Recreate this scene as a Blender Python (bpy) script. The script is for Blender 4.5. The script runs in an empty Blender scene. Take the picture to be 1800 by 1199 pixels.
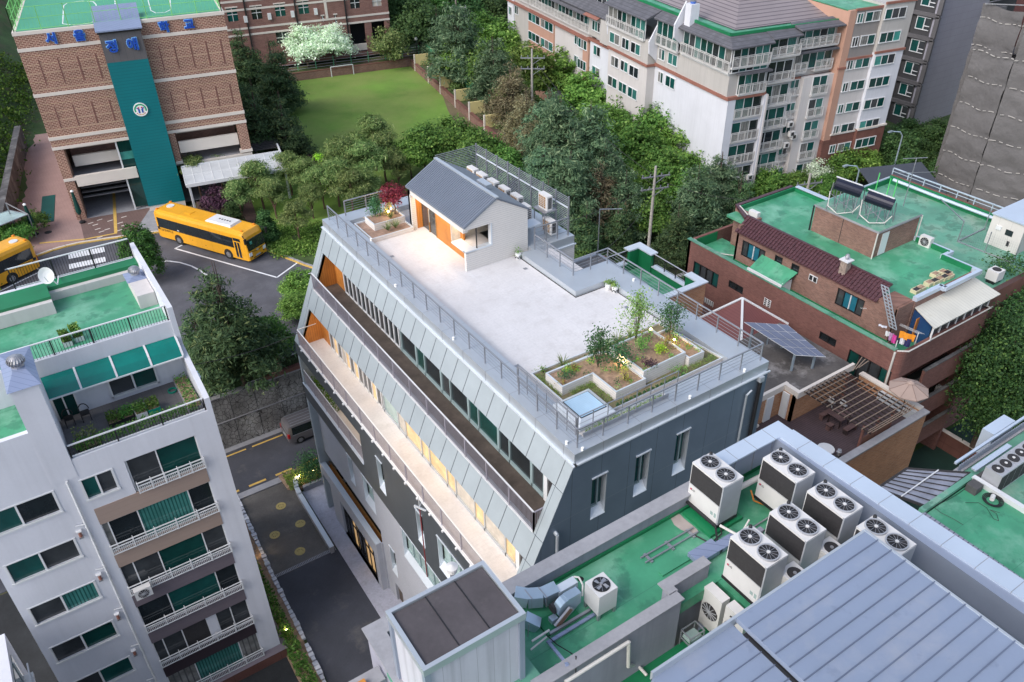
import bpy, math, random
from mathutils import Vector, Matrix
R = math.radians
random.seed(7)
S = bpy.context.scene
COL = S.collection

# ------------------------------------------------------------------ camera
CX = Vector((0.8337, -0.5520, -0.0100)); CAMZ = 45.0
_f = 1428.88
def _basis():
    pit, roll, yaw = R(34.56383528), R(-1.01380764), R(-32.88837744)
    cp, sp = math.cos(pit), math.sin(pit); cr, sr = math.cos(roll), math.sin(roll)
    fw = Vector((0, cp, -sp)); rt = Vector((1, 0, 0)); up = Vector((0, sp, cp))
    r = cr*rt + sr*up; u = -sr*rt + cr*up
    A = Vector((math.sin(yaw), math.cos(yaw), 0)); B = Vector((math.cos(yaw), -math.sin(yaw), 0)); Z = Vector((0, 0, 1))
    t = lambda v: Vector((v.dot(B), v.dot(A), v.dot(Z)))
    return t(r), t(u), t(fw)
CR, CU, CF = _basis()
CAM = Vector((0, 0, CAMZ))
cd = bpy.data.cameras.new('camera'); cam = bpy.data.objects.new('camera', cd); COL.objects.link(cam)
m = Matrix((CR, CU, -CF)).transposed().to_4x4(); m.translation = CAM
cam.matrix_world = m
cd.sensor_width = 36; cd.sensor_fit = 'HORIZONTAL'; cd.lens = _f/1800*36; cd.clip_start = .5; cd.clip_end = 900
S.camera = cam

# ------------------------------------------------------------------ light
SUN_EL, SUN_AZ = R(42), R(262)
w = bpy.data.worlds.new('World'); S.world = w; w.use_nodes = True
nt = w.node_tree; bg = nt.nodes['Background']
sky = nt.nodes.new('ShaderNodeTexSky'); sky.sky_type = 'NISHITA'; sky.sun_disc = False
sky.sun_elevation = SUN_EL; sky.sun_rotation = SUN_AZ; sky.dust_density = 2.0; sky.air_density = 1.0
hs = nt.nodes.new('ShaderNodeHueSaturation'); hs.inputs['Saturation'].default_value = .74; nt.links.new(sky.outputs[0], hs.inputs['Color']); nt.links.new(hs.outputs[0], bg.inputs[0]); bg.inputs[1].default_value = 0.13
sd = bpy.data.lights.new('sun', 'SUN'); sd.energy = 1.1; sd.angle = R(40); sd.color = (1, .95, .9)
so = bpy.data.objects.new('sun', sd); COL.objects.link(so)
# sky sun direction: rotation measured from +Y clockwise
sdir = Vector((math.sin(SUN_AZ)*math.cos(SUN_EL), math.cos(SUN_AZ)*math.cos(SUN_EL), math.sin(SUN_EL)))
so.rotation_euler = (-sdir).to_track_quat('-Z', 'Y').to_euler(); so.location = (0, 0, 80)
S.view_settings.view_transform = 'Standard'; S.view_settings.look = 'None'
S.view_settings.exposure = 1.0; S.view_settings.gamma = 1.0
try:
    S.cycles.max_bounces = 5; S.cycles.diffuse_bounces = 3; S.cycles.glossy_bounces = 3
    S.cycles.transparent_max_bounces = 12; S.cycles.use_denoising = True
except Exception: pass

# ------------------------------------------------------------------ survey helpers: photo ray met with a real plane
def ray(u, v): return (u-900)/_f*CR - (v-599.5)/_f*CU + CF
def PZ(u, v, z): d = ray(u, v); return CAM + d*((z-CAM.z)/d.z)
def PX(u, v, x): d = ray(u, v); return CAM + d*((x-CAM.x)/d.x)
def PY(u, v, y): d = ray(u, v); return CAM + d*((y-CAM.y)/d.y)
def Zo(x0, y0, k): return lambda x, y: (x0+x/k, y0+y/k)
class Frame:
    """vertical facade plane: origin P, direction angle a (deg); local x along, y inward, z up"""
    def __init__(s, P, a):
        s.P = Vector((P[0], P[1], 0)); a = R(a); s.a = a
        s.t = Vector((math.cos(a), math.sin(a), 0)); s.n = Vector((-math.sin(a), math.cos(a), 0))
    def q(s, u, v, off=0):
        d = ray(u, v); P0 = s.P + s.n*off; t = s.n.dot(P0-CAM)/s.n.dot(d); X = CAM + d*t
        return (X-s.P).dot(s.t), X.z
    def w(s, x, y, z): X = s.P + s.t*x + s.n*y; return Vector((X.x, X.y, z))

# ------------------------------------------------------------------ mesh builder
class MB:
    def __init__(s, T=None): s.v = []; s.f = []; s.m = []; s.mats = []; s.T = T; s.cur = 0; s.isl = []
    def mat(s, m):
        if m not in s.mats: s.mats.append(m)
        s.cur = s.mats.index(m); return s
    def add(s, vs, fs):
        n = len(s.v); s.isl.append((n, len(vs), len(s.f), len(fs)))
        if s.T is not None: vs = [s.T(*p) for p in vs]
        s.v += [tuple(p) for p in vs]
        for f in fs: s.f.append([n+i for i in f]); s.m.append(s.cur)
        return s
    def box(s, x0, x1, y0, y1, z0, z1):
        if x0 > x1: x0, x1 = x1, x0
        if y0 > y1: y0, y1 = y1, y0
        if z0 > z1: z0, z1 = z1, z0
        return s.add([(x0,y0,z0),(x1,y0,z0),(x1,y1,z0),(x0,y1,z0),(x0,y0,z1),(x1,y0,z1),(x1,y1,z1),(x0,y1,z1)],
                     [(0,3,2,1),(4,5,6,7),(0,1,5,4),(1,2,6,5),(2,3,7,6),(3,0,4,7)])
    def prism(s, poly, z0, z1):
        a = sum(poly[i][0]*poly[(i+1) % len(poly)][1]-poly[(i+1) % len(poly)][0]*poly[i][1] for i in range(len(poly)))
        if a < 0: poly = poly[::-1]
        n = len(poly); zt = z1 if isinstance(z1, (list, tuple)) else [z1]*n; zb = z0 if isinstance(z0, (list, tuple)) else [z0]*n
        vs = [(p[0], p[1], zb[i]) for i, p in enumerate(poly)] + [(p[0], p[1], zt[i]) for i, p in enumerate(poly)]
        return s.add(vs, [list(range(n))[::-1], list(range(n, 2*n))] + [(i, (i+1) % n, n+(i+1) % n, n+i) for i in range(n)])
    def hexa(s, a, b):   # two quads (bottom a, top b)
        return s.add(list(a)+list(b), [(3,2,1,0),(4,5,6,7),(0,1,5,4),(1,2,6,5),(2,3,7,6),(3,0,4,7)])
    def bar(s, p, q, w, h=None):
        h = h or w; T = s.T
        if T is not None: p, q = T(*p), T(*q)
        p, q = Vector(p), Vector(q); d = (q-p)
        if d.length < 1e-6: return s
        d.normalize(); u = Vector((0, 0, 1)) if abs(d.z) < .95 else Vector((0, 1, 0))
        a = d.cross(u).normalized(); b = a.cross(d).normalized(); a = a*(w/2); b = b*(h/2)
        s.T = None
        s.add([p-a-b, p+a-b, p+a+b, p-a+b, q-a-b, q+a-b, q+a+b, q-a+b], [(3,2,1,0),(4,5,6,7),(0,1,5,4),(1,2,6,5),(2,3,7,6),(3,0,4,7)])
        s.T = T; return s
    def tube(s, p, q, r, r2=None, n=8, cap=True):
        r2 = r if r2 is None else r2; T = s.T
        if T is not None: p, q = T(*p), T(*q)
        p, q = Vector(p), Vector(q); d = q-p
        if d.length < 1e-6: return s
        d.normalize(); u = Vector((0, 0, 1)) if abs(d.z) < .95 else Vector((1, 0, 0))
        a = d.cross(u).normalized(); b = a.cross(d).normalized()
        vs = [p+(a*math.cos(t)+b*math.sin(t))*r for t in [2*math.pi*i/n for i in range(n)]] + \
             [q+(a*math.cos(t)+b*math.sin(t))*r2 for t in [2*math.pi*i/n for i in range(n)]]
        fs = [(i, (i+1) % n, n+(i+1) % n, n+i) for i in range(n)]
        if cap: fs += [list(range(n))[::-1], list(range(n, 2*n))]
        s.T = None; s.add(vs, fs); s.T = T; return s
    def path(s, pts, r, n=6):
        for a, b in zip(pts, pts[1:]): s.tube(a, b, r, n=n)
        return s
    def lathe(s, c, prof, n=16):
        c = Vector(c); vs = []; fs = []
        for r, z in prof:
            for i in range(n):
                t = 2*math.pi*i/n; vs.append((c.x+r*math.cos(t), c.y+r*math.sin(t), c.z+z))
        k = len(prof)
        for j in range(k-1):
            for i in range(n): fs.append((j*n+i, j*n+(i+1) % n, (j+1)*n+(i+1) % n, (j+1)*n+i))
        fs.append(list(range(n))[::-1]); fs.append(list(range((k-1)*n, k*n)))
        return s.add(vs, fs)
    def quad(s, *p): return s.add(list(p), [tuple(range(len(p)))])
    def build_each(s, name, mat=None, parent=None):
        for (v0, nv, f0, nf) in s.isl:
            q = MB(); q.v = s.v[v0:v0+nv]; q.f = [[i-v0 for i in f] for f in s.f[f0:f0+nf]]; q.mats = [s.mats[s.m[f0]]]; q.m = [0]*nf; q.build(name, None, parent)
    def build(s, name, mat=None, parent=None, smooth=False, local=False):
        me = bpy.data.meshes.new(name)
        me.from_pydata(s.v, [], s.f)
        mats = s.mats if s.mats else [mat]
        for mm in mats: me.materials.append(mm)
        me.polygons.foreach_set('material_index', s.m)
        if smooth: me.polygons.foreach_set('use_smooth', [True]*len(s.f))
        me.update()
        o = bpy.data.objects.new(name, me); COL.objects.link(o)
        if parent is not None:
            o.parent = parent
            if not local and parent.type == 'EMPTY':
                o.matrix_parent_inverse = Matrix.Translation(-Vector(parent.location))
        return o

def tag(o, label=None, cat=None, group=None, kind=None):
    if label: o['label'] = label
    if cat: o['category'] = cat
    if group: o['group'] = group
    if kind: o['kind'] = kind
    return o
def thing(name, label, cat, loc=(0, 0, 0), group=None, rz=0):
    o = bpy.data.objects.new(name, None); COL.objects.link(o); o.location = loc; o.rotation_euler = (0, 0, rz)
    o.empty_display_size = .5
    return tag(o, label, cat, group)
def copy_tree(o, loc=None, rz=None, label=None, scale=None, group=None):
    c = o.copy(); COL.objects.link(c)
    if loc is not None: c.location = loc
    if rz is not None: c.rotation_euler = (0, 0, rz)
    if scale is not None: c.scale = scale if hasattr(scale, '__len__') else (scale,)*3
    if label: c['label'] = label
    if group: c['group'] = group
    for ch in CHILD.get(o, []):
        d = ch.copy(); COL.objects.link(d); d.parent = c
        for g in CHILD.get(ch, []):
            e = g.copy(); COL.objects.link(e); e.parent = d
    return c
CHILD = {}
def reg(root):
    for ch in root.children:
        CHILD.setdefault(root, []).append(ch)
        for g in ch.children: CHILD.setdefault(ch, []).append(g)

# ------------------------------------------------------------------ materials
def M(name, col, rough=.6, metal=0., var=.12, scale=.5, bump=0., bscale=30, stain=None, stain_at=(.55, .65), sscale=.35,
      lines=(), brick=None, crack=None, spec=.5, streak=0, stain2=None, col2=None, emit=None, grain=0):
    m = bpy.data.materials.new(name); m.use_nodes = True; nt = m.node_tree; N = nt.nodes; L = nt.links
    b = N['Principled BSDF']; b.inputs['Roughness'].default_value = rough; b.inputs['Metallic'].default_value = metal
    b.inputs['Specular IOR Level'].default_value = spec
    tc = N.new('ShaderNodeTexCoord'); co = tc.outputs['Object']
    def noise(sc, det=4, vec=None, rgh=.6):
        n = N.new('ShaderNodeTexNoise'); n.inputs['Scale'].default_value = sc; n.inputs['Detail'].default_value = det
        n.inputs['Roughness'].default_value = rgh; L.new(vec or co, n.inputs['Vector']); return n.outputs['Fac']
    def mixc(f, a, c):
        x = N.new('ShaderNodeMix'); x.data_type = 'RGBA'
        if hasattr(f, 'links'): L.new(f, x.inputs[0])
        else: x.inputs[0].default_value = f
        for i, q in ((6, a), (7, c)):
            if hasattr(q, 'links'): L.new(q, x.inputs[i])
            else: x.inputs[i].default_value = (*q[:3], 1)
        return x.outputs[2]
    def mth(op, a, c=None):
        x = N.new('ShaderNodeMath'); x.operation = op
        for i, q in ((0, a), (1, c)):
            if q is None: continue
            if hasattr(q, 'links'): L.new(q, x.inputs[i])
            else: x.inputs[i].default_value = q
        return x.outputs[0]
    lo = tuple(c*(1-var) for c in col); hi = tuple(min(1, c*(1+var)) for c in (col2 or col))
    mr = N.new('ShaderNodeMapRange'); mr.inputs[1].default_value = .3; mr.inputs[2].default_value = .7
    L.new(noise(scale), mr.inputs[0])
    c = mixc(mr.outputs[0], lo, hi)
    sep = N.new('ShaderNodeSeparateXYZ'); L.new(co, sep.inputs[0])
    X, Y, Z = sep.outputs; H = mth('ADD', X, Y)
    ax = {'x': X, 'y': Y, 'z': Z, 'h': H}
    bmp = None
    if brick:
        c1, c2, mort, sx, sy = brick[:5]; msz = brick[5] if len(brick) > 5 else .09
        cmb = N.new('ShaderNodeCombineXYZ'); L.new(H, cmb.inputs[0]); L.new(Z, cmb.inputs[1])
        bt = N.new('ShaderNodeTexBrick'); L.new(cmb.outputs[0], bt.inputs['Vector'])
        bt.inputs['Scale'].default_value = 1; bt.inputs['Brick Width'].default_value = sx; bt.inputs['Row Height'].default_value = sy
        bt.inputs['Mortar Size'].default_value = min(sx, sy)*msz; bt.inputs['Color1'].default_value = (*c1, 1); bt.inputs['Color2'].default_value = (*c2, 1)
        bt.inputs['Mortar'].default_value = (*mort, 1); bt.inputs['Bias'].default_value = 0
        mx = N.new('ShaderNodeMix'); mx.data_type = 'RGBA'; mx.blend_type = 'MULTIPLY'; mx.inputs[0].default_value = 1
        L.new(bt.outputs['Color'], mx.inputs[6]); g = mixc(mr.outputs[0], (1-var,)*3, (1+var,)*3); L.new(g, mx.inputs[7]); c = mx.outputs[2]
    if stain:
        s2 = N.new('ShaderNodeMapRange'); s2.inputs[1].default_value = stain_at[0]; s2.inputs[2].default_value = stain_at[1]
        L.new(noise(sscale, 8, rgh=.65), s2.inputs[0]); s2.clamp = True
        f = mth('MULTIPLY', s2.outputs[0], stain[3] if len(stain) > 3 else .7)
        c = mixc(f, c, stain[:3])
    if stain2:
        s4 = N.new('ShaderNodeMapRange'); s4.inputs[1].default_value = stain2[1]; s4.inputs[2].default_value = stain2[2]; L.new(noise(stain2[3], 6), s4.inputs[0]); c = mixc(mth('MULTIPLY', s4.outputs[0], stain2[4]), c, stain2[0])
    if streak:
        mp = N.new('ShaderNodeMapping'); mp.inputs['Scale'].default_value = (3, 3, .12); L.new(co, mp.inputs[0])
        s3 = N.new('ShaderNodeMapRange'); s3.inputs[1].default_value = .45; s3.inputs[2].default_value = .75; L.new(noise(1.2, 6, mp.outputs[0]), s3.inputs[0])
        c = mixc(mth('MULTIPLY', s3.outputs[0], streak), c, tuple(q*.45 for q in col))
    if crack:
        vo = N.new('ShaderNodeTexVoronoi'); vo.feature = 'DISTANCE_TO_EDGE'; vo.inputs['Scale'].default_value = crack[0]; L.new(co, vo.inputs['Vector'])
        c = mixc(mth('LESS_THAN', vo.outputs['Distance'], crack[1]), c, crack[2])
    for (a, per, wd, lc) in lines:
        off = 0
        if isinstance(a, tuple): a, off = a
        fr = mth('FRACT', mth('DIVIDE', mth('ADD', ax[a], 1000*per+off), per))
        msk = mth('LESS_THAN', fr, wd/per)
        c = mixc(msk, c, lc)
    if grain:
        g = N.new('ShaderNodeMapRange'); g.inputs[3].default_value = 1-grain; g.inputs[4].default_value = 1+grain; L.new(noise(9, 3), g.inputs[0])
        mx = N.new('ShaderNodeMix'); mx.data_type = 'RGBA'; mx.blend_type = 'MULTIPLY'; mx.inputs[0].default_value = 1
        L.new(c, mx.inputs[6]); cc = N.new('ShaderNodeCombineColor'); [L.new(g.outputs[0], cc.inputs[i]) for i in range(3)]; L.new(cc.outputs[0], mx.inputs[7]); c = mx.outputs[2]
    L.new(c, b.inputs['Base Color'])
    if bump:
        bn = N.new('ShaderNodeBump'); bn.inputs['Strength'].default_value = bump; bn.inputs['Distance'].default_value = .05 if bscale > 2 else .5
        L.new(noise(bscale, 3), bn.inputs['Height']); L.new(bn.outputs[0], b.inputs['Normal'])
    if emit:
        L.new(c, b.inputs['Emission Color']) if emit[0] is None else setattr(b.inputs['Emission Color'], 'default_value', (*emit[0], 1))
        b.inputs['Emission Strength'].default_value = emit[1]
    return m
LB = 1.85
def leafM(name, a, c, c3=None):
    m = bpy.data.materials.new(name); m.use_nodes = True; nt = m.node_tree; N = nt.nodes; L = nt.links; b = N['Principled BSDF']
    a, c, c3 = [None if q is None else tuple(min(1, x*LB) for x in q) for q in (a, c, c3)]
    g = N.new('ShaderNodeNewGeometry'); oi = N.new('ShaderNodeObjectInfo')
    r = N.new('ShaderNodeValToRGB'); L.new(g.outputs['Random Per Island'], r.inputs[0])
    e = r.color_ramp.elements; e[0].color = (*a, 1); e[1].color = (*c, 1); e[0].position = .05; e[1].position = .85
    if c3: x = e.new(.97); x.color = (*c3, 1)
    hs = N.new('ShaderNodeHueSaturation'); L.new(r.outputs[0], hs.inputs['Color'])
    mr = N.new('ShaderNodeMapRange'); mr.inputs[3].default_value = .8; mr.inputs[4].default_value = 1.25; L.new(oi.outputs['Random'], mr.inputs[0]); L.new(mr.outputs[0], hs.inputs['Value'])
    mr2 = N.new('ShaderNodeMapRange'); mr2.inputs[3].default_value = .48; mr2.inputs[4].default_value = .52; L.new(oi.outputs['Random'], mr2.inputs[0]); L.new(mr2.outputs[0], hs.inputs['Hue'])
    L.new(hs.outputs[0], b.inputs['Base Color']); b.inputs['Roughness'].default_value = .6; b.inputs['Specular IOR Level'].default_value = .25
    tr = N.new('ShaderNodeBsdfTranslucent'); L.new(hs.outputs[0], tr.inputs[0]); ms = N.new('ShaderNodeMixShader'); ms.inputs[0].default_value = .25
    L.new(b.outputs[0], ms.inputs[1]); L.new(tr.outputs[0], ms.inputs[2]); L.new(ms.outputs[0], N['Material Output'].inputs[0])
    return m
def glassM(name, col, rough=.08, emit=0, ecol=None, var=.3):
    return M(name, col, rough=rough, var=var, scale=.7, spec=.7, emit=((ecol or col), emit) if emit else None)

zinc = M('zinc_panel', (.33, .375, .40), .5, .12, .06, .8, lines=[('y', 1.02, .03, (.11, .13, .15))], grain=.03)
zinc_shaded = M('zinc_panel_shaded', (.18, .235, .30), .38, .4, .10, .5, lines=[(('x', .3), 1.45, .02, (.07, .09, .12)), (('z', -.05), 3.45, .025, (.25, .30, .35))])  # same zinc as the slant; end wall's weaker light put into the colour
zinc_dark = M('anthracite_panel', (.085, .095, .105), .45, .3, .1, .6, lines=[('y', 2.1, .02, (.06, .07, .08))])
alu = M('brushed_aluminium', (.50, .54, .58), .38, .5, .05, .8)
alu_white = M('pale_metal_flashing', (.62, .67, .72), .4, .2, .04, .8)
steel = M('galvanised_rail', (.36, .37, .40), .4, .6, .06, 2)
rail_pale = M('painted_rail', (.50, .49, .54), .5, .1, .05, 2)
rail_mauve = M('perforated_rail', (.33, .31, .36), .5, .2, .05, 2)
paver = M('pale_brick_paving', (.58, .57, .58), .8, 0, .07, .35, brick=None, lines=[('x', .5, .012, (.50, .50, .52)), ('y', .22, .012, (.52, .52, .54))], stain=(.44, .42, .42, .55), stain_at=(.5, .72), sscale=1.3, grain=.12)
white_brick = M('white_brick_wall', (.64, .61, .58), .8, 0, .05, .4, lines=[('z', .12, .015, (.44, .42, .42))], grain=.1, bump=.2)
grey_brick = M('silver_brick_wall', (.40, .41, .45), .75, 0, .07, .4, lines=[('z', .12, .015, (.31, .32, .35))], grain=.08)
wood = M('orange_cedar', (.50, .19, .035), .55, 0, .18, 1.5, lines=[('h', .14, .012, (.2, .07, .01))], streak=.4)
wet_deck = M('brown_stone_floor', (.085, .065, .052), .7, 0, .35, 1.2, grain=.25, stain=(.2, .16, .13, .4), stain_at=(.6, .75), sscale=1.5)
wframe = M('white_window_frame', (.66, .67, .68), .5, 0, .03, 1)
mint = M('grey_green_frame', (.30, .39, .40), .45, .1, .04, 1)
black = M('black_metal', (.02, .02, .022), .5, .2, .1, 2)
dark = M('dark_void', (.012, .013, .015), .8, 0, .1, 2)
g_dark = glassM('dark_glass', (.016, .022, .026))
g_teal = glassM('teal_glass', (.009, .068, .062)); g_teal2 = glassM('bright_teal_glass', (.06, .29, .25)); g_deep = glassM('deep_green_glass', (.006, .048, .042))
g_grey = glassM('grey_glass', (.045, .05, .055)); g_pale = glassM('pale_green_glass', (.30, .40, .38), .15)
g_warm = M('lit_window_glass', (.42, .30, .15), .15, var=.5, scale=1.4, emit=((1, .62, .28), .22))
g_blind = M('blind_behind_glass', (.05, .19, .17), .12, 0, .25, 1.2, spec=.7, lines=[('h', .16, .06, (.02, .09, .08))]); g_curt = M('curtain_behind_glass', (.20, .20, .19), .15, 0, .4, 1.5, spec=.7, lines=[('h', .3, .08, (.11, .11, .11))])
curtain = M('pale_curtain', (.5, .46, .4), .8, 0, .2, 2)
green_roof = M('green_roof_coating', (.06, .29, .16), .45, 0, .22, .4, stain=(.19, .43, .30, .9), stain_at=(.47, .66), sscale=.45, grain=.1, stain2=((.035, .17, .10), .56, .62, 1.1, .6), lines=[(('y', .4), 2.6, .018, (.045, .2, .12))])
green_dark = M('dark_green_paint', (.008, .17, .065), .5, 0, .15, .5, grain=.05)
green_pale = M('weathered_green_coating', (.11, .30, .21), .55, 0, .25, .3, stain=(.34, .42, .34, .85), stain_at=(.5, .68), sscale=.45, grain=.08, stain2=((.05, .18, .12), .55, .6, .9, .7))
concrete = M('concrete', (.30, .30, .32), .8, 0, .12, .8, grain=.12, streak=.25)
concrete_d = M('stained_concrete', (.085, .083, .085), .85, 0, .35, .5, grain=.2, stain=(.24, .24, .24, .8), stain_at=(.5, .68), sscale=.6)
lilac_conc = M('grey_lilac_render', (.30, .30, .36), .8, 0, .1, .6, streak=.35, grain=.05)
asphalt = M('asphalt', (.088, .088, .102), .9, 0, .18, .4, grain=.2, stain=(.15, .15, .165, .6), stain_at=(.5, .75), sscale=.5)
asphalt_d = M('dark_asphalt', (.055, .058, .072), .85, 0, .22, .4, grain=.2, stain=(.125, .12, .115, .7), stain_at=(.55, .68), sscale=.5)
asphalt_b = M('brown_asphalt', (.105, .097, .09), .9, 0, .25, .35, grain=.25, stain=(.17, .155, .14, .6), stain_at=(.5, .7), sscale=.8)
white_paint = M('white_road_paint', (.72, .73, .75), .7, 0, .08, 1, grain=.1)
yellow_paint = M('yellow_road_paint', (.62, .40, .10), .7, 0, .12, 2, grain=.1)
white_wall = M('white_render', (.62, .63, .68), .8, 0, .05, .4, streak=.12, grain=.03)
cream_wall = M('cream_render', (.56, .53, .52), .8, 0, .05, .4, streak=.15)
greige = M('greige_render', (.44, .42, .40), .8, 0, .06, .4, streak=.2)
taupe = M('taupe_render', (.25, .23, .22), .8, 0, .06, .4, streak=.15)
salmon = M('salmon_render', (.46, .27, .20), .8, 0, .06, .4, streak=.1)
rust_band = M('rust_cornice', (.27, .115, .085), .7, 0, .1, 1)
plinth_br = M('red_brown_stone', (.17, .075, .06), .6, 0, .2, .7, lines=[('z', .9, .03, (.08, .04, .035)), ('h', 1.4, .02, (.08, .04, .035))])
tan_p = M('tan_panel', (.32, .24, .20), .7, 0, .05, .5, lines=[('z', .3, .012, (.26, .20, .17))])
mauve_p = M('mauve_panel', (.15, .125, .145), .7, 0, .05, .5, lines=[('z', .3, .012, (.12, .10, .12))])
plum_p = M('plum_panel', (.035, .022, .03), .7, 0, .08, .5)
school_brick = M('speckled_red_brick', (.25, .12, .09), .85, 0, .12, .5, brick=((.13, .045, .035), (.24, .10, .075), (.46, .31, .23), .29, .15, .2), grain=.2)
red_brick = M('red_brick', (.2, .08, .06), .85, 0, .18, .4, brick=((.15, .062, .052), (.215, .092, .076), (.19, .12, .105), .23, .075), grain=.12, streak=.15)
red_brick2 = M('brown_brick', (.2, .1, .08), .85, 0, .2, .5, brick=((.17, .085, .065), (.26, .135, .10), (.24, .19, .17), .23, .075), grain=.12)
orange_brick = M('orange_brick', (.4, .2, .1), .8, 0, .12, .6, brick=((.36, .155, .07), (.46, .225, .11), (.44, .34, .26), .3, .1), grain=.1)
stone_band = M('pale_stone_band', (.66, .60, .54), .75, 0, .05, .7)
teal_metal = M('teal_cladding', (.0, .165, .185), .45, .1, .06, .4, lines=[('z', .3, .03, (.0, .11, .13))])
dk_panel = M('dark_grey_panel', (.11, .105, .11), .6, .1, .06, .6, lines=[('h', .5, .02, (.07, .07, .075))])
blue_metal = M('lilac_blue_roofing', (.26, .31, .45), .45, .3, .05, .5, lines=[('h', .35, .03, (.18, .22, .33))])
blue_let = M('blue_letter', (.01, .07, .42), .4, 0, .03, 1); cyan_let = M('pale_blue_edge', (.25, .55, .9), .4, 0, .03, 1)
slate = M('slate_roof', (.17, .195, .24), .5, .2, .06, .8, grain=.04)
shingle = M('charcoal_shingle', (.10, .10, .115), .85, 0, .25, 1.2, lines=[('z', .22, .04, (.07, .07, .08))], grain=.2)
tile_roof = M('mauve_metal_tile', (.25, .215, .22), .6, .1, .06, .5, lines=[('z', .2, .045, (.11, .09, .10))])
maroon_tile = M('maroon_clay_tile', (.075, .030, .036), .4, 0, .3, 4, grain=.2)
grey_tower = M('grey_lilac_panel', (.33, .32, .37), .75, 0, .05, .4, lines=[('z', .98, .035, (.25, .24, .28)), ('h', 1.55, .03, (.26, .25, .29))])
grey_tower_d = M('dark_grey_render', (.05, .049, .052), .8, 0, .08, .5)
sheet_m = M('grey_scaffold_sheeting', (.125, .12, .122), .8, 0, .12, .3, bump=.3, bscale=1.1, grain=.06)
metal_roof = M('blue_grey_standing_seam', (.25, .30, .40), .42, .25, .06, .35, grain=.03, stain=(.34, .36, .42, .6), stain_at=(.5, .7), sscale=.8, stain2=((.13, .16, .22), .6, .7, 2.2, .25))
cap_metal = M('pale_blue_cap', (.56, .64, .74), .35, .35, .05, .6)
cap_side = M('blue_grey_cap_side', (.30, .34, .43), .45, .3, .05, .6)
ac_white = M('ivory_casing', (.62, .61, .60), .5, 0, .05, 1.5, grain=.03)
ac_side = M('grey_and_shaded_casing', (.40, .41, .44), .5, .2, .08, 1.5)
coil = M('dark_coil', (.03, .028, .03), .8, 0, .15, 10, grain=.2)
coil_br = M('orange_coil', (.33, .17, .05), .6, .3, .25, 6, grain=.3)
duct_m = M('galvanised_duct', (.44, .54, .62), .35, .6, .1, 1.5)
yellow_bus = M('yellow_bus_paint', (.78, .37, .018), .35, 0, .06, .9, spec=.6, lines=[('x', 1.4, .014, (.4, .18, .01))], streak=.12, grain=.03)
tyre = M('tyre', (.02, .02, .02), .9, 0, .1, 3); rim = M('rim', (.4, .4, .42), .35, .6, .1, 3)
bark = M('bark', (.09, .065, .05), .95, 0, .3, 3, grain=.3); bark_r = M('pine_bark', (.14, .085, .06), .95, 0, .3, 3, grain=.3)
soil = M('wood_chip_mulch', (.33, .22, .15), .95, 0, .3, 4, grain=.5, bump=.6)
pink_soil = M('pinkish_soil', (.30, .20, .15), .95, 0, .25, 3, grain=.4)
pipe_w = M('ivory_pipe', (.6, .58, .54), .5, 0, .06, 2); rusty = M('red_oxide', (.2, .03, .03), .6, .1, .2, 3)
lamp_em = M('lamp_glow', (1, .75, .4), .5, emit=((1, .7, .35), 14)); lamp_w = M('white_globe', (.85, .86, .85), .4)
# ================================================================== MAIN OFFICE BUILDING
def rail_h(mb, pts, z, h, bars=5, post=1.3, r=.025, mid=False, rp=.035, offs=0):
    """posts + top tube + horizontal bars along a polyline of (x,y)"""
    for sg, (a, b) in enumerate(zip(pts, pts[1:])):
        a, b = Vector((*a, z)), Vector((*b, z)); L = (b-a).length; n = max(1, round(L/post))
        for i in range(1 if sg else 0, n+1): p = a.lerp(b, i/n); mb.bar(p, p+Vector((0, 0, h)), rp*2, rp*1.2)
        mb.bar(a+Vector((0, 0, h)), b+Vector((0, 0, h)), rp*2, rp*1.6)
        for k in range(1, bars+1): zz = h*k/(bars+1); mb.bar(a+Vector((0, 0, zz)), b+Vector((0, 0, zz)), r)
def rail_v(mb, pts, z, h, gap=.12, r=.018, post=1.8, zb=.08, rp=.03):
    for a, b in zip(pts, pts[1:]):
        a, b = Vector((*a, z)), Vector((*b, z)); L = (b-a).length; n = max(1, round(L/post)); m = max(1, round(L/gap))
        for i in range(n+1): p = a.lerp(b, i/n); mb.bar(p, p+Vector((0, 0, h)), rp*2)
        mb.bar(a+Vector((0, 0, h)), b+Vector((0, 0, h)), rp*2, rp*1.3); mb.bar(a+Vector((0, 0, zb)), b+Vector((0, 0, zb)), rp)
        for i in range(m+1): p = a.lerp(b, i/m); mb.bar(p+Vector((0, 0, zb)), p+Vector((0, 0, h)), r)
def holes(mb, u0, u1, z0, z1, hs, put):
    """wall sheet u0..u1 x z0..z1 with rectangular holes hs=[(ua,ub,za,zb)]; put(ua,ub,za,zb) lays a solid piece"""
    us = sorted({u0, u1, *[min(max(h[i], u0), u1) for h in hs for i in (0, 1)]})
    zs = sorted({z0, z1, *[min(max(h[i], z0), z1) for h in hs for i in (2, 3)]})
    for zi in range(len(zs)-1):
        run = None
        for ui in range(len(us)-1):
            um, zm = (us[ui]+us[ui+1])/2, (zs[zi]+zs[zi+1])/2
            if any(h[0] < um < h[1] and h[2] < zm < h[3] for h in hs):
                if run is not None: put(run, us[ui], zs[zi], zs[zi+1]); run = None
            elif run is None: run = us[ui]
        if run is not None: put(run, us[-1], zs[zi], zs[zi+1])
MX0, MX1, MY0, MY1 = 14.28, 24.94, 17.88, 42.44
SX = lambda z: 14.28-.4235*(23.5-z)
B = thing('office_building', 'slanted grey metal-clad office building with two long terraces and a paved roof', 'building', (18, 30, 2))
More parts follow.
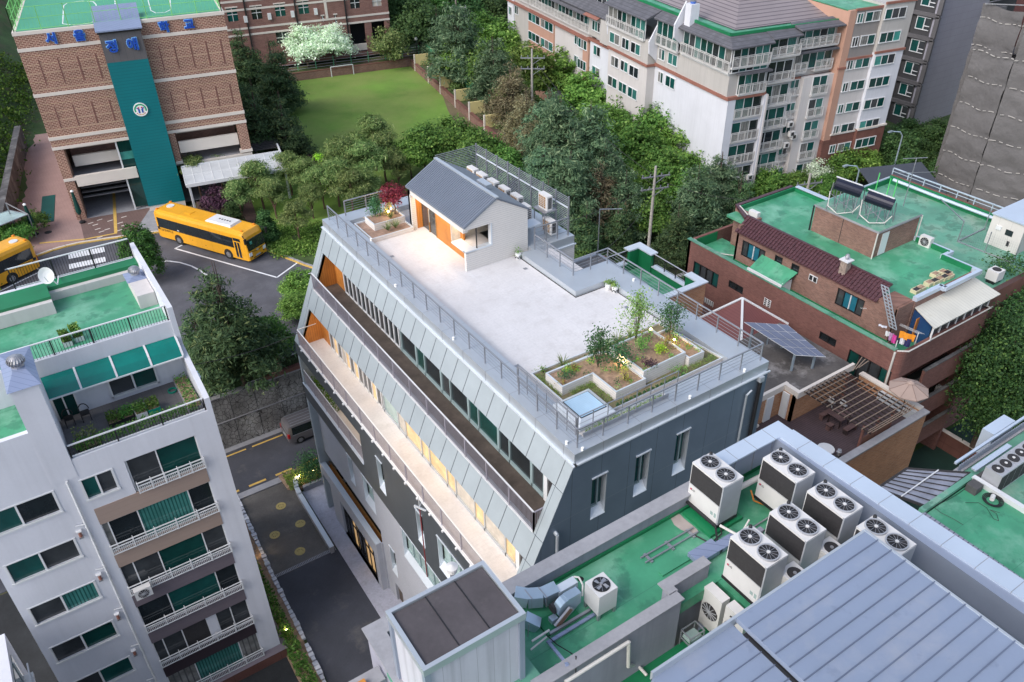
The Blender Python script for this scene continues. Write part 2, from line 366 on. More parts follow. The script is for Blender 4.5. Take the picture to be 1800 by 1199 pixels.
# end wall with three recessed windows
ew = MB().mat(zinc_shaded)
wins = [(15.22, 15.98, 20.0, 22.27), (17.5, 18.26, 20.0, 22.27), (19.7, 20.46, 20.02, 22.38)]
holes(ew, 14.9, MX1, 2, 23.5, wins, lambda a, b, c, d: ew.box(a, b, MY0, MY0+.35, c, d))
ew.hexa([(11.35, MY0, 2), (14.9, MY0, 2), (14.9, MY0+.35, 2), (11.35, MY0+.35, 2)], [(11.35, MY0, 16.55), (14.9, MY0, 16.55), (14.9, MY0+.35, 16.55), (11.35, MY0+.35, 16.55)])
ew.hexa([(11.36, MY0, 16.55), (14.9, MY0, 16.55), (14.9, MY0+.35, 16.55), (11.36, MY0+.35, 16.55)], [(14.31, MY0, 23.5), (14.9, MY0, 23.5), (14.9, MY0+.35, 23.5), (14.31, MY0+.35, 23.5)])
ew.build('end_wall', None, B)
for (a, b, c, d) in wins:
    f = MB().mat(alu_white); f.hexa([(a, MY0-.02, c-.02), (b, MY0-.02, c-.02), (b, MY0+.3, c), (a, MY0+.3, c)], [(a, MY0-.02, c+.01), (b, MY0-.02, c+.01), (b, MY0+.3, c+.4), (a, MY0+.3, c+.4)])
    f.box(a-.02, b+.02, MY0-.05, MY0+.1, d, d+.06); f.mat(alu).box(b-.03, b, MY0+.0, MY0+.3, c+.02, d)
    f.mat(mint); f.box(a, a+.04, MY0+.22, MY0+.3, c+.4, d); f.box((a+b)/2+.06, (a+b)/2+.12, MY0+.2, MY0+.3, c+.4, d); f.box(a, (a+b)/2+.06, MY0+.2, MY0+.3, c+.4, c+.48)
    fo = f.build('window', None, B); MB().box(a, b, MY0+.3, MY0+.34, c, d).build('pane', g_teal, fo)
# other massing
MB().mat(grey_brick).box(MX1-.35, MX1, MY0+.35, 29.0, 2, 23.5).box(22.7, MX1-.35, 28.7, 29.0, 2, 23.5).box(22.7, 23.0, 29.0, 32.6, 2, 23.5).mat(white_brick).box(23.0, 25.2, 32.3, 32.6, 2, 23.5).box(24.9, 25.2, 32.6, MY1, 2, 23.5).build('side_wall', None, B)
MB().mat(zinc).hexa([(11.33, MY1-.3, 2), (24.9, MY1-.3, 2), (24.9, MY1, 2), (11.33, MY1, 2)], [(11.36, MY1-.3, 16.55), (24.9, MY1-.3, 16.55), (24.9, MY1-.01, 16.55), (11.36, MY1-.01, 16.55)])\
  .hexa([(11.36, MY1-.3, 16.55), (24.9, MY1-.3, 16.55), (24.9, MY1-.01, 16.55), (11.36, MY1-.01, 16.55)], [(14.31, MY1-.3, 23.45), (24.9, MY1-.3, 23.45), (24.9, MY1-.01, 23.45), (14.31, MY1-.01, 23.45)]).build('rear_wall', None, B)
# slanted cladding with the two openings
sl = MB().mat(zinc); th = .22
def slant(y0, y1, z0, z1):
    sl.hexa([(SX(z0), y0, z0), (SX(z0)+th, y0, z0), (SX(z0)+th, y1, z0), (SX(z0), y1, z0)], [(SX(z1), y0, z1), (SX(z1)+th, y0, z1), (SX(z1)+th, y1, z1), (SX(z1), y1, z1)])
OY0, OY1 = 18.55, 41.6
holes(sl, MY0+.003, MY1-.003, 16.55, 23.5, [(OY0, OY1, 20.1, 22.3), (OY0, OY1, 16.55, 18.93)], lambda a, b, c, d: slant(a, b, c, d))
sl.build('slanted_cladding', None, B)
# seams standing proud on the slant (real battens)
st = MB().mat(M('seam_grey', (.15, .17, .185), .5, .1))
for z0, z1 in ((22.32, 23.48), (18.95, 20.08)):
    y = MY0+.5
    while y < MY1: st.bar((SX(z0)-.004, y, z0), (SX(z1)-.004, y, z1), .03, .02); y += 1.02
st.bar((SX(20.1)-.004, MY0, 20.1), (SX(20.1)-.004, OY0, 20.1), .02); st.bar((SX(22.3)-.004, MY0, 22.3), (SX(22.3)-.004, OY0, 22.3), .02); st.bar((SX(18.93)-.004, MY0, 18.93), (SX(18.93)-.004, OY0, 18.93), .02)
st.build('panel_seams', None, B)
# dark upright wall below the slant
dw = MB().mat(zinc_dark)
dwin = [(30.38, 31.17, 13.1, 15.45), (25.95, 26.68, 13.1, 15.4), (21.9, 24.47, 13.15, 15.45)]
holes(dw, MY0+.35, MY1, 12.05, 16.5, dwin+[(33.2, MY1+1, 13.25, 15.5)], lambda a, b, c, d: dw.box(11.35, 11.7, a, b, c, d))
dw.box(11.36, 11.8, MY0+.35, MY1-.3, 12.0, 12.05); dw.build('dark_wall', None, B)
def side_window(x, a, b, c, d, k=1, fr=alu_white):
    f = MB().mat(fr); f.hexa([(x-.02, a, c-.02), (x+.32, a, c), (x+.32, b, c), (x-.02, b, c-.02)], [(x-.02, a, c+.02), (x+.32, a, c+.42), (x+.32, b, c+.42), (x-.02, b, c+.02)])
    f.box(x-.05, x+.06, a, b, d, d+.05); f.box(x, x+.32, b-.03, b, c, d); f.mat(mint)
    for i in range(k+1): y = a+(b-a)*i/k; f.box(x+.22, x+.3, max(a, y-.03), min(b, y+.03), c+.42, d)
    f.box(x+.22, x+.3, a, b, c+.42, c+.48)
    o = f.build('window', None, B); MB().box(x+.3, x+.34, a, b, c, d).build('pane', g_teal if k == 1 else g_pale, o)
for i, (a, b, c, d) in enumerate(dwin): side_window(11.35, a, b, c, d, (1, 1, 3)[i])
# silver brick wall and the projecting ground storey
ww = MB().mat(grey_brick); wwin = [(36.7, 37.45, 8.4, 10.7), (33.7, 35.25, 8.45, 10.7), (25.2, 30.02, 8.35, 10.75), (31.55, 32.32, 4.85, 7.1), (31.2, 32.2, 2.0, 3.75)]
holes(ww, MY0+.35, MY1, 2, 12.0, wwin+[(33.4, MY1+1, 5.2, 7.3), (33.4, 41, 2, 5.2)], lambda a, b, c, d: ww.box(11.79, 12.12, a, b, c, d))
ww.build('brick_wall', None, B)
for i, (a, b, c, d) in enumerate(wwin[:4]): side_window(11.79, a, b, c, d, (1, 2, 6, 1)[i])
gw = MB().mat(grey_brick); holes(gw, 33.4, 40.9, 2, 6.35, [(34.0, 39.3, 2.05, 5.15)], lambda a, b, c, d: gw.box(11.35, 11.68, a, b, c, d))
gw.box(11.35, 11.68, 40.9, MY1, 5.4, 6.35).box(11.68, 12.1, 33.3, 33.4, 2, 6.35); gw.mat(alu_white).box(11.33, 11.7, 33.4, MY1+.05, 6.35, 6.4); gw.box(11.68, 24, 40.6, 40.9, 2, 5.4)
gw.build('ground_storey_wall', None, B)
sf = MB().mat(dark).box(11.7, 14, 33.4, MY1, 5.2, 5.3); sf.mat(wood).box(11.7, 12.1, 33.4, MY1, 5.3, 5.95); sf.mat(wet_deck).box(12.6, 12.7, 33.4, MY1-.3, 5.3, 8.4).box(11.8, 12.6, 33.38, 33.45, 5.3, 7.3)
sf.mat(black).box(11.78, 12.6, 33.4, MY1-.3, 7.3, 7.36); sf.mat(coil_br).bar((11.95, 33.5, 6.3), (11.95, MY1, 6.3), .05); sf.build('balcony_recess', None, B)
sh = MB().mat(black)
for i in range(9): y = 34+5.3*i/8; sh.box(11.5, 11.56, y-.03, y+.03, 2.05, 5.15)
sh.box(11.5, 11.56, 34, 39.3, 2.05, 2.15).box(11.5, 11.56, 34, 39.3, 4.0, 4.05)
so_ = sh.build('shopfront', None, B); p = MB()
for i in range(8): p.mat(g_warm if i in (1, 2, 5) else g_grey).box(11.57, 11.6, 34.03+5.3*i/8, 33.97+5.3*(i+1)/8, 2.1, 5.15)
p.build_each('pane', None, so_)
MB().mat(wet_deck).box(11.95, 12.0, 31.2, 32.2, 2, 3.75).build('timber_door', None, B)
# terraces ---------------------------------------------------------
def terrace(z0, z1, xw, fl, glassn, glassb, frame2):
    xo = SX(z0)
    t = MB().mat(fl).box(xo+.02, xw+.1, OY0, OY1, z0-.3, z0-.05); t.build('terrace_floor', None, B)
    t = MB().mat(alu_white).box(SX(z1+.1)+th, xw+.1, OY0, OY1, z1+.04, z1+.14); t.build('soffit', None, B)
    def trap(mb, y0, y1):
        a, b = SX(z0)+.06, SX(z1)+.06
        mb.hexa([(a, y0, z0-.05), (xw, y0, z0-.05), (xw, y1, z0-.05), (a, y1, z0-.05)], [(b, y0, z1+.03), (xw, y0, z1+.03), (xw, y1, z1+.03), (b, y1, z1+.03)])
    wd = MB().mat(wood).box(xw, xw+.1, 40.3, OY1+.1, z0-.05, z1+.05); trap(wd, OY1, OY1+.1); wd.build('timber_lining', None, B)
    el = MB().mat(zinc); trap(el, OY0-.1, OY0); el.build('end_lining', None, B)
    fr = MB().mat(wframe); n = 12; ys = [33.2+(40.3-33.2)*i/n for i in range(n+1)]
    for y in ys: fr.box(xw-.03, xw+.06, y-.045, y+.045, z0-.05, z1+.05)
    fr.box(xw-.03, xw+.06, 33.2, 40.3, z0-.05, z0+.02)
    o = fr.build('narrow_window_row', None, B)
    p = MB()
    for i in range(n): p.mat(random.choice(glassn)).box(xw+.02, xw+.04, ys[i]+.045, ys[i+1]-.045, z0+.02, z1+.05)
    p.build_each('pane', None, o)
    fr = MB().mat(frame2); ys = [19.9]
    wdt = [.85, 1.75]; k = 0
    while ys[-1] < 32.6: ys.append(min(33.1, ys[-1]+wdt[k % 2])); k += 1
    for y in ys: fr.box(xw-.05, xw+.06, y-.04, y+.04, z0-.05, z1+.05)
    fr.box(xw-.05, xw+.06, 19.9, 33.1, z0-.05, z0+.13)
    if frame2 is mint:
        for y in ys[1:-1:2]: fr.box(xw-.03, xw+.05, y+.04, y+.16, z0, z1+.05)
    o = fr.build('glazing', None, B); p = MB()
    for a, b in zip(ys, ys[1:]): p.mat(random.choice(glassb)).box(xw+.02, xw+.04, a+.04, b-.04, z0+.1, z1+.05)
    p.build_each('pane', None, o)
    dd = MB().mat(wframe).box(xw-.08, xw+.06, 19.6, 19.85, z0-.05, z1+.05).mat(coil).box(xw-.02, xw+.05, OY0, 19.6, z0-.05, z1+.05); dd.mat(alu).box(xw-.1, xw-.02, 19.2, 19.25, z0+.9, z0+1.1); dd.build('terrace_door', None, B)
gmix = [g_dark, g_grey, g_grey, g_deep]
terrace(20.1, 22.3, 14.35, wet_deck, [g_dark, g_dark, coil], gmix, mint)
terrace(16.62, 18.93, 12.92, paver, [g_grey, g_warm, curtain, g_grey], [g_warm, curtain, g_warm, g_pale], alu)
# third terrace behind the square opening
t3 = MB().mat(paver).box(11.72, 14.3, 33.2, MY1-.3, 12.9, 13.1).mat(alu_white).box(11.3, 11.75, 33.2, MY1, 13.22, 13.28).mat(grey_brick).box(14.0, 14.3, 33.2, MY1-.3, 13.1, 15.6).mat(wood).box(11.75, 14.2, 33.1, 33.2, 13.0, 15.55)
t3.build('lower_terrace_floor', None, B)
MB().mat(zinc_dark).box(11.72, 14.2, 33.2, MY1-.3, 15.5, 15.6).build('soffit', None, B)
r = MB().mat(rail_mauve); rail_v(r, [(SX(20.1)+.03, OY0), (SX(20.1)+.03, OY1)], 20.12, 1.1, gap=.09); rail_v(r, [(SX(20.1)+.03, OY0), (SX(20.1)+.55, OY0)], 20.12, 1.1, gap=.09)
r.mat(wframe).bar((SX(20.1)+.03, OY0, 21.25), (SX(20.1)+.03, OY1, 21.25), .06, .03).bar((SX(20.1)+.03, OY1, 21.25), (12.7, OY1, 21.25), .04).box(SX(20.1)-.03, SX(20.1)+.12, OY0, OY1, 20.09, 20.13); r.build('terrace_railing', None, B)
r = MB().mat(rail_mauve); rail_v(r, [(11.40, OY0), (11.40, OY1)], 16.65, 1.1, gap=.09)
r.mat(wframe).bar((11.4, OY0, 17.78), (11.4, OY1, 17.78), .06, .03).bar((11.4, OY1, 17.78), (12.6, OY1, 17.78), .04).box(11.3, 11.5, OY0, OY1, 16.56, 16.64)
y = OY0
while y < OY1: r.box(11.22, 11.34, y, y+.1, 16.5, 16.6); y += 1.25
r.build('terrace_railing', None, B)
r = MB().mat(rail_mauve); rail_v(r, [(11.45, 33.3), (11.45, MY1)], 13.28, 1.1, gap=.09); r.mat(wframe).bar((11.45, 33.3, 14.4), (11.45, MY1, 14.4), .05, .03).bar((11.45, MY1, 14.4), (14, MY1, 14.4), .05, .03); r.build('terrace_railing', None, B)
# roof: metal margin, kerb, paving -----------------------------------
KX0, KY0, KX1 = 15.55, 19.05, 23.6
outer = [(MX0, MY0), (MX1, MY0), (MX1, 29.0), (22.75, 29.0), (22.75, 32.3), (25.2, 32.3), (25.2, MY1), (MX0, MY1)]
sl2 = MB().mat(alu)
def margin(x0, x1, y0, y1): sl2.box(x0, x1, y0, y1, 23.5, 24.01)
margin(MX0+.03, KX0, MY0+.03, MY1-.03); margin(KX0, MX1-.03, MY0+.03, KY0); margin(KX1, MX1-.03, KY0, 27.4); margin(21.55, MX1-.03, 27.4, 29.0); margin(21.55, 22.72, 29.0, 32.3); margin(KX0, 25.17, 41.3, MY1-.03); margin(22.3, 25.17, 32.3, 41.3)
sl2.build('roof_margin', None, B)
jt = MB().mat(steel)
y = 18.6
while y < 42: jt.box(MX0+.02, KX0+.002, y, y+.015, 23.52, 24.014); y += 1.9
x = 15.7
while x < 24.8: jt.box(x, x+.015, MY0+.02, KY0+.002, 23.52, 24.014); x += 1.9
jt.build('flashing_joints', None, B)
c = MB().mat(alu_white).box(MX0-.07, MX0+.1, MY0-.07, MY1+.07, 23.45, 23.52).box(MX0, MX1+.07, MY0-.07, MY0+.1, 23.45, 23.52).box(MX1-.1, MX1+.07, MY0, 29.0, 23.45, 23.52).box(23, 25.27, 32.23, 32.4, 23.45, 23.52).box(25.1, 25.27, 32.3, MY1, 23.45, 23.52)
c.build('coping', None, B)
fl = MB().mat(paver).box(KX0, KX1, KY0, 41.3, 23.4, 23.7).mat(dark).box(KX0, KX0+.05, KY0, 41.3, 23.7, 23.706).box(21.5, 21.55, 27.4, 32.3, 23.7, 23.712).box(21.5, KX1, 27.32, 27.38, 23.7, 23.708).box(KX1-.07, KX1-.02, KY0, 27.3, 23.7, 23.71)
fl.build('roof_paving', None, B)
r = MB().mat(steel)
rail_h(r, [(MX0+.35, MY1-.35), (MX0+.35, MY0+.3), (MX1-.3, MY0+.3), (MX1-.3, 28.75), (22.4, 28.75), (22.4, 32.2)], 24.01, .9, bars=4, r=.012, rp=.03)
rail_h(r, [(MX0+1.4, MY1-.35), (18.4, MY1-.35)], 24.01, .9, bars=5, r=.014)
r.build('roof_railing', None, B)
r = MB().mat(steel); rail_h(r, [(14.88, 22.6), (14.88, 18.5), (20.0, 18.5)], 24.05, 1.15, bars=2, post=.7, r=.012, rp=.018); rail_v(r, [(14.84, 22.55), (14.84, 18.55)], 24.3, .83, gap=.09, r=.006, post=9); r.build('inner_railing', None, B)
# skylight
k = MB().mat(alu_white).prism([(15.24, 18.82), (17.05, 18.82), (17.05, 20.6), (15.24, 20.6)], 23.7, 24.25)
k.hexa([(15.24, 18.82, 24.25), (17.05, 18.82, 24.25), (17.05, 20.6, 24.25), (15.24, 20.6, 24.25)], [(15.5, 19.08, 24.42), (16.78, 19.08, 24.42), (16.78, 20.32, 24.42), (15.5, 20.32, 24.42)])
ko = k.build('skylight', None, B); MB().mat(black).box(15.5, 16.78, 19.08, 20.32, 24.42, 24.43).mat(M('skylight_glass', (.36, .52, .66), .15, .0, .1, 1, lines=[('x', .1, .006, (.5, .66, .78)), ('y', .1, .006, (.5, .66, .78))])).box(15.54, 16.74, 19.12, 20.28, 24.43, 24.45).build('pane', None, ko)
# pipes on the end wall and corner
p = MB().mat(alu).tube((13.45, MY0-.15, 20.3), (13.45, MY0-.15, 12), .07).tube((13.45, MY0-.15, 20.3), (13.45, MY0+.1, 20.35), .09).tube((23.62, MY0-.12, 22.8), (23.62, MY0-.12, 12), .05).tube((23.62, MY0-.12, 22.8), (23.9, MY0-.12, 22.95), .05)
p.box(24.25, 24.5, MY0-.22, MY0, 23.25, 23.5); p.mat(black).tube((24.38, MY0-.12, 23.3), (24.38, MY0-.12, 8), .09); p.build('drain_pipe', None, B)
# ------------------------------------------------- gabled roof house
HX0, HXA, HX1, HY0, HY1 = 18.38, 20.33, 22.27, 32.68, 39.05
h = MB().mat(white_brick)
# near gable with corner window hole
holes(h, HX0, HX1, 23.7, 26.25, [(HX0-.1, 20.0, 24.85, 26.08)], lambda a, b, c, d: h.box(a, b, HY0, HY0+.2, c, d))
h.hexa([(HX0, HY0, 26.25), (HX1, HY0, 26.25), (HX1, HY0+.2, 26.25), (HX0, HY0+.2, 26.25)], [(HXA-.01, HY0, 27.32), (HXA+.01, HY0, 27.32), (HXA+.01, HY0+.2, 27.32), (HXA-.01, HY0+.2, 27.32)])
h.hexa([(HX0, HY1-.2, 23.7), (HX1, HY1-.2, 23.7), (HX1, HY1, 23.7), (HX0, HY1, 23.7)], [(HX0, HY1-.2, 26.25), (HX1, HY1-.2, 26.25), (HX1, HY1, 26.25), (HX0, HY1, 26.25)])
h.hexa([(HX0, HY1-.2, 26.25), (HX1, HY1-.2, 26.25), (HX1, HY1, 26.25), (HX0, HY1, 26.25)], [(HXA-.01, HY1-.2, 27.32), (HXA+.01, HY1-.2, 27.32), (HXA+.01, HY1, 27.32), (HXA-.01, HY1, 27.32)])
h.box(HX1-.2, HX1, HY0+.2, HY1-.2, 23.7, 26.25).box(19.2, 19.35, 34.1, HY1-.2, 25.55, 26.3).box(HX0, 19.0, HY1-.3, HY1, 23.7, 26.2)
h.box(HX0, HX0+.3, HY0+.2, HY1-.2, 25.85, 26.2); ho = h.build('roof_house', None, B)
t = MB().mat(wood).box(19.0, 19.12, 34.0, 37.0, 23.7, 25.85).box(19.0, 19.12, 38.75, 38.8, 23.7, 25.85).box(HX0+.3, 19.0, HY1-.36, HY1-.3, 23.7, 25.85).box(19.0, 19.12, 32.9, 34.0, 23.7, 24.7); t.build_each('timber_wall', None, ho)
t = MB().mat(g_grey)
t.box(19.03, 19.06, 37.05, 38.7, 23.72, 25.8).mat(coil_br).box(18.98, 19.1, 36.98, 37.05, 23.7, 25.85).box(18.98, 19.1, 38.7, 38.77, 23.7, 25.85).box(18.98, 19.1, 37.84, 37.9, 23.7, 25.85).mat(alu).box(18.93, 18.97, 37.7, 37.74, 24.4, 25.2); t.build('glass_door', None, ho)
t = MB().mat(alu_white).box(HX0-.02, 20.0, HY0-.02, HY0+.3, 24.8, 24.88).box(HX0-.02, 19.0, HY0, 34.2, 24.76, 24.84).box(19.92, 20.0, HY0-.02, HY0+.25, 24.88, 26.08).mat(curtain).box(HX0+.1, 20.9, 34.3, 34.4, 24.8, 26.2).mat(paver).box(HX0+.1, 20.2, HY0+.25, 34.3, 24.7, 24.8).mat(black).box(19.05, 19.1, HY0+.02, HY0+.08, 24.88, 26.08)
t.build('corner_window', None, ho)
t = MB().mat(slate)
for s_, xe in ((-1, HX0-.08), (1, HX1+.08)):
    t.hexa([(HXA, HY0-.06, 27.36), (xe, HY0-.06, 26.2), (xe, HY1+.06, 26.2), (HXA, HY1+.06, 27.36)], [(HXA, HY0-.06, 27.46), (xe, HY0-.06, 26.3), (xe, HY1+.06, 26.3), (HXA, HY1+.06, 27.46)])
y = HY0
t.mat(M('seam_slate', (.20, .23, .29), .45, .3, .05, 1))
while y < HY1:
    t.bar((HXA, y, 27.48), (HX0-.08, y, 26.32), .035, .05); y += .165
t.mat(alu).box(HXA-.1, HXA+.1, HY0-.08, HY1+.08, 27.43, 27.5); t.build('roof', None, ho)
t = MB().mat(alu).box(20.9, 21.3, 34.6, 35.6, 27.0, 27.25); t.build('roof_vent_strip', None, ho)
# lamp under the eave of the roof house and the terrace lights (all lit in the photo)
def area(name, loc, sx, sy, e, col=(1, .72, .42), rot=(0, 0, 0)):
    l = bpy.data.lights.new(name, 'AREA'); l.shape = 'RECTANGLE'; l.size = sx; l.size_y = sy; l.energy = e; l.color = col
    o = bpy.data.objects.new(name, l); COL.objects.link(o); o.location = loc; o.rotation_euler = rot; o.parent = B; o.matrix_parent_inverse = Matrix.Translation(-Vector(B.location))
area('eave_light', (18.8, 36, 25.8), .1, 5, 45)
y = OY0+.8
k = 0
while y < OY1:
    area('terrace_light', (12.55, y, 18.9), .1, .3, 6.5); y += 1.9
area('lower_terrace_light', (13.2, 37, 15.45), .1, 7, 30)
# louvre screen and platform at the rear corner of the roof
sc = MB().mat(steel)
for zz in [24.3+.11*i for i in range(18)]:
    sc.bar((25.0, 32.6, zz), (25.0, MY1-.1, zz), .03); sc.bar((22.0, MY1-.1, zz), (25.0, MY1-.1, zz), .03)
for y in [32.6+(MY1-.1-32.6)*i/8 for i in range(9)]: sc.box(24.9, 24.98, y-.03, y+.03, 24.01, 26.3)
sc.mat(alu_white).bar((24.95, 32.6, 25.6), (24.95, MY1-.1, 25.6), .07, .05); sc.build('louvre_screen', None, B)
r = MB().mat(steel); rail_h(r, [(22.6, 32.5), (24.9, 32.5)], 24.01, 1.1, bars=3, r=.02, post=.8); r.build('platform_railing', None, B)
# ================================================================== GROUND, ROADS
def sstep(a, b, x): t = max(0, min(1, (x-a)/(b-a))); return t*t*(3-2*t)
SF = Frame(PZ(136.7, 388, 8), -10.2)          # school facade plane
FL = Frame((57.9, 117.6), -11)                # far right corner of the lawn
def loc(fr, x, y): d = Vector((x, y, 0))-fr.P; return d.dot(fr.t), d.dot(fr.n)
def gh(x, y):
    if y < 53.05: return 1.97
    h = 7.75
    lx, ly = loc(FL, x, y)
    h = h + (3.0-h)*sstep(6, 18, lx) if y > 60 else h + (2.2-h)*sstep(30, 44, x)
    if y <= 72 and y > 60: a = h; b = 7.75 + (2.2-7.75)*sstep(30, 44, x); t = sstep(60, 72, y); h = b*(1-t)+a*t
    sx, sy = loc(SF, x, y)
    if sx < -6: h += min(26, (-6-sx)*.75)*sstep(-9, 3, sy)
    if y > 165: h += (y-165)*.22
    if x > 110: h = h
    return h
g = MB()
xs = [-70+3*i for i in range(110)]; ys = [-30, -10, 0, 10, 20, 30, 40, 50, 53.0, 53.12] + [54+2.5*i for i in range(110)]
for y in ys:
    for x in xs: g.v.append((x, y, gh(x, y)))
n = len(xs)
for j in range(len(ys)-1):
    for i in range(n-1): g.f.append([j*n+i, j*n+i+1, (j+1)*n+i+1, (j+1)*n+i]); g.m.append(0)
grass_m = M('hillside_growth', (.035, .075, .018), .95, 0, .4, .25, stain=(.075, .06, .035, .8), stain_at=(.5, .65), sscale=.4, grain=.5, bump=.8, bscale=6)
tag(g.build('ground', grass_m, smooth=True), kind='structure')
def sheet(name, m, poly, z, kind='structure', th=.04):
    o = MB().mat(m).prism([(p[0], p[1]) for p in poly], z-th, z).build(name); return tag(o, kind=kind)
Pz = lambda pts, z: [PZ(u, v, z) for u, v in pts]
# school forecourt road
k0 = Zo(0, 350, 5.993); k1 = Zo(250, 340, 5.993); k2 = Zo(60, 240, 5.993)
curb = [(-60, 505), (0, 470)] + [k0(380, 605), k0(560, 540), k0(700, 500), k0(830, 470), k0(1080, 430), k0(1290, 400), k0(1500, 370), (280, 408)]
curb2 = [(400, 420), (440, 430), k1(1340, 610), k1(1480, 665), k1(1600, 712), (535, 466), (560, 474)]
road = Pz(curb + curb2, 8)
sheet('school_road', asphalt, [tuple(p[:2]) for p in road] + [(24, 58), (24, 53.3), (-20, 53.3), (-30, 80)], 8.0)
def strip(mb, pts, w, z0, z1):
    for a, b in zip(pts, pts[1:]):
        a, b = Vector((a[0], a[1], 0)), Vector((b[0], b[1], 0)); d = (b-a).normalized(); nn = Vector((-d.y, d.x, 0))*w/2; e = d*w*.15
        mb.prism([tuple((a-nn-e)[:2]), tuple((b-nn+e)[:2]), tuple((b+nn+e)[:2]), tuple((a+nn-e)[:2])], z0, z1)
kb = MB().mat(yellow_paint); pts = Pz(curb, 8.05); strip(kb, pts, .16, 7.9, 8.1); kb.mat(stone_band)
q = [p+Vector((-.03, .22, 0)) for p in pts]; strip(kb, q, .18, 7.9, 8.12); tag(kb.build('plaza_kerb'), kind='structure')
kb = MB().mat(yellow_paint); pts = Pz(curb2, 8.05); strip(kb, pts, .14, 7.9, 8.1); kb.mat(concrete); strip(kb, [p+Vector((.12, .2, 0)) for p in pts], .2, 7.9, 8.14); tag(kb.build('garden_kerb'), kind='structure')
mk = MB().mat(white_paint)
for a in ([(720, 575), (1095, 503), (1105, 555), (723, 632)], [(725, 687), (1108, 607), (1115, 657), (730, 738)]):
    mk.quad(*[PZ(*k0(*p), 8.008) for p in a])
zb = Pz([k0(735, 800), k0(1130, 712), k0(1130, 770), k0(735, 850)], 8.008)
mk.quad(*zb)
def paint(pts, w, z): strip(mk, Pz(pts, z), w, z-.01, z+.004)
paint([k1(420, 545), k1(345, 580), k1(1420, 885), k1(1635, 730)], .16, 8.006)
paint([k1(150, 712), k1(280, 712), k1(400, 728), k1(520, 765), k1(610, 812), k1(680, 860)], .16, 8.006)
paint([k0(0, 970), k0(440, 755), k0(350, 710)], .14, 8.006); paint([k0(1130, 710), k0(1300, 685), k0(1420, 672), k0(1780, 655)], .12, 8.006)
tag(mk.build('road_markings'), kind='structure')
# plaza paving
pink = M('pink_block_paving', (.33, .215, .19), .85, 0, .12, .5, lines=[('x', .3, .02, (.27, .18, .16)), ('y', .15, .015, (.27, .17, .15))], grain=.15)
brn = M('brown_block_paving', (.15, .095, .085), .85, 0, .15, .5, lines=[('x', .3, .02, (.11, .07, .06))], grain=.15)
PP = [tuple(p[:2]) for p in Pz([(-60, 500), (0, 466)] + [k0(380, 600), k0(560, 535), k0(830, 465), k0(892, 458), k0(895, 240)], 8)]
far = SF.w(0, 30, 8); sheet('plaza_paving', pink, PP + [tuple(SF.w(-.2, 30, 8)[:2]), tuple(SF.w(-6, 30, 8)[:2]), tuple(SF.w(-6, -3, 8)[:2]), (-14, 92)], 8.06)
PP = [tuple(p[:2]) for p in Pz([k0(895, 455), k0(1080, 426), k0(1290, 396), k0(1400, 385)], 8)] + [tuple(SF.w(7.2, 0, 8)[:2]), tuple(SF.w(0.2, 0, 8)[:2])]
sheet('entrance_paving', brn, PP, 8.07)
PP = [tuple(p[:2]) for p in Pz([k0(1400, 385), k0(1650, 345)], 8)] + [tuple(SF.w(10.5, 0, 8)[:2]), tuple(SF.w(7.2, 0, 8)[:2])]
sheet('entrance_slab', concrete, PP, 8.08)
sheet('undercroft_floor', concrete, [tuple(SF.w(a, b, 8)[:2]) for a, b in ((.2, 0), (18.4, 0), (18.4, 22), (.2, 22))], 8.05)
mk = MB().mat(yellow_paint)
a, b = PZ(*k2(835, 540), 8.1), PZ(*k2(860, 1010), 8.1); strip(mk, [a, b], .3, 8.06, 8.085)
strip(mk, Pz([k2(60, 1120), k2(540, 1078), k2(870, 1015)], 8.1), .22, 8.06, 8.085)
mk.mat(stone_band)
for i, (x, y) in enumerate([(595, 910), (645, 928), (690, 875), (670, 972), (770, 975), (710, 1000), (800, 885), (905, 908), (940, 935), (945, 845), (900, 985), (690, 1060), (1020, 930), (580, 1105), (640, 1090)]):
    c = PZ(*k2(x, y), 8.1); strip(mk, [c+Vector((-.25, -.02, 0)), c+Vector((.25, .05, 0))], .13, 8.06, 8.083)
tag(mk.build('paving_inlays'), kind='structure')
sheet('green_mat', M('green_mat', (.0, .07, .06), .8), Pz([k2(85, 632), k2(222, 612), k2(208, 890), k2(60, 910)], 8.1), 8.1)
sheet('manhole_cover', black, [tuple((PZ(*k2(147, 1006), 8.1)+Vector((.35*math.cos(t), .35*math.sin(t), 0)))[:2]) for t in [i*.524 for i in range(12)]], 8.09)
# garden by the road and its path
gard = M('garden_ground', (.05, .085, .022), .95, 0, .4, .5, stain=(.11, .065, .05, .9), stain_at=(.45, .6), sscale=.3, grain=.5, bump=.6, bscale=8)
gp = [tuple((p+Vector((.2, .3, 0)))[:2]) for p in Pz(curb2, 8)]
sheet('garden', gard, gp + [(30, 56), (40, 62), (44, 75), (38, 82), (21, 90), tuple(PZ(300, 385, 8)[:2])], 8.1)
sheet('garden_path', brn, Pz([(430, 352), (470, 330), (505, 340), (490, 372), (455, 372), (445, 395), (425, 395)], 8.1), 8.14)
mk = MB().mat(concrete); strip(mk, Pz([(488, 395), (500, 380), (540, 368), (575, 362), (600, 345)], 8.1), .9, 8.1, 8.16); mk.mat(white_paint); strip(mk, Pz([(500, 402), (525, 402), (560, 394)], 8.1), .25, 8.1, 8.2); tag(mk.build('garden_path_edge'), kind='structure')
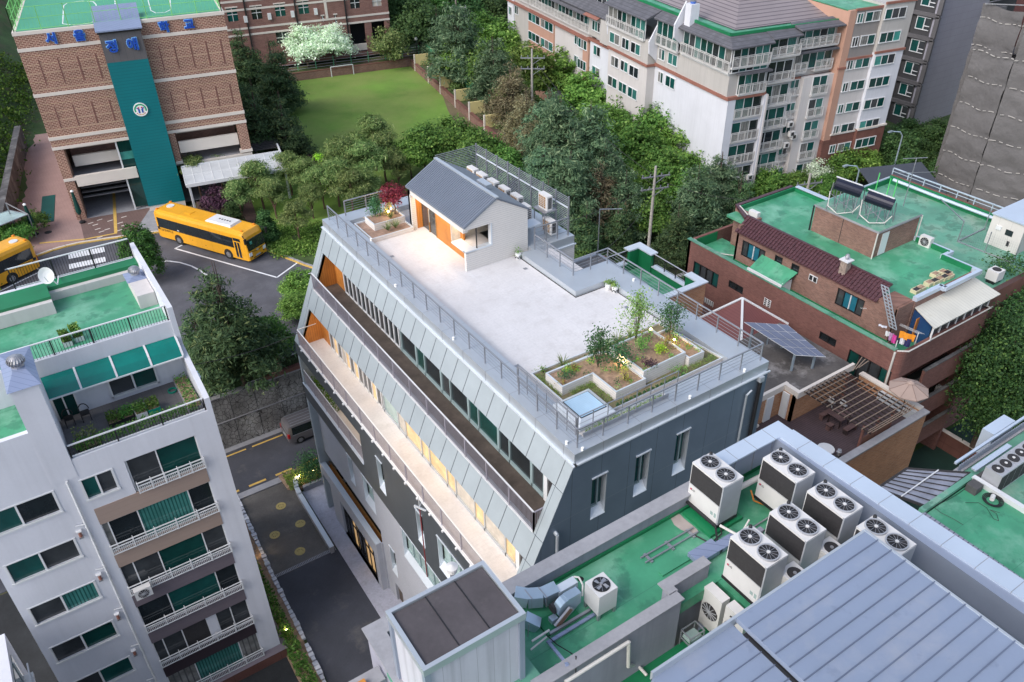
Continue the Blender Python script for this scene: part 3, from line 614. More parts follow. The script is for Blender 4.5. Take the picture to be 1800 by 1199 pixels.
# lawn
lawn_m = M('mown_lawn', (.13, .24, .035), .95, 0, .25, .12, stain=(.22, .26, .07, .85), stain_at=(.42, .68), sscale=.1, grain=.3, bump=.4, bscale=12)
sheet('lawn', lawn_m, [tuple(FL.w(a, b, 8)[:2]) for a, b in ((0, 0), (-30, 0), (-30, -52), (0, -40))], 8.2, th=.3)
sheet('bare_lawn_edge', M('worn_soil', (.14, .115, .06), .95, 0, .3, .8, grain=.4), [tuple(FL.w(a, b, 8)[:2]) for a, b in ((0, -16), (-1.3, -22), (-2.2, -28), (-2, -34), (0, -38))], 8.206, th=.01)
# alley, courtyard
sheet('alley', asphalt_d, [(-20, 47.2), (60, 47.2), (60, 52.7), (-20, 52.7)], 2.0)
sheet('alley_gutter', concrete, [(-20, 52.2), (60, 52.2), (60, 52.75), (-20, 52.75)], 2.05)
mk = MB().mat(yellow_paint)
for x in [-3+2.05*i for i in range(9)]:
    if x < 12: mk.box(x, x+1.3, 47.55, 47.75, 1.98, 2.008)
for x in (5.9, 8.9): mk.box(x, x+2.5, 51.75, 51.9, 1.98, 2.008)
tag(mk.build('alley_lines'), kind='structure')
sheet('courtyard_ramp', asphalt_b, [(6.2, 46.6), (10.2, 46.6), (10.3, 38.5), (5.9, 38.5)], 2.02)
sheet('courtyard_lower', asphalt_d, [(5.9, 38.3), (10.3, 38.3), (10.3, 10), (5.6, 10)], 2.0)
sheet('courtyard_pavement', M('speckled_grey_paving', (.42, .42, .48), .85, 0, .08, .6, grain=.25, stain=(.30, .29, .33, .7), stain_at=(.5, .75), sscale=2.5), [(10.3, 44.8), (12.3, 44.8), (12.3, 10), (10.3, 10)], 2.05)
d = MB().mat(concrete).box(5.9, 10.2, 38.3, 38.55, 1.9, 2.05).mat(black)
for i in range(40): d.box(5.95+i*.106, 5.99+i*.106, 38.33, 38.52, 2.05, 2.053)
tag(d.build('drain_grate'), kind='structure')
tag(MB().mat(concrete).box(5.9, 10.3, 46.6, 47.2, 1.9, 2.12).build('entrance_kerb'), kind='structure')
kk = Zo(400, 820, 5.993)
yl = M('ochre_cover', (.42, .33, .12), .7, 0, .12, 3, grain=.15)
for i, (x, y) in enumerate([(562, 416), (766, 602), (497, 720), (763, 893)]):
    c = PZ(*kk(x, y), 2.03); mb = MB().mat(yl).lathe((c.x, c.y, 2.0), [(.36, 0), (.36, .035)], 20).mat(black)
    for a in range(8 if i % 2 == 0 else 4): mb.box(c.x+.18*math.cos(a*.785)-.03, c.x+.18*math.cos(a*.785)+.03, c.y+.16*math.sin(a*.785)-.02, c.y+.16*math.sin(a*.785)+.02, 2.03, 2.039)
    tag(mb.build('manhole_cover'), ['round ochre manhole cover nearest the alley on the brown ramp', 'round ochre manhole cover beside the low white courtyard wall', 'round ochre manhole cover with two rows of dark holes nearest the hedge strip', 'round ochre manhole cover just above the drain grate'][i], 'manhole cover', 'ochre manhole covers in the courtyard')
cw = [PZ(*kk(x, y), 2.6) for x, y in ((735, 110), (715, 150), (725, 220), (760, 290), (1095, 845))]
mb = MB().mat(concrete); strip(mb, cw, .26, 1.9, 2.6); mb.mat(alu_white); strip(mb, cw, .32, 2.6, 2.64); tag(mb.build('courtyard_wall'), 'low curving white-capped wall between the courtyard ramp and pavement', 'low wall')
mb = MB().mat(concrete).box(10.45, 12.3, 44.7, 44.95, 1.9, 2.5).build('planter_wall'); tag(mb, 'low grey wall closing the lit planting bed beside the office building', 'low wall')
sheet('planting_bed', soil, [(9.4, 47.2), (9.5, 45.6), (10.3, 44.95), (12.2, 44.95), (12.2, 47.2)], 2.25, th=.2)
sheet('hedge_soil', soil, [(4.4, 47), (6.1, 47), (5.8, 38), (5.3, 20), (4.4, 20)], 2.1, th=.2)
mb = MB().mat(white_wall); sp = [(6.1, 46.9), (5.95, 42.6), (5.8, 38.5), (5.75, 34), (5.6, 29), (5.55, 22)]
for a, b in zip(sp, sp[1:]):
    a, b = Vector((*a, 2)), Vector((*b, 2)); n_ = int((b-a).length/.35)
    for i in range(n_):
        if random.random() < .88: p = a.lerp(b, i/n_); s_ = random.uniform(.1, .17); mb.box(p.x-s_, p.x+s_, p.y-.14, p.y+.14, 2.0, 2.15+random.random()*.1)
tag(mb.build('stone_edging', None), 'row of small white stones edging the hedge strip', 'stone edging', kind='stuff')
# retaining wall, fence with brick pier
rw = MB().mat(M('stained_stone_retaining_wall', (.22, .215, .21), .9, 0, .35, .8, crack=(2.6, .035, (.06, .058, .055)), grain=.3, stain=(.42, .42, .41, .85), stain_at=(.48, .62), sscale=.45, streak=.6))
rw.box(-25, 45, 52.7, 53.1, 1.9, 6.9).mat(concrete).box(-25, 45, 52.62, 53.12, 6.9, 7.0).box(-25, 45, 52.64, 52.7, 4.55, 4.63).mat(plinth_br).box(11.2, 45, 52.66, 53.1, 7.0, 7.3)
x = -24
rw.mat(dark)
while x < 44: rw.box(x, x+.03, 52.688, 52.7, 2, 6.9); x += 1.9
tag(rw.build('retaining_wall'), 'stained stone retaining wall rising from the alley behind the van', 'retaining wall')
fx = [PZ(u, v, 7.0).x for u, v in ((360, 692), (402, 682), (431, 672), (474, 660), (499, 655), (545, 640))]
ft = thing('metal_fence', 'dark bar fence with white rails on top of the stone retaining wall', 'fence', (fx[0], 53.0, 7))
for a, b in ((-6, fx[1]), (fx[2], fx[3]), (fx[4], 40)):
    f = MB().mat(black); rail_v(f, [(a, 53.0), (b, 53.0)], 7.05, 1.25, gap=.16, r=.03, rp=.03); f.mat(rail_pale).bar((a, 53.0, 8.3), (b, 53.0, 8.3), .07).bar((a, 53, 7.15), (b, 53, 7.15), .05); f.build('fence_panel', None, ft)
tag(MB().mat(school_brick).box(fx[3], fx[4]-.1, 52.75, 53.3, 6.9, 8.5).build('brick_pier'), 'speckled red brick pier standing in the bar fence', 'brick pier')
# walls round the lawn
lw = MB(SF and (lambda x, y, z: FL.w(x, y, z))); lw.mat(red_brick2).box(-30, 0, .0, .35, 8, 9.3).mat(plinth_br).box(-30, 0, -.03, .38, 9.3, 9.38)
lw.mat(red_brick2).box(0, .35, -39, 0, 8, 9.2).mat(plinth_br).box(-.03, .4, -39, .0, 9.2, 9.3)
tag(lw.build('lawn_wall'), 'low red brick wall along two sides of the school lawn', 'garden wall')
gs = MB(lambda x, y, z: FL.w(x, y, z)).mat(gard).box(.35, 3.6, -39, 0, 8.0, 9.0).box(-30, 3.6, .35, 4.5, 8, 9.0); tag(gs.build('planting_strip'), kind='structure')
cream = M('cream_yellow_render', (.62, .52, .24), .8, 0, .06, .6, grain=.05)
zz = Zo(720, 60, 4.61); fin = [(65, 295), (170, 395), (270, 482), (395, 592), (515, 695), (645, 805), (800, 955)]
for i, (x, y) in enumerate(fin):
    p = PZ(*zz(x, y), 8.2); lx, ly = loc(FL, p.x, p.y)
    mb = MB(lambda a, b, c: FL.w(a, b, c)).mat(cream).box(.1, 2.2, ly-.1, ly+.1, 9.0, 10.6).mat(stone_band).box(-.08, .1, ly-.13, ly+.13, 8.2, 10.65)
    tag(mb.build('cream_fin_wall'), ['pale yellow fin wall at the far corner of the lawn', 'second pale yellow fin wall from the far lawn corner', 'pale yellow fin wall behind the bright green tree', 'fourth pale yellow fin wall, mid-way along the lawn edge', 'fifth pale yellow fin wall with one thin sapling against it', 'pale yellow fin wall topped by a flat green bush', 'last pale yellow fin wall nearest the office roof'][i], 'fin wall', 'yellow fin walls beside the lawn')
gfm = M('green_fence_paint', (.12, .42, .22), .5, 0, .1, 2)
gf = MB(lambda a, b, c: FL.w(a, b, c)).mat(gfm)
for i in range(17):
    y = -42+i*2.75; gf.box(3.2, 3.28, y-.04, y+.04, 8.6, 10.9)
for z in (8.9, 9.6, 10.3, 10.85): gf.bar((3.24, -42, z), (3.24, 2.5, z), .05)
for i in range(300): y = -42+i*.148; gf.bar((3.24, y, 8.9), (3.24, y, 10.8), .022)
gfo = tag(gf.build('green_fence'), 'pale green wire fence running beside the lawn planting strip', 'fence')
gf = MB(lambda a, b, c: FL.w(a, b, c)).mat(gfm)
for i in range(12): x = -28+i*2.75; gf.box(x-.05, x+.05, 2.4, 2.5, 8.6, 10.6)
gf.mat(rail_pale)
for z in (9.2, 9.6, 10.0, 10.4): gf.bar((-28, 2.45, z), (3, 2.45, z), .04)
tag(gf.build('rail_fence'), 'green-posted rail fence behind the far brick wall of the lawn', 'fence')
gl = MB().mat(white_paint); a, b = PZ(583.5, 135.5, 8.2), PZ(622, 130.5, 8.2); u = Vector((0, 0, 1.5))
gl.bar(a, a+u, .1).bar(b, b+u, .1).bar(a+u, b+u, .1); tag(gl.build('goal_frame'), 'small white football goal frame against the far lawn wall', 'goal')
def globe_lamp(u, v, z, h, label):
    p = PZ(u, v, z+h); t = thing('globe_lamp', label, 'lamp', (p.x, p.y, z))
    MB().mat(black).tube((p.x, p.y, z), (p.x, p.y, z+h-.2), .06).build('pole', None, t); MB().mat(lamp_w).lathe((p.x, p.y, z+h-.25), [(.05, 0), (.2, .06), (.27, .2), (.27, .3), (.2, .44), (.05, .5)], 12).build('globe', None, t, smooth=True)
globe_lamp(731, 68, 8.5, 3.4, 'white globe lamp at the far corner of the lawn'); globe_lamp(924, 223, 8, 3.4, 'white globe lamp beside the green fence near the office roof')
# little footbridge rail below the last fin
fb = MB().mat(steel); a, b = PZ(890, 285, 6.5), PZ(928, 277, 6.5)
for i in range(9): p = a.lerp(b, i/8); fb.bar(p, p+Vector((0, 0, 1.1)), .05)
for h in (.1, .6, 1.1): fb.bar(a+Vector((0, 0, h)), b+Vector((0, 0, h)), .07)
tag(fb.build('metal_handrail'), 'short grey handrail below the last yellow fin wall', 'handrail')

tag(MB().mat(M('dark_yard_paving', (.02, .022, .024), .9, 0, .4, .6, grain=.3)).box(-60, 4.4, -30, 47.0, 1.9, 2.03).build('apartment_yard'), kind='structure')
# ================================================================== SCHOOL
def text_mesh(name, body, size, Tm, m1, m2=None, ext=.06, parent=None, bevel=0.):
    """letters as a mesh; Tm maps text-plane (x right, y up, z out) to world"""
    cu = bpy.data.curves.new(name, 'FONT'); cu.body = body; cu.size = size; cu.extrude = ext; cu.align_x = 'CENTER'; cu.align_y = 'CENTER'; cu.offset = bevel; cu.resolution_u = 3
    o = bpy.data.objects.new(name, cu); COL.objects.link(o); bpy.context.view_layer.update()
    me = bpy.data.meshes.new_from_object(o.evaluated_get(bpy.context.evaluated_depsgraph_get())); bpy.data.objects.remove(o); bpy.data.curves.remove(cu)
    for v in me.vertices: v.co = Tm(*v.co)
    me.materials.clear(); me.materials.append(m1)
    o = bpy.data.objects.new(name, me); COL.objects.link(o)
    if parent is not None:
        o.parent = parent
        if parent.type == 'EMPTY': o.matrix_parent_inverse = Matrix.Translation(-Vector(parent.location))
    return o
def FT(fr): return lambda x, y, z: fr.w(x, y, z)
s0 = SF.w(9, 10, 8)
SC = thing('school_building', 'speckled brick school block with a blue-green tower and a rooftop court', 'building', tuple(s0))
T = FT(SF)
w = MB(T).mat(school_brick)
W, D = 18.6, 22
w.box(0, W, 0, D, 15.9, 26.5).box(0, .9, 0, 1.6, 8, 15.9).box(17.6, W, 0, 1.6, 12.6, 15.9).box(10.8, 11.4, 0, .8, 12.4, 15.9).box(17.6, W, .3, 1.6, 8, 12.6).box(0, .5, 1.6, D, 8, 15.9).box(W-.5, W, 1.6, D, 8, 15.9)
w.build('wall', None, SC)
b = MB(T).mat(stone_band)
for z, h in ((26.5, .3), (25.05, .32), (20.85, .32), (16.6, .32), (15.62, .3)): b.box(-.06, W+.06, -.06, D, z, z+h)
b.box(0, 1.2, -.08, .5, 12.3, 12.6).box(10.8, 11.5, -.08, .5, 12.3, 12.6).box(17.4, 18.7, -.08, .6, 12.45, 12.75); b.build_each('stone_band', None, SC)
f = MB(T).mat(stone_band)
f.box(1.1, 6.9, -.1, .25, 11.6, 12.7).box(1.3, 6.5, 1.4, 1.7, 13.2, 14.3).box(1.3, 6.5, 1.9, 2.1, 14.9, 15.3).box(11.5, 17.5, .3, .6, 13.3, 14.5).box(11.5, 17.4, 1.8, 2.0, 14.9, 15.2).box(11.5, 18.6, -.1, .2, 11.4, 12.3)
f.build_each('balcony_front', None, SC)
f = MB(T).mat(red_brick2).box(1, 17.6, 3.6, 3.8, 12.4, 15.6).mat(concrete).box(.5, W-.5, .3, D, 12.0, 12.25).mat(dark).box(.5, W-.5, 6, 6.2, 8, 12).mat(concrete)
for i in range(5): f.box(.9, 6.8, 2.6+i*.45, 3.0+i*.45, 9.3+i*.35, 9.4+i*.35)
f.build('open_gallery', None, SC)
f = MB(T).mat(wframe).box(5.6, 5.75, .2, .35, 8, 15.6).box(5.7, 7, .9, 1.0, 8, 8.15).box(6.7, 6.8, .9, 1.0, 8, 12).mat(g_deep).box(5.75, 7, .5, .55, 8.2, 15.6).mat(g_teal2).box(5.76, 7, .44, .5, 13.5, 14.3); f.build('stair_glazing', None, SC)
# recessed brick slots
f = MB(T).mat(plinth_br)
for z0, z1 in ((21.9, 24.2), (17.7, 19.8)):
    for x in (1.3, 2.9, 4.6, 6.2, 11.9, 13.3, 14.8, 16.3, 17.7): f.box(x, x+.13, -.015, .1, z0, z1)
f.build('wall_slots', None, SC)
f = MB(T).mat(M('pale_joint', (.55, .4, .26), .8))
for z in (24.6, 23.8, 23.0, 22.2, 21.5, 20.1, 19.3, 18.5, 17.6, 16.1):
    f.box(0, W, -.01, .1, z, z+.035)
f.build('mortar_lines', None, SC)
tw = MB(T).mat(teal_metal).box(7.05, 10.74, -.95, 1, 8.6, 23.45).mat(dk_panel).box(7.05, 10.74, -.95, 1, 23.45, 26.1).mat(stone_band).box(7.1, 10.7, -.9, 1, 8, 8.6)
tw.mat(black).box(6.95, 10.84, -1.1, 2.2, 26.1, 26.3); t_ = tw.build('tower', None, SC)
rf = MB(T).mat(blue_metal); rf.hexa([(6.85, -1.3, 26.3), (10.95, -1.3, 26.3), (10.95, 2.6, 27.75), (6.85, 2.6, 27.75)], [(6.85, -1.3, 26.42), (10.95, -1.3, 26.42), (10.95, 2.6, 27.9), (6.85, 2.6, 27.9)]); rf.mat(dk_panel).hexa([(7.0, -1, 26.2), (10.8, -1, 26.2), (10.8, 2.5, 26.2), (7, 2.5, 26.2)], [(7, -1, 26.38), (10.8, -1, 26.38), (10.8, 2.5, 27.7), (7, 2.5, 27.7)]); rf.build('tower_roof', None, t_)
for ch, x, z, y in (('서', 3.0, 25.95, -.0), ('울', 5.4, 25.95, 0), ('정', 7.95, 24.85, -.95), ('애', 9.75, 24.85, -.95), ('학', 12.9, 25.9, 0), ('교', 15.2, 25.9, 0)):
    sz = 1.15 if y else 1.05
    a = text_mesh('sign_letter', ch, sz, lambda a, b, c, x=x, z=z, y=y: T(x+a, y-.1-c, z+b), blue_let, parent=SC, ext=.1, bevel=.03)
    c_ = text_mesh('letter_edge', ch, sz, lambda a, b, c, x=x, z=z, y=y: T(x+a, y-.02-c*.5, z+b), cyan_let, ext=.04, parent=a, bevel=.085)
# round emblem on the tower: green ring, two blue figures, red heads, gold arc
em = MB(T)
def disc(m, x, z, r, y, n=28, a0=0, a1=2*math.pi, rin=0):
    em.mat(m)
    for i in range(n):
        t0, t1 = a0+(a1-a0)*i/n, a0+(a1-a0)*(i+1)/n
        em.add([(x+rin*math.cos(t0), y, z+rin*math.sin(t0)), (x+r*math.cos(t0), y, z+r*math.sin(t0)), (x+r*math.cos(t1), y, z+r*math.sin(t1)), (x+rin*math.cos(t1), y, z+rin*math.sin(t1))], [(0, 1, 2, 3)])
ex, ez = 8.86, 18.75; wp = M('emblem_white', (.85, .85, .83)); eg = M('emblem_green', (.02, .35, .16)); eb = M('emblem_blue', (.01, .08, .4)); er = M('emblem_red', (.6, .05, .04)); ey = M('emblem_gold', (.7, .5, .05))
em.mat(wp).tube((ex, -1.08, ez), (ex, -.94, ez), .66, n=28); disc(eg, ex, ez, .58, -1.084, a0=-.35, a1=math.pi+.35, rin=.43)
for sx in (-1, 1):
    disc(er, ex+sx*.15, ez+.2, .085, -1.086, n=12); em.mat(eb).box(ex+sx*.15-.08, ex+sx*.15+.08, -1.09, -1.082, ez-.3, ez+.08)
    em.bar((ex+sx*.15, -1.086, ez+.06), (ex+sx*.33, -1.086, ez+.2), .08).bar((ex+sx*.2, -1.086, ez-.1), (ex+sx*.16, -1.086, ez-.32), .07)
for i in range(7): t = -2.45+i*.27; em.mat(ey if i % 2 else er).box(ex+.5*math.cos(t)-.045, ex+.5*math.cos(t)+.045, -1.09, -1.083, ez+.5*math.sin(t)-.045, ez+.5*math.sin(t)+.045)
em.build('round_emblem', None, t_)
court = M('court_green', (.07, .33, .20), .7, 0, .08, .4, grain=.06)
c = MB(T).mat(court).box(.3, W-.3, .3, D-.3, 26.52, 26.84); c.mat(white_paint)
cl = Zo(0, 0, 2.997)
def cline(pts, w=.1):
    P = [PZ(*cl(x, y), 26.85) for x, y in pts]; L = [loc(SF, p.x, p.y) for p in P]
    for a, b in zip(L, L[1:]): c.bar((a[0], a[1], 26.845), (b[0], b[1], 26.845), w, .012)
cline([(330, 125), (335, 30), (355, 15), (430, 5), (490, 8), (507, 25), (498, 110), (475, 122), (400, 133), (330, 125)]); cline([(780, 0), (795, 55), (820, 68), (870, 65), (900, 50), (895, 0)])
for i in range(7): cline([(604+i, -4+i*10), (605+i, 2+i*10)], .12)
c.build('rooftop_court', None, SC)
f = MB(T).mat(M('light_green_fence', (.22, .6, .18), .5))
for a, b in (((.15, .15), (W-.15, .15)), ((.15, .15), (.15, D)), ((W-.15, .15), (W-.15, D))):
    L = math.hypot(b[0]-a[0], b[1]-a[1]); n_ = int(L/2.2)
    for i in range(n_+1): x, y = a[0]+(b[0]-a[0])*i/n_, a[1]+(b[1]-a[1])*i/n_; f.bar((x, y, 26.8), (x, y, 28.9), .07)
    for z in (26.95, 27.9, 28.85): f.bar((*a, z), (*b, z), .04)
    n2 = int(L/.35)
    for i in range(n2): x, y = a[0]+(b[0]-a[0])*i/n2, a[1]+(b[1]-a[1])*i/n2; f.bar((x, y, 26.9), (x, y, 28.85), .012)
f.build('court_fence', None, SC)
# side retaining wall and dark hillside kerb
rw = MB(T).mat(concrete_d).box(-6.3, -6, -1, 26, 7.9, 10.6).mat(concrete_d).box(-6.7, -6.0, -1, 26, 10.6, 10.7); tag(rw.build('side_retaining_wall'), 'tall dark retaining wall holding the wooded slope beside the school', 'retaining wall')
# second school building
S2 = Frame(PZ(690, 92, 9), -10.5)
q = S2.w(-15, 8, 9); SB = thing('classroom_building', 'long red brick classroom building with white bands beyond the lawn', 'building', tuple(q))
T2 = FT(S2)
def q2(x, y): return S2.q(*Zo(380, 0, 4.994)(x, y))
L_, zt = -46, 26
w = MB(T2).mat(M('plain_brick_far', (.2, .1, .08), .85, 0, .12, .5, brick=((.19, .085, .07), (.25, .125, .10), (.24, .17, .15), .4, .13), grain=.15))
openings = []
wn = [(-44, -41, 0), ]
def rect(a, b): (x0, z1), (x1, z0) = q2(*a), q2(*b); return x0, x1, z0, z1
wins2 = [rect((85, 75), (200, 185)), rect((300, 60), (410, 165)), rect((508, 38), (615, 140)), rect((712, 15), (820, 118)), rect((1170, -20), (1265, 70)), rect((1365, -30), (1455, 50)), rect((520, 285), (650, 375)), rect((925, 140), (950, 190)), rect((1035, 130), (1065, 210))]
ops2 = [rect((1170, 205), (1330, 445)), rect((1360, 190), (1500, 430))]
hs = [tuple(r) for r in wins2+ops2]
holes(w, L_, 0, 9, zt, hs, lambda a, b, c, d: w.box(a, b, 0, .3, c, d)); w.box(L_, 0, 14, 14.3, 9, zt).box(-.3, 0, .3, 14, 9, zt).box(L_, L_+.3, .3, 14, 9, zt)
w.build('wall', None, SB)
MB(T2).mat(green_roof).box(L_, 0, 0, 14.3, zt, zt+.2).build('roof', None, SB)
b = MB(T2).mat(stone_band)
for y in (155, 210, -5, -80):
    z = q2(1200, y)[1]
    b.box(L_, .05, -.05, .1, z, z+.28)
x0, z0 = q2(985, 160); b.box(x0-.4, x0, -.06, .1, z0, zt); b.build('stone_band', None, SB)
for r in wins2:
    f = MB(T2).mat(stone_band).box(r[0]-.15, r[1]+.15, -.08, .1, r[3], r[3]+.16); f.mat(wframe).box(r[0], r[1], .05, .12, (r[2]+r[3])/2-.04, (r[2]+r[3])/2+.04).box((r[0]+r[1])/2-.04, (r[0]+r[1])/2+.04, .05, .12, r[2], r[3]); o = f.build('window', None, SB)
    MB(T2).mat(random.choice([g_dark, curtain, g_teal])).box(r[0], r[1], .14, .18, r[2], r[3]).build('pane', None, o)
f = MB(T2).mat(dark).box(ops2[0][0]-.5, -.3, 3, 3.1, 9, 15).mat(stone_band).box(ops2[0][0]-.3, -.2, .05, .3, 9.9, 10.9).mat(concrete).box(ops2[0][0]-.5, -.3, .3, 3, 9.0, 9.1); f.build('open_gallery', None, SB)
for x, y in ((248, 60), (690, 50), (1130, 60)):
    X_ = q2(x, y)[0]; MB(T2).mat(black).tube((X_, -.15, 9), (X_, -.15, zt), .12).build('downpipe', None, SB)
f = MB(T2).mat(wframe)
for x, y in ((258, 170), (467, 145), (670, 125), (873, 103)): X_, z_ = q2(x, y); f.box(X_-.25, X_+.25, -.3, 0, z_-.4, z_+.5)
f.build_each('air_conditioner_box', None, SB)
# translucent entrance canopy beside the school
cp = MB(T).mat(wframe); a = [loc(SF, *PZ(u, v, 11.6)[:2]) for u, v in ((315, 284), (497, 258), (512, 268), (490, 305), (345, 316))]
xs0, xs1, ys0, ys1 = a[0][0], a[1][0], a[4][1], a[0][1]
C_ = thing('glass_canopy', 'translucent ribbed glass canopy on the right side of the school', 'canopy', tuple(SF.w((xs0+xs1)/2, (ys0+ys1)/2, 8)))
cx0, cx1, cy0, cy1 = 11.2, 21.5, -4.6, -.6
for i in range(12): x = cx0+(cx1-cx0)*i/11; cp.bar((x, cy0, 11.65), (x, cy1, 12.15), .07)
cp.bar((cx0, cy0, 11.6), (cx1, cy0, 11.6), .15, .35).bar((cx0, cy1, 12.2), (cx1, cy1, 12.2), .1).bar((cx1, cy0, 11.6), (cx1, cy1+2, 12.2), .15, .3).bar((cx0, -2.6, 11.9), (cx1, -2.6, 11.9), .06)
for x in (cx0+.3, cx1-.3): cp.bar((x, cy0+.3, 8), (x, cy0+.3, 11.6), .2)
cp.build('frame', None, C_)
MB(T).mat(M('canopy_glass', (.50, .52, .54), .3, 0, .12, .5, grain=.05)).hexa([(cx0, cy0, 11.58), (cx1, cy0, 11.58), (cx1, cy1, 12.1), (cx0, cy1, 12.1)], [(cx0, cy0, 11.64), (cx1, cy0, 11.64), (cx1, cy1, 12.16), (cx0, cy1, 12.16)]).build('roof_panel', None, C_)
pv = MB(T).mat(coil)
for i in range(9): pv.box(18.9, 21.8, 1.0+i*.45, 1.2+i*.45, 12.0, 12.1)
for x in (19, 21.7): pv.box(x, x+.12, .9, 5, 11.9, 12.0).box(x, x+.12, 1, 1.12, 8, 11.9).box(x, x+.12, 4.8, 4.92, 8, 11.9)
tag(pv.build('slatted_pergola'), 'small dark slatted pergola behind the glass canopy', 'pergola')
# closed green parasol and lamp by the entrance
def closed_parasol(u, v, z, h, label):
    p = PZ(u, v, z); t = thing('closed_parasol', label, 'parasol', tuple(p)); MB().mat(black).lathe((p.x, p.y, z), [(.3, 0), (.3, .12), (.05, .2)], 10).tube((p.x, p.y, z), (p.x, p.y, z+h), .03).build('pole', None, t)
    MB().mat(green_dark if 0 else M('deep_green_cloth', (.0, .045, .035), .9)).lathe((p.x, p.y, z+.9), [(.12, 0), (.26, .3), (.22, 1), (.12, h-1.1)], 8).build('canopy', None, t); MB().mat(lamp_w).lathe((p.x, p.y, z+h-.2), [(.14, 0), (.16, .1), (.05, .2)], 10).build('cap', None, t)
closed_parasol(145, 391, 8.1, 3.6, 'closed dark green parasol beside the brick pier of the school'); closed_parasol(63, 412, 8.1, 3.4, 'closed dark green parasol by the bus shelter roof')
sh_ = MB().mat(steel); A = [PZ(u, v, 10.6) for u, v in ((-30, 398), (0, 372), (50, 375), (0, 398))]
k3 = Zo(0, 350, 5.993); A = [PZ(*k3(x, y), 10.6) for x, y in ((-150, 190), (100, 120), (295, 160), (0, 280), (-150, 320))]
ST = thing('shelter_roof', 'small grey glass shelter roof at the left edge above the bus', 'shelter', tuple(A[3]-Vector((0, 0, 2.5))))
MB().mat(g_pale).prism([(p.x, p.y) for p in A], 10.55, 10.6).build('roof_panel', None, ST)
for a, b in zip(A, A[1:]+A[:1]): sh_.bar(a, b, .08)
c0 = PZ(*k3(60, 40), 11.8); sh_.bar(c0, A[2], .08).bar(c0, Vector((c0.x, c0.y, 8)), .12); sh_.bar(Vector((A[2].x, A[2].y, 8)), A[2], .1); sh_.build('frame', None, ST)
# ================================================================== LEFT APARTMENT BLOCK
A = thing('apartment_block', 'white apartment block at the left edge with tan, mauve and plum balcony bands', 'building', (-1, 38, 2))
AY = 32.62
w = MB().mat(white_wall)
lw_ = [(-5.87, -3.03, 16.68-2.98*k-1.15, 16.68-2.98*k) for k in range(6)] + [(-5.87, -3.0, 18.5, 19.68)]
holes(w, -6.23, 4.31, 2.2, 21.0, lw_ + [(-1.8, 3.24, 2.9, 17.86), (.05, 3.24, 17.8, 19.85), (-1.87, -.55, 18.55, 19.7)], lambda a, b, c, d: w.box(a, b, AY, AY+.25, c, min(d, 20.6)))
w.box(4.06, 4.31, AY+.25, 44.2, 2.2, 20.6).box(-6.22, -6.0, AY+.25, 43.9, 2.2, 22).box(-6.23, 4.31, 43.9, 44.2, 2.2, 23.9).box(-1.85, 4.06, AY+.25, 36.3, 20.4, 20.6)
w.hexa([(4.06, AY, 20.6), (4.31, AY, 20.6), (4.31, 36.2, 20.6), (4.06, 36.2, 20.6)], [(4.06, AY, 21.65), (4.31, AY, 21.65), (4.31, 36.2, 22.6), (4.06, 36.2, 22.6)])
w.box(4.06, 4.31, 36.2, 44.2, 20.6, 24.75).box(-1.85, 4.06, AY, AY+.25, 20.6, 20.95)
holes(w, -1.9, 4.06, 20.6, 24.0, [(.63, 2.71, 20.97, 22.23), (-1.8, -.93, 20.6, 22.26)], lambda a, b, c, d: w.box(a, b, 36.3, 36.55, c, d))
w.box(-2.9, -1.86, AY-.02, 35.7, 20.0, 25.15).box(-6.23, -2.9, AY, AY+.25, 20.6, 23.0).box(-6.0, -2.9, 36.3, 36.55, 20, 24.0)
w.build('wall', None, A)
MB().mat(plinth_br).box(-6.5, 4.65, AY-.35, 44.4, 1.9, 2.75).mat(mauve_p).hexa([(-6.5, AY-.35, 2.75), (4.65, AY-.35, 2.75), (4.65, 44.4, 2.75), (-6.5, 44.4, 2.75)], [(-6.3, AY-.03, 2.95), (4.34, AY-.03, 2.95), (4.34, 44.4, 2.95), (-6.3, 44.4, 2.95)]).build('stone_plinth', None, A)
pcol = [tan_p, tan_p, mauve_p, mauve_p, plum_p, plum_p]
gl_ = [g_grey, g_deep, g_teal, g_dark]
random.seed(3)
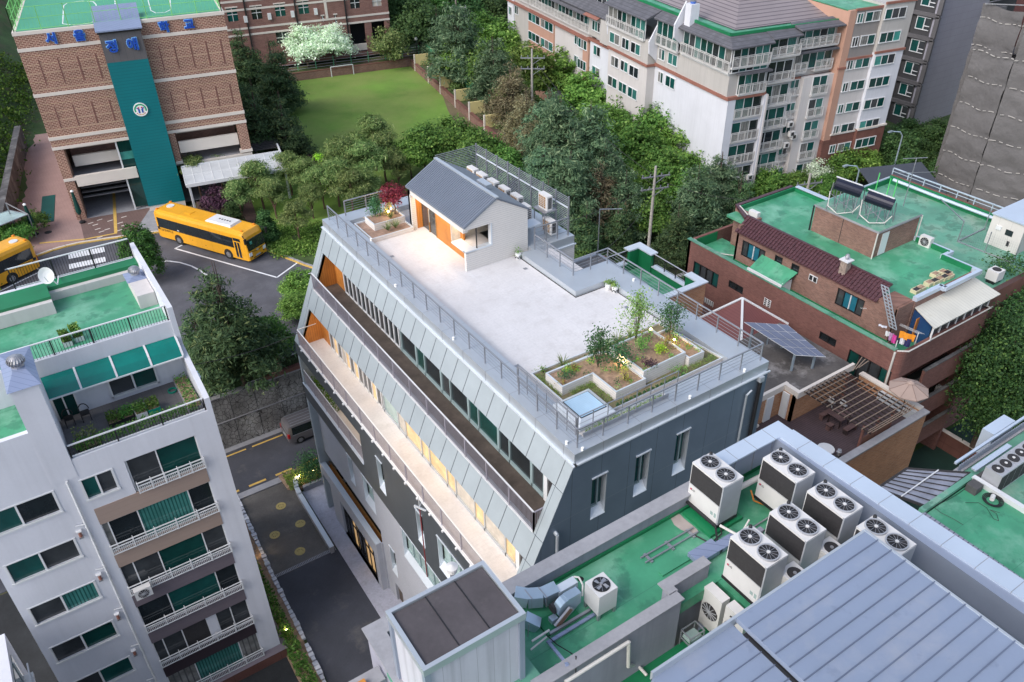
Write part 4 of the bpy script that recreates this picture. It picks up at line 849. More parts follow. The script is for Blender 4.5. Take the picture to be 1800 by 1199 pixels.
for k in range(6):
    R_ = 18.5-3.0*k                                     # rail top height of this floor
    x0 = .1 if k == 0 else -1.8
    MB().mat(pcol[k]).box(-1.82, 3.26, AY-.03, AY+.2, R_-1.62, R_-.62).build('balcony_panel', None, A)
    y = AY+.12; zt_, zb_ = R_+1.33, R_-.62
    fr = MB().mat(wframe); n = 2 if k == 0 else (5 if k == 4 else 3); ds = {0: [0, .42, 1], 1: [0, .06, .32, .79, 1], 2: [0, .12, .36, .79, 1], 3: [0, .3, .79, 1], 4: [0, .1, .3, .56, .66, .82, 1], 5: [0, .3, .79, 1]}[k]
    xs_ = [x0+(3.22-x0)*t for t in ds]
    for x in xs_: fr.box(x-.03, x+.03, y-.04, y+.05, zb_, zt_)
    fr.box(x0, 3.22, y-.04, y+.05, zt_-.05, zt_).box(x0, 3.22, y-.04, y+.05, zb_, zb_+.05)
    if k == 4: fr.mat(white_wall).box(xs_[3], xs_[4], y-.05, y+.06, zb_, zt_)
    fo = fr.build('window', None, A); p = MB()
    wm_ = max(b-a for a, b in zip(xs_, xs_[1:]))
    for i, (a, b) in enumerate(zip(xs_, xs_[1:])): p.mat(([g_deep, g_teal, g_deep, g_blind][(k*3) % 4] if b-a > wm_*.9 else [g_grey, g_curt, g_grey, g_dark][(i*2+k) % 4]) if not (k == 4 and i == 2) else coil).box(a+.03, b-.03, y, y+.02, zb_+.04, zt_-.04)
    p.build('pane', None, fo)
    rl = MB().mat(wframe); ry = AY-.16; xr = x0+.1 if k == 0 else x0
    for z in (R_, R_-.18, R_-.58): rl.bar((xr, ry, z), (3.26, ry, z), .045)
    i = 0; x = xr
    while x < 3.26: rl.bar((x, ry, R_-.58), (x, ry, R_-.18), .025); x += .085
    for i in range(6): x = xr+(3.26-xr)*i/5; rl.bar((x, ry, R_-.62), (x, ry, R_+.02), .06); rl.bar((x, ry, R_), (x, AY, R_), .03)
    rl.build('balcony_railing', None, A)
for i, (a, b, c, d) in enumerate(lw_ + [(-1.87, -.55, 18.55, 19.7)]):
    fr = MB().mat(wframe).box(a-.08, b+.08, AY-.06, AY+.02, c-.1, c).box(a-.06, b+.06, AY-.03, AY+.1, d, d+.06).box(a-.06, a+.04, AY-.03, AY+.14, c, d).box(b-.04, b+.06, AY-.03, AY+.14, c, d)
    m_ = a+(b-a)*.48; fr.box(m_-.04, m_+.04, AY, AY+.14, c, d); fo = fr.build('window', None, A)
    MB().mat([g_teal, g_grey, g_grey, g_grey, g_grey, g_grey, g_teal, g_teal][i]).box(a+.04, m_-.04, AY+.08, AY+.1, c, d).mat([g_grey, g_blind, g_deep, g_teal, g_curt, g_teal, g_dark, g_grey][i]).box(m_+.04, b-.04, AY+.08, AY+.1, c, d).build('pane', None, fo)
p = MB().mat(wframe).tube((-2.35, AY-.08, 20.0), (-2.35, AY-.08, 3), .05)
for k in range(6): p.tube((-2.35, AY-.08, 17.3-2.98*k), (-2.75, AY-.08, 17.4-2.98*k), .035)
p.build('drain_pipe', None, A)
for k in range(6): MB().mat(wframe).box(-2.83, -2.6, AY-.16, AY, 17.02-2.98*k, 17.08-2.98*k).mat(rust_band).tube((-2.71, AY-.12, 16.75-2.98*k), (-2.71, AY-.12, 17.02-2.98*k), .07).mat(steel).box(-2.8, -2.62, AY-.2, AY, 16.66-2.98*k, 16.74-2.98*k).build('wall_vent', None, A)
# terrace and upper roof
MB().mat(M('grey_terrace_tile', (.13, .125, .13), .8, 0, .15, .8, lines=[('x', .45, .015, (.09, .09, .09)), ('y', .45, .015, (.09, .09, .09))], grain=.1)).box(-1.85, 4.06, AY+.25, 36.3, 20.6, 20.66).build('terrace_floor', None, A)
gr = MB().mat(green_roof).box(-1.9, 4.06, 36.55, 43.9, 23.4, 23.62).box(-6.0, -2.9, 32.9, 36.3, 22.0, 22.2).mat(cream_wall).box(-.35, 4.06, 42.3, 42.6, 23.62, 24.05).box(-6, -.35, 40.9, 41.2, 23.62, 24.3)
gr.mat(green_dark).box(-.35, 4.06, 42.6, 43.4, 23.62, 24.25).box(-6, -.35, 41.2, 42.8, 23.62, 24.45).mat(green_roof).box(-6, -1.9, 36.55, 43.9, 23.4, 23.6)
gr.build('roof', None, A)
for pts, z, h, nm in (([(-6, 36.42), (4.0, 36.42)], 23.9, .9, 'roof_railing'), ([(-1.7, 43.5), (4.0, 43.5)], 24.2, 1.15, 'rear_railing'), ([(-1.8, AY+.1), (4.02, AY+.1)], 20.97, .68, 'terrace_railing')):
    r_ = MB().mat(black if nm != 'terrace_railing' else black); rail_v(r_, pts, z, h, gap=.13, r=.02, rp=.03); r_.mat(wframe).bar((*pts[0], z+h), (*pts[1], z+h), .07, .05).bar((*pts[0], z+.08), (*pts[1], z+.08), .05); r_.build(nm, None, A)
aw = MB().mat(M('teal_awning_sheet', (.0, .17, .14), .25, 0, .12, 1.2)); aw.mat(aw.mats[0])
pr_ = [(36.28, 23.15), (35.95, 23.08), (35.6, 22.85), (35.35, 22.5)]
for (y0, z0), (y1, z1) in zip(pr_, pr_[1:]): aw.add([(-2, y0, z0), (4.05, y0, z0), (4.05, y1, z1), (-2, y1, z1), (-2, y0, z0-.03), (4.05, y0, z0-.03), (4.05, y1, z1-.03), (-2, y1, z1-.03)], [(0, 3, 2, 1), (4, 5, 6, 7), (2, 3, 7, 6), (0, 4, 7, 3), (1, 2, 6, 5)])
aw.mat(wframe)
for x in (-2, -.5, 1.05, 2.6, 4.05):
    for (y0, z0), (y1, z1) in zip(pr_, pr_[1:]): aw.bar((x, y0, z0+.02), (x, y1, z1+.02), .09, .04)
aw.bar((-2, 35.33, 22.48), (4.05, 35.33, 22.48), .06); aw.build('awning', None, A)
fr = MB().mat(wframe).box(.57, .65, 36.2, 36.4, 20.9, 22.3).box(2.69, 2.77, 36.2, 36.4, 20.9, 22.3).box(.57, 2.77, 36.2, 36.4, 20.9, 20.98).box(1.64, 1.72, 36.2, 36.4, 20.97, 22.23).box(-.93, -.86, 36.2, 36.4, 20.6, 22.3).box(-1.86, -1.8, 36.2, 36.4, 20.6, 22.3).box(-1.42, -1.36, 36.22, 36.4, 20.6, 22.3)
fo = fr.build('window', None, A); MB().mat(g_grey).box(.65, 1.64, 36.35, 36.37, 20.98, 22.23).mat(g_deep).box(1.72, 2.69, 36.35, 36.37, 20.98, 22.23).box(-1.8, -.93, 36.35, 36.37, 20.6, 22.26).build('pane', None, fo)
MB().mat(cream_wall).box(3.2, 4.03, 38.9, 41.6, 23.62, 24.35).mat(blue_metal).hexa([(3.1, 40.5, 24.35), (4.05, 40.5, 24.35), (4.05, 41.7, 24.35), (3.1, 41.7, 24.35)], [(3.5, 40.9, 24.5), (3.75, 40.9, 24.5), (3.75, 41.2, 24.5), (3.5, 41.2, 24.5)]).build('duct_box', None, A)
MB().mat(blue_metal).hexa([(-3.0, AY-.1, 25.15), (-1.75, AY-.1, 25.15), (-1.75, 35.8, 25.15), (-3.0, 35.8, 25.15)], [(-2.6, 33.6, 25.4), (-2.1, 33.6, 25.4), (-2.1, 34.4, 25.4), (-2.6, 34.4, 25.4)]).build('duct_cap', None, A)
def turbine(x, y, z, r, label):
    t = thing('turbine_vent', label, 'roof vent', (x, y, z)); mb = MB().mat(rim)
    mb.lathe((x, y, z), [(r*.75, 0), (r*.75, r*.35)], 14)
    pf = [(r*.7, r*.35), (r*.97, r*.6), (r, r*.9), (r*.85, r*1.25), (r*.45, r*1.5), (.02, r*1.55)]; mb.mat(steel).lathe((x, y, z), [(a*.93, b) for a, b in pf], 20); mb.mat(rim)
    for i in range(18):
        t0 = 2*math.pi*i/18
        for (a, b), (c, d) in zip(pf, pf[1:]): mb.bar((x+a*math.cos(t0+b), y+a*math.sin(t0+b), z+b), (x+c*math.cos(t0+d), y+c*math.sin(t0+d), z+d), r*.13, .02)
    mb.lathe((x, y, z+r*1.5), [(r*.3, 0), (r*.3, .03)], 10); mb.build('head', None, t); return t
turbine(-2.35, 34.0, 25.38, .34, 'silver turbine vent on the tall white shaft at the left edge'); turbine(3.62, 41.05, 24.48, .28, 'silver turbine vent on the box behind the upper green roof')
mb = MB().mat(wframe); c = PZ(42, 442, 25.6)
p = PZ(41.5, 482/1, 25.5); p = Vector((PZ(82, 484, 25.6)))
DI = thing('satellite_dish', 'white satellite dish on the rear railing of the left apartment roof', 'satellite dish', (p.x, p.y, 24.3)); ax_ = Vector((-.3, -.9, .35)).normalized(); s1 = ax_.cross(Vector((0, 0, 1))).normalized(); s2 = s1.cross(ax_)
vs = [p] + [p+ax_*.1*rr*rr+(s1*math.cos(t)+s2*math.sin(t)*1.15)*.36*rr for rr in (.5, 1) for t in [i*math.pi/10 for i in range(20)]]
mb.add(vs, [(0, 1+i, 1+(i+1) % 20) for i in range(20)] + [(1+i, 21+i, 21+(i+1) % 20, 1+(i+1) % 20) for i in range(20)]); mb.build('dish', None, DI); MB().mat(wframe).bar(p, (p.x+.3, p.y+.2, 24.9), .05).bar((p.x+.3, p.y+.2, 24.9), (p.x+.5, 43.5, 24.3), .05).bar(p+ax_*.4, p-s2*.36, .03).build('bracket', None, DI)
# little AC unit hung on the balcony
def side_ac(name, c, w_, d_, h, label, facing=(0, -1), group=None, coilm=None, leg=0.0):
    """outdoor unit: casing > fan grille. c = base centre; w_ width across the front"""
    t = thing(name, label, 'AC unit', c, group); X, Y, Z_ = c; fx, fy = facing
    hx, hy = (w_/2, d_/2) if fy else (d_/2, w_/2)
    mb = MB().mat(ac_white).box(X-hx, X+hx, Y-hy, Y+hy, Z_+leg, Z_+h)
    if leg: mb.mat(black).box(X-hx, X-hx+.06, Y-hy, Y+hy, Z_, Z_+leg).box(X+hx-.06, X+hx, Y-hy, Y+hy, Z_, Z_+leg)
    mb.build('casing', None, t); g_ = MB(); q = Vector((X+fx*(hx+.01), Y+fy*(hy+.01), Z_+leg+(h-leg)*.52)); r_ = min(w_, h-leg)*.42
    g_.mat(coilm or coil).tube(q, q+Vector((fx, fy, 0))*.02, r_, n=18)
    g_.mat(ac_side)
    for k in range(6):
        t0 = k*math.pi/6; dv = Vector((0, 0, math.sin(t0)))+Vector((abs(fy), abs(fx), 0))*math.cos(t0); g_.bar(q+Vector((fx, fy, 0))*.03-dv*r_, q+Vector((fx, fy, 0))*.03+dv*r_, .018)
    g_.tube(q+Vector((fx, fy, 0))*.02, q+Vector((fx, fy, 0))*.05, r_*.2, n=10); g_.build('fan_grille', None, t); return t
side_ac('air_conditioner', (-1.25, AY-.35, 11.75), .8, .3, .62, 'air conditioner hung below the mauve balcony of the left apartment', (0, -1))
# terrace furniture and plants are in the plants file
# ================================================================== NEAR COMMERCIAL BUILDING
NB = thing('rooftop_plant_building', 'near building with bright green roof deck, grey parapets and blue metal roof', 'building', (10, 5, 2))
nw = MB().mat(lilac_conc)
nw.box(6.7, 14.5, 11.62, 11.9, 2, 27.55).box(14.4, 17.4, 11.62, 11.9, 2, 28.0).box(6.4, 10.85, 8.95, 9.15, 24, 27.6).box(10.7, 10.85, 9.15, 9.5, 26.5, 27.6).box(10.85, 12.3, 9.4, 9.6, 24.5, 27.6).box(3.7, 6.7, 12.4, 12.65, 2, 27.6).box(3.7, 3.95, 7, 12.4, 2, 27.6).box(2, 3.7, 11.7, 11.95, 2, 26.9)
nw.box(13.35, 14.4, 9.4, 9.55, 26.4, 27.6)
nw.build('parapet_wall', None, NB)
g_ = MB().mat(green_roof).box(6.4, 14.45, 9.15, 11.62, 26.6, 27.0).box(12.45, 17.3, 6.0, 9.4, 25.7, 26.98).box(14.4, 17.2, 9.3, 11.62, 26.6, 26.99).mat(green_dark).box(2, 17, -2, 8.95, 25.2, 25.6).box(3.95, 6.7, 9, 12.4, 26.6, 27.1).mat(green_dark).box(6.72, 14.4, 11.56, 11.62, 27.0, 27.12).box(14.4, 17.2, 11.56, 11.63, 27.0, 27.5).mat(green_roof).box(0, 3.7, 7, 11.7, 26.2, 26.4)
g_.mat(green_dark).box(16.7, 17.3, -4, 6, 26.6, 26.98)
g_.build('green_deck', None, NB)
cpm = MB().mat(concrete).box(6.6, 14.45, 11.55, 12.0, 27.55, 27.6).box(6.3, 10.9, 8.9, 9.22, 27.6, 27.64).box(10.65, 10.95, 9.2, 9.66, 27.6, 27.64).box(10.95, 12.3, 9.36, 9.66, 27.6, 27.64).box(3.62, 6.75, 12.3, 12.75, 27.6, 27.65).box(3.62, 4.1, 7, 12.3, 27.6, 27.65).box(2, 3.65, 11.62, 12.05, 26.9, 26.94); cpm.build('concrete_coping', None, NB)
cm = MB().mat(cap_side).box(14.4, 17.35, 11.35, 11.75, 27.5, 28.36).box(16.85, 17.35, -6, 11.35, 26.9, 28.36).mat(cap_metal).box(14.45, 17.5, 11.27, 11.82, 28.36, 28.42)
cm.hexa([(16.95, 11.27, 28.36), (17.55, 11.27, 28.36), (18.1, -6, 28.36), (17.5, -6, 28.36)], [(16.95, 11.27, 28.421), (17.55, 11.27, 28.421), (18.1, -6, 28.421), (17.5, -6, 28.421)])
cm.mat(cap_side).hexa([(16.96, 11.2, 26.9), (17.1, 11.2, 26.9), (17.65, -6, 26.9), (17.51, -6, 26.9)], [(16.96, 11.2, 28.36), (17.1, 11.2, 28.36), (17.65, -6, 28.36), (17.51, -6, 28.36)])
cm.mat(steel)
for i in range(3): x = 15.15+.8*i; cm.box(x, x+.015, 11.26, 11.84, 28.36, 28.425).box(x, x+.015, 11.33, 11.36, 27.5, 28.36)
for i in range(14):
    y = 10.6-.92*i; x = 16.95+(11.27-y)*.0318; cm.box(x-.01, x+.62, y, y+.015, 28.36, 28.425).box(x-.01, x+.05, y, y+.015, 26.95, 28.36)
cm.build('metal_cap_parapet', None, NB)
# metal roof
mr_ = MB().mat(metal_roof).box(10.0, 14.38, -6, 6.72, 29.86, 30.0).box(7.6, 9.93, -6, 6.72, 29.66, 29.8)
mr_.mat(M('roof_seam', (.14, .17, .24), .5, .3))
i = 0; y = 6.72-.37
while y > -2: mr_.box(10.0, 14.38, y, y+.025, 30.0, 30.025).box(7.6, 9.93, y-.1, y-.08, 29.8, 29.825); y -= .37
mr_.mat(alu).box(14.36, 14.42, -6, 6.74, 29.8, 30.02).box(7.6, 14.4, 6.7, 6.76, 29.75, 30.01); mr_.mat(black).box(9.92, 10.01, -6, 6.4, 29.7, 29.82)
mr_.mat(lilac_conc).box(7.7, 14.3, -6, 6.5, 25.6, 29.6); mr_.build('metal_roof', None, NB)
# stair tower / lift shed
t = MB().mat(M('streaked_white_cladding', (.50, .50, .56), .6, 0, .05, .6, streak=.5, lines=[('x', .42, .012, (.3, .3, .34)), ('y', .42, .012, (.3, .3, .34))], grain=.03)).box(3.82, 6.2, 9.42, 11.03, 27.6, 29.85)
t.mat(lilac_conc).box(3.7, 6.5, 8.6, 11.2, 20, 27.5).mat(green_pale).box(3.6, 6.6, 8.6, 11.3, 27.5, 27.62)
t.mat(M('felt_roof', (.07, .062, .068), .9, 0, .2, .8, stain=(.13, .12, .12, .5), stain_at=(.55, .75), sscale=1.2, grain=.15)).box(3.86, 6.16, 9.46, 10.99, 29.85, 29.97).mat(black).box(4.66, 4.68, 9.46, 10.99, 29.97, 29.985).box(5.42, 5.44, 9.46, 10.99, 29.97, 29.985)
t.mat(alu).box(3.74, 6.28, 9.34, 9.44, 29.82, 30.03).box(3.74, 6.28, 11.01, 11.11, 29.82, 30.03).box(3.74, 3.84, 9.44, 11.01, 29.82, 30.03).box(6.18, 6.28, 9.44, 11.01, 29.82, 30.03)
t.mat(cap_side).box(3.76, 3.9, 9.36, 9.5, 27.6, 29.82).box(6.12, 6.26, 9.36, 9.5, 27.6, 29.82).box(3.76, 3.88, 10.95, 11.09, 27.6, 29.82); t.build('lift_house', None, NB)
MB().mat(M('orange_block', (.5, .2, .03), .7)).box(2.75, 3.2, 11.6, 11.85, 26.94, 27.05).build('orange_block', None, NB)
gp_ = MB().mat(green_dark).box(13.35, 14.65, 10.35, 11.5, 26.98, 27.12).mat(green_roof).box(11.3, 12.9, 10.1, 10.25, 26.99, 27.06).box(11.3, 12.6, 9.75, 9.85, 26.99, 27.06).mat(blue_metal).box(12.3, 13.2, 9.75, 10.2, 27.1, 27.25).box(13.1, 13.9, 9.75, 10.05, 27.1, 27.24); gp_.build('plinth_and_cable_tray', None, NB)
st_ = M('bare_concrete_patch', (.36, .31, .29), .9, 0, .2, 1.5)
c0 = [(215, 720), (260, 730), (330, 800), (440, 890), (465, 925), (440, 955), (390, 945), (300, 905), (240, 860), (200, 790)]; zz_ = Zo(1140, 760, 5.28)
MB().mat(st_).prism([tuple(PZ(*zz_(x, y), 27)[:2]) for x, y in c0], 26.99, 27.006).build('bare_patch', None, NB)
# big twin-fan outdoor units
def twin_unit(label):
    t = thing('twin_fan_unit', label, 'AC unit', (0, 0, 0), 'twin-fan outdoor units on the near roof'); W_, L_, H_ = .38, .62, 1.6
    b = MB().mat(ac_white).box(-W_, W_, -L_, L_, .1, H_).mat(ac_side).box(-W_-.005, W_+.005, -L_-.006, L_+.006, .78, .8).box(-W_+.04, W_-.04, -L_-.01, -L_, .12, H_-.05).box(-W_-.01, -W_+.05, -L_-.01, -L_+.05, .1, H_-.01).box(W_-.05, W_+.01, -L_-.01, -L_+.05, .1, H_-.01)  # grey near-end panel paints that side's shade into the casing
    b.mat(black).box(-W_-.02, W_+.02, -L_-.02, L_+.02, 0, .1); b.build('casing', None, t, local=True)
    b = MB().mat(coil).box(-W_-.012, -W_, -L_+.03, L_-.03, .82, H_-.07); b.build('coil_panel', None, t, local=True)
    for s_ in (-1, 1):
        f = MB().mat(black).lathe((0, s_*.31, H_), [(.25, 0), (.25, .03)], 24).mat(ac_side)
        for i in range(24):
            t0 = 2*math.pi*i/24; t1 = 2*math.pi*(i+1)/24
            f.bar((.27*math.cos(t0), s_*.31+.27*math.sin(t0), H_+.03), (.27*math.cos(t1), s_*.31+.27*math.sin(t1), H_+.03), .035, .06)
        f.mat(rim)
        for i in range(12): t0 = 2*math.pi*i/12; f.bar((0, s_*.31, H_+.06), (.26*math.cos(t0), s_*.31+.26*math.sin(t0), H_+.05), .008)
        f.mat(coil)
        for i in range(4):
            t0 = 2*math.pi*i/4+.3; f.add([(.05*math.cos(t0), s_*.31+.05*math.sin(t0), H_+.035), (.22*math.cos(t0), s_*.31+.22*math.sin(t0), H_+.032), (.23*math.cos(t0+.8), s_*.31+.23*math.sin(t0+.8), H_+.045)], [(0, 1, 2)])
        f.mat(ac_white).lathe((0, s_*.31, H_+.04), [(.05, 0), (.05, .03)], 10); f.build('fan', None, t, local=True)
    lg = MB().mat(M('logo_red', (.4, .01, .06), .5)).tube((-W_-.012, .52, .62), (-W_, .52, .62), .032, n=14); lo_ = lg.build('logo', None, t, local=True)
    tm = text_mesh('logo_lettering', 'LG', .1, lambda a, b, c: Vector((-W_-.008-c, .43-a, .62+b)), M('logo_grey', (.12, .12, .12)), ext=.003); tm.parent = lo_
    MB().mat(g_pale).box(-W_-.004, -W_, -.4, -.3, .3, .42).box(-W_-.004, -W_, -.52, -.44, .28, .44).build('sticker', None, t, local=True)
    MB().mat(black).lathe((.28, .55, H_), [(.05, 0), (.05, .07), (.03, .09)], 10).build('cap', None, t, local=True)
    return t
labs = ['twin-fan outdoor unit standing alone on a green plinth by the front parapet', 'twin-fan outdoor unit in the far corner of the pale blue parapet', 'twin-fan outdoor unit beside the right parapet, between corner unit and roof-edge unit', 'twin-fan outdoor unit in the middle of the cluster, black cap at its near end', 'twin-fan outdoor unit nearest the two small ivory units', 'twin-fan outdoor unit partly hidden behind the tip of the blue metal roof']
cs = [(14.04, 11.06), (15.84, 10.05), (15.83, 8.45), (14.37, 8.48), (12.88, 8.46), (15.85, 6.86)]
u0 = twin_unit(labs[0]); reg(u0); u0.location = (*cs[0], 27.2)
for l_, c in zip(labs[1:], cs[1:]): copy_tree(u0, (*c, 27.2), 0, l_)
side_ac('air_conditioner', (12.1, 8.85, 25.65), .65, .3, 1.45, 'taller ivory slim outdoor unit nearest the concrete parapet', (-1, 0), 'slim ivory outdoor units'); side_ac('air_conditioner', (12.15, 8.1, 25.65), .65, .3, 1.45, 'ivory slim outdoor unit closest to the blue metal roof edge', (-1, 0), 'slim ivory outdoor units')
for i, (u, v) in enumerate(((1462, 963), (1397, 1008))):
    p = PZ(u, v, 28); t = thing('single_fan_unit', ['small top-fan unit half under the metal roof, upper one', 'small top-fan unit half under the metal roof, lower one'][i], 'AC unit', (p.x, p.y, 27)); MB().mat(ac_white).box(p.x-.3, p.x+.3, p.y-.3, p.y+.3, 27, 28).build('casing', None, t); MB().mat(coil).lathe((p.x, p.y, 28), [(.2, 0), (.2, .02)], 18).mat(rim).lathe((p.x, p.y, 28.02), [(.05, 0), (.05, .02)], 8).build('fan', None, t)
# single cooling unit with one big fan
k_ = Zo(880, 960, 5.0167); c = PZ(*k_(888, 340), 27.95); t = thing('cooling_unit', 'cream cooling unit with one big dark fan on the green deck', 'AC unit', (c.x, c.y, 27))
b = MB().mat(ac_white).box(c.x-.3, c.x+.3, c.y-.3, c.y+.3, 27.2, 27.95).mat(steel)
for sx in (-1, 1):
    for sy in (-1, 1): b.box(c.x+sx*.26-.04, c.x+sx*.26+.04, c.y+sy*.26-.04, c.y+sy*.26+.04, 27.0, 27.2)
b.build('casing', None, t); f = MB().mat(black).lathe((c.x, c.y, 27.95), [(.235, 0), (.235, .02)], 24).mat(rim)
for i in range(4):
    t0 = i*math.pi/2+.4; f.add([(c.x+.03*math.cos(t0), c.y+.03*math.sin(t0), 27.985), (c.x+.19*math.cos(t0-.28), c.y+.19*math.sin(t0-.28), 27.98), (c.x+.21*math.cos(t0+.2), c.y+.21*math.sin(t0+.2), 27.99), (c.x+.1*math.cos(t0+.6), c.y+.1*math.sin(t0+.6), 28.0)], [(0, 1, 2, 3)])
for i in range(6): t0 = i*math.pi/3; f.bar((c.x, c.y, 28.0), (c.x+.235*math.cos(t0), c.y+.235*math.sin(t0), 27.98), .008)
f.lathe((c.x, c.y, 27.98), [(.04, 0), (.04, .04)], 10); f.build('fan', None, t)
# extract fan with ducts
def K(x, y, z): return PZ(*k_(x, y), z)
E_ = thing('extract_fan', 'belt-driven extract fan with fat galvanised ducts beside the lift house', 'fan', tuple(K(560, 560, 27)))
d = MB().mat(duct_m)
def ductseg(p, q, w_, h_): d.bar(p, q, w_, h_)
p0, p1, p2, p3 = K(120, 440, 27.45), K(240, 460, 27.4), K(370, 450, 27.4), K(500, 390, 27.45)
for a, b_ in ((p0, p1), (p1, p2), (p2, p3)): ductseg(a, b_, .36, .38)
d.mat(steel)
for p_ in (p1, p2): d.box(p_.x-.015, p_.x+.015, p_.y-.2, p_.y+.2, p_.z-.2, p_.z+.205)
d.build('duct', None, E_)
a_ = K(600, 335, 27.55); d = MB().mat(alu_white).box(a_.x-.4, a_.x+.22, a_.y-.12, a_.y+.12, 27.15, 27.6).mat(coil).tube((a_.x+.05, a_.y-.13, 27.35), (a_.x+.05, a_.y-.1, 27.35), .16, n=16); d.build('intake_box', None, E_)
s_ = K(570, 500, 27.5); d = MB().mat(duct_m); n = 16
prof = [(math.cos(t)*.3, math.sin(t)*.32) for t in [math.pi*.5+i*math.pi/10 for i in range(14)]]+[(.42, -.05), (.42, .34), (0, .34)]
vs = [(s_.x+px, s_.y-.12, s_.z+pz-.1) for px, pz in prof]+[(s_.x+px, s_.y+.12, s_.z+pz-.1) for px, pz in prof]; n = len(prof)
d.add(vs, [list(range(n)), list(range(n, 2*n))[::-1]]+[(i, n+i, n+(i+1) % n, (i+1) % n) for i in range(n)]); d.build('scroll_housing', None, E_)
d = MB().mat(ac_side).bar((s_.x+.05, s_.y-.2, s_.z-.02), (s_.x-.42, s_.y-.2, s_.z-.42), .06, .2).mat(M('belt_guard_face', (.2, .12, .08), .7)).bar((s_.x+.02, s_.y-.235, s_.z-.02), (s_.x-.4, s_.y-.235, s_.z-.4), .02, .14); d.build('belt_guard', None, E_)
d = MB().mat(duct_m).box(s_.x-.5, s_.x-.3, s_.y-.12, s_.y+.05, s_.z-.4, s_.z-.25).mat(green_dark).box(s_.x-.75, s_.x+.3, s_.y-.3, s_.y+.2, 27.0, 27.08).mat(steel).bar((s_.x-.7, s_.y-.3, 27.1), (s_.x+.6, s_.y-.3, 27.1), .07); d.build('motor', None, E_)
d = MB().mat(coil).tube((s_.x-.35, s_.y+.1, s_.z-.12), (s_.x, s_.y+.14, s_.z-.1), .14, n=14).mat(duct_m).bar(K(205, 640, 27.3), K(330, 700, 27.1), .3, .3); d.build('shaft', None, E_)
pp = MB().mat(pipe_w); pl = [K(645, 270, 27.7), K(690, 275, 27.75), K(725, 340, 27.7), K(720, 440, 27.5)]; pp.path(pl, .025); tag(pp.build('flexible_hose'), 'short cream hose looping between the duct and the cooling unit', 'hose')
d = MB().mat(blue_metal).bar(K(420, 850, 27.1), K(830, 600, 27.06), .09, .05).bar(K(415, 840, 27.12), K(590, 1050, 27.66), .08, .05).bar(K(580, 1050, 27.66), K(580, 1160, 26.6), .06); tag(d.build('cable_tray'), 'pale blue cable tray running from the parapet to the cooling unit', 'cable tray')
d = MB().mat(pipe_w); a = PY(*k_(570, 1199), 8.8); b_ = PY(*k_(1130, 845), 8.8); c_ = PY(*k_(1125, 1060), 8.8); d.path([a, b_, c_, PZ(*k_(1190, 1040), 25.75)], .05, 8).tube(PZ(*k_(1190, 1030), 25.75), PZ(*k_(1290, 1140), 25.7), .045).tube(PZ(*k_(1190, 1030), 25.75), PZ(*k_(1240, 960), 25.8), .055); tag(d.build('waste_pipe'), 'ivory waste pipe bracketed along the grey parapet wall', 'pipe')
d = MB().mat(pipe_w).tube(K(275, 840, 27.3), K(430, 740, 27.35), .03).tube(K(265, 915, 27.2), K(405, 800, 27.25), .025).mat(steel).tube(K(240, 800, 27.3), K(250, 690, 27.8), .012); tag(d.build('small_pipes'), 'two short ivory pipes beside the extract fan motor', 'pipe')
d = MB().mat(black).path([K(400, 780, 27.2), K(500, 870, 27.15), K(600, 930, 27.3), K(665, 975, 27.66), PY(*k_(663, 1120), 8.85)], .015); tag(d.build('black_cable'), 'black cable draped over the grey parapet near the lift house', 'cable')
d = MB().mat(pipe_w); d.tube((14.7, 11.0, 27.55), (16.6, 10.95, 27.5), .09, n=10); d.tube((16.55, 9.5, 27.4), (16.75, -3, 27.5), .08, n=10).tube((16.55, 10.9, 27.45), (16.55, 9.5, 27.4), .08, n=10); d.tube((13.6, 10.3, 27.45), (14.05, 9.0, 27.35), .04).tube((14.0, 9.8, 27.4), (14.4, 9.95, 27.5), .03)
tag(d.build('roof_pipe'), 'thick pale pipe along the foot of the blue metal parapet', 'pipe')
d = MB().mat(M('orange_hose', (.55, .2, .04), .5)).path([PZ(1320, 862, 27.5), PZ(1325, 880, 27.2), PZ(1345, 888, 27.05), PZ(1357, 898, 27.02)], .025); tag(d.build('orange_hose'), 'orange hose hanging by the corner twin-fan unit', 'hose')
d = MB().mat(black).tube((13.6, 11.62, 27.28), (13.6, 10.4, 27.28), .05).path([(13.6, 10.5, 27.28), (13.45, 10.3, 27.4), (13.35, 10.15, 27.3), (13.3, 10.05, 27.2)], .03); tag(d.build('insulated_pipe'), 'black insulated pipe at the foot of the front twin-fan unit', 'pipe')
d = MB().mat(steel); c = PZ(1215, 1120, 26.3)
for x in (0, .5):
    for y in (0, .35): d.bar((c.x+x, c.y+y, 25.6), (c.x+x, c.y+y, 26.2), .03)
for z in (25.9, 26.2):
    for a, b_ in (((0, 0), (.5, 0)), ((.5, 0), (.5, .35)), ((.5, .35), (0, .35)), ((0, .35), (0, 0))): d.bar((c.x+a[0], c.y+a[1], z), (c.x+b_[0], c.y+b_[1], z), .03)
d.mat(g_pale).box(c.x+.05, c.x+.45, c.y+.03, c.y+.32, 25.9, 26.0); tag(d.build('wire_basket'), 'small grey metal basket on the dark green lower roof', 'basket')
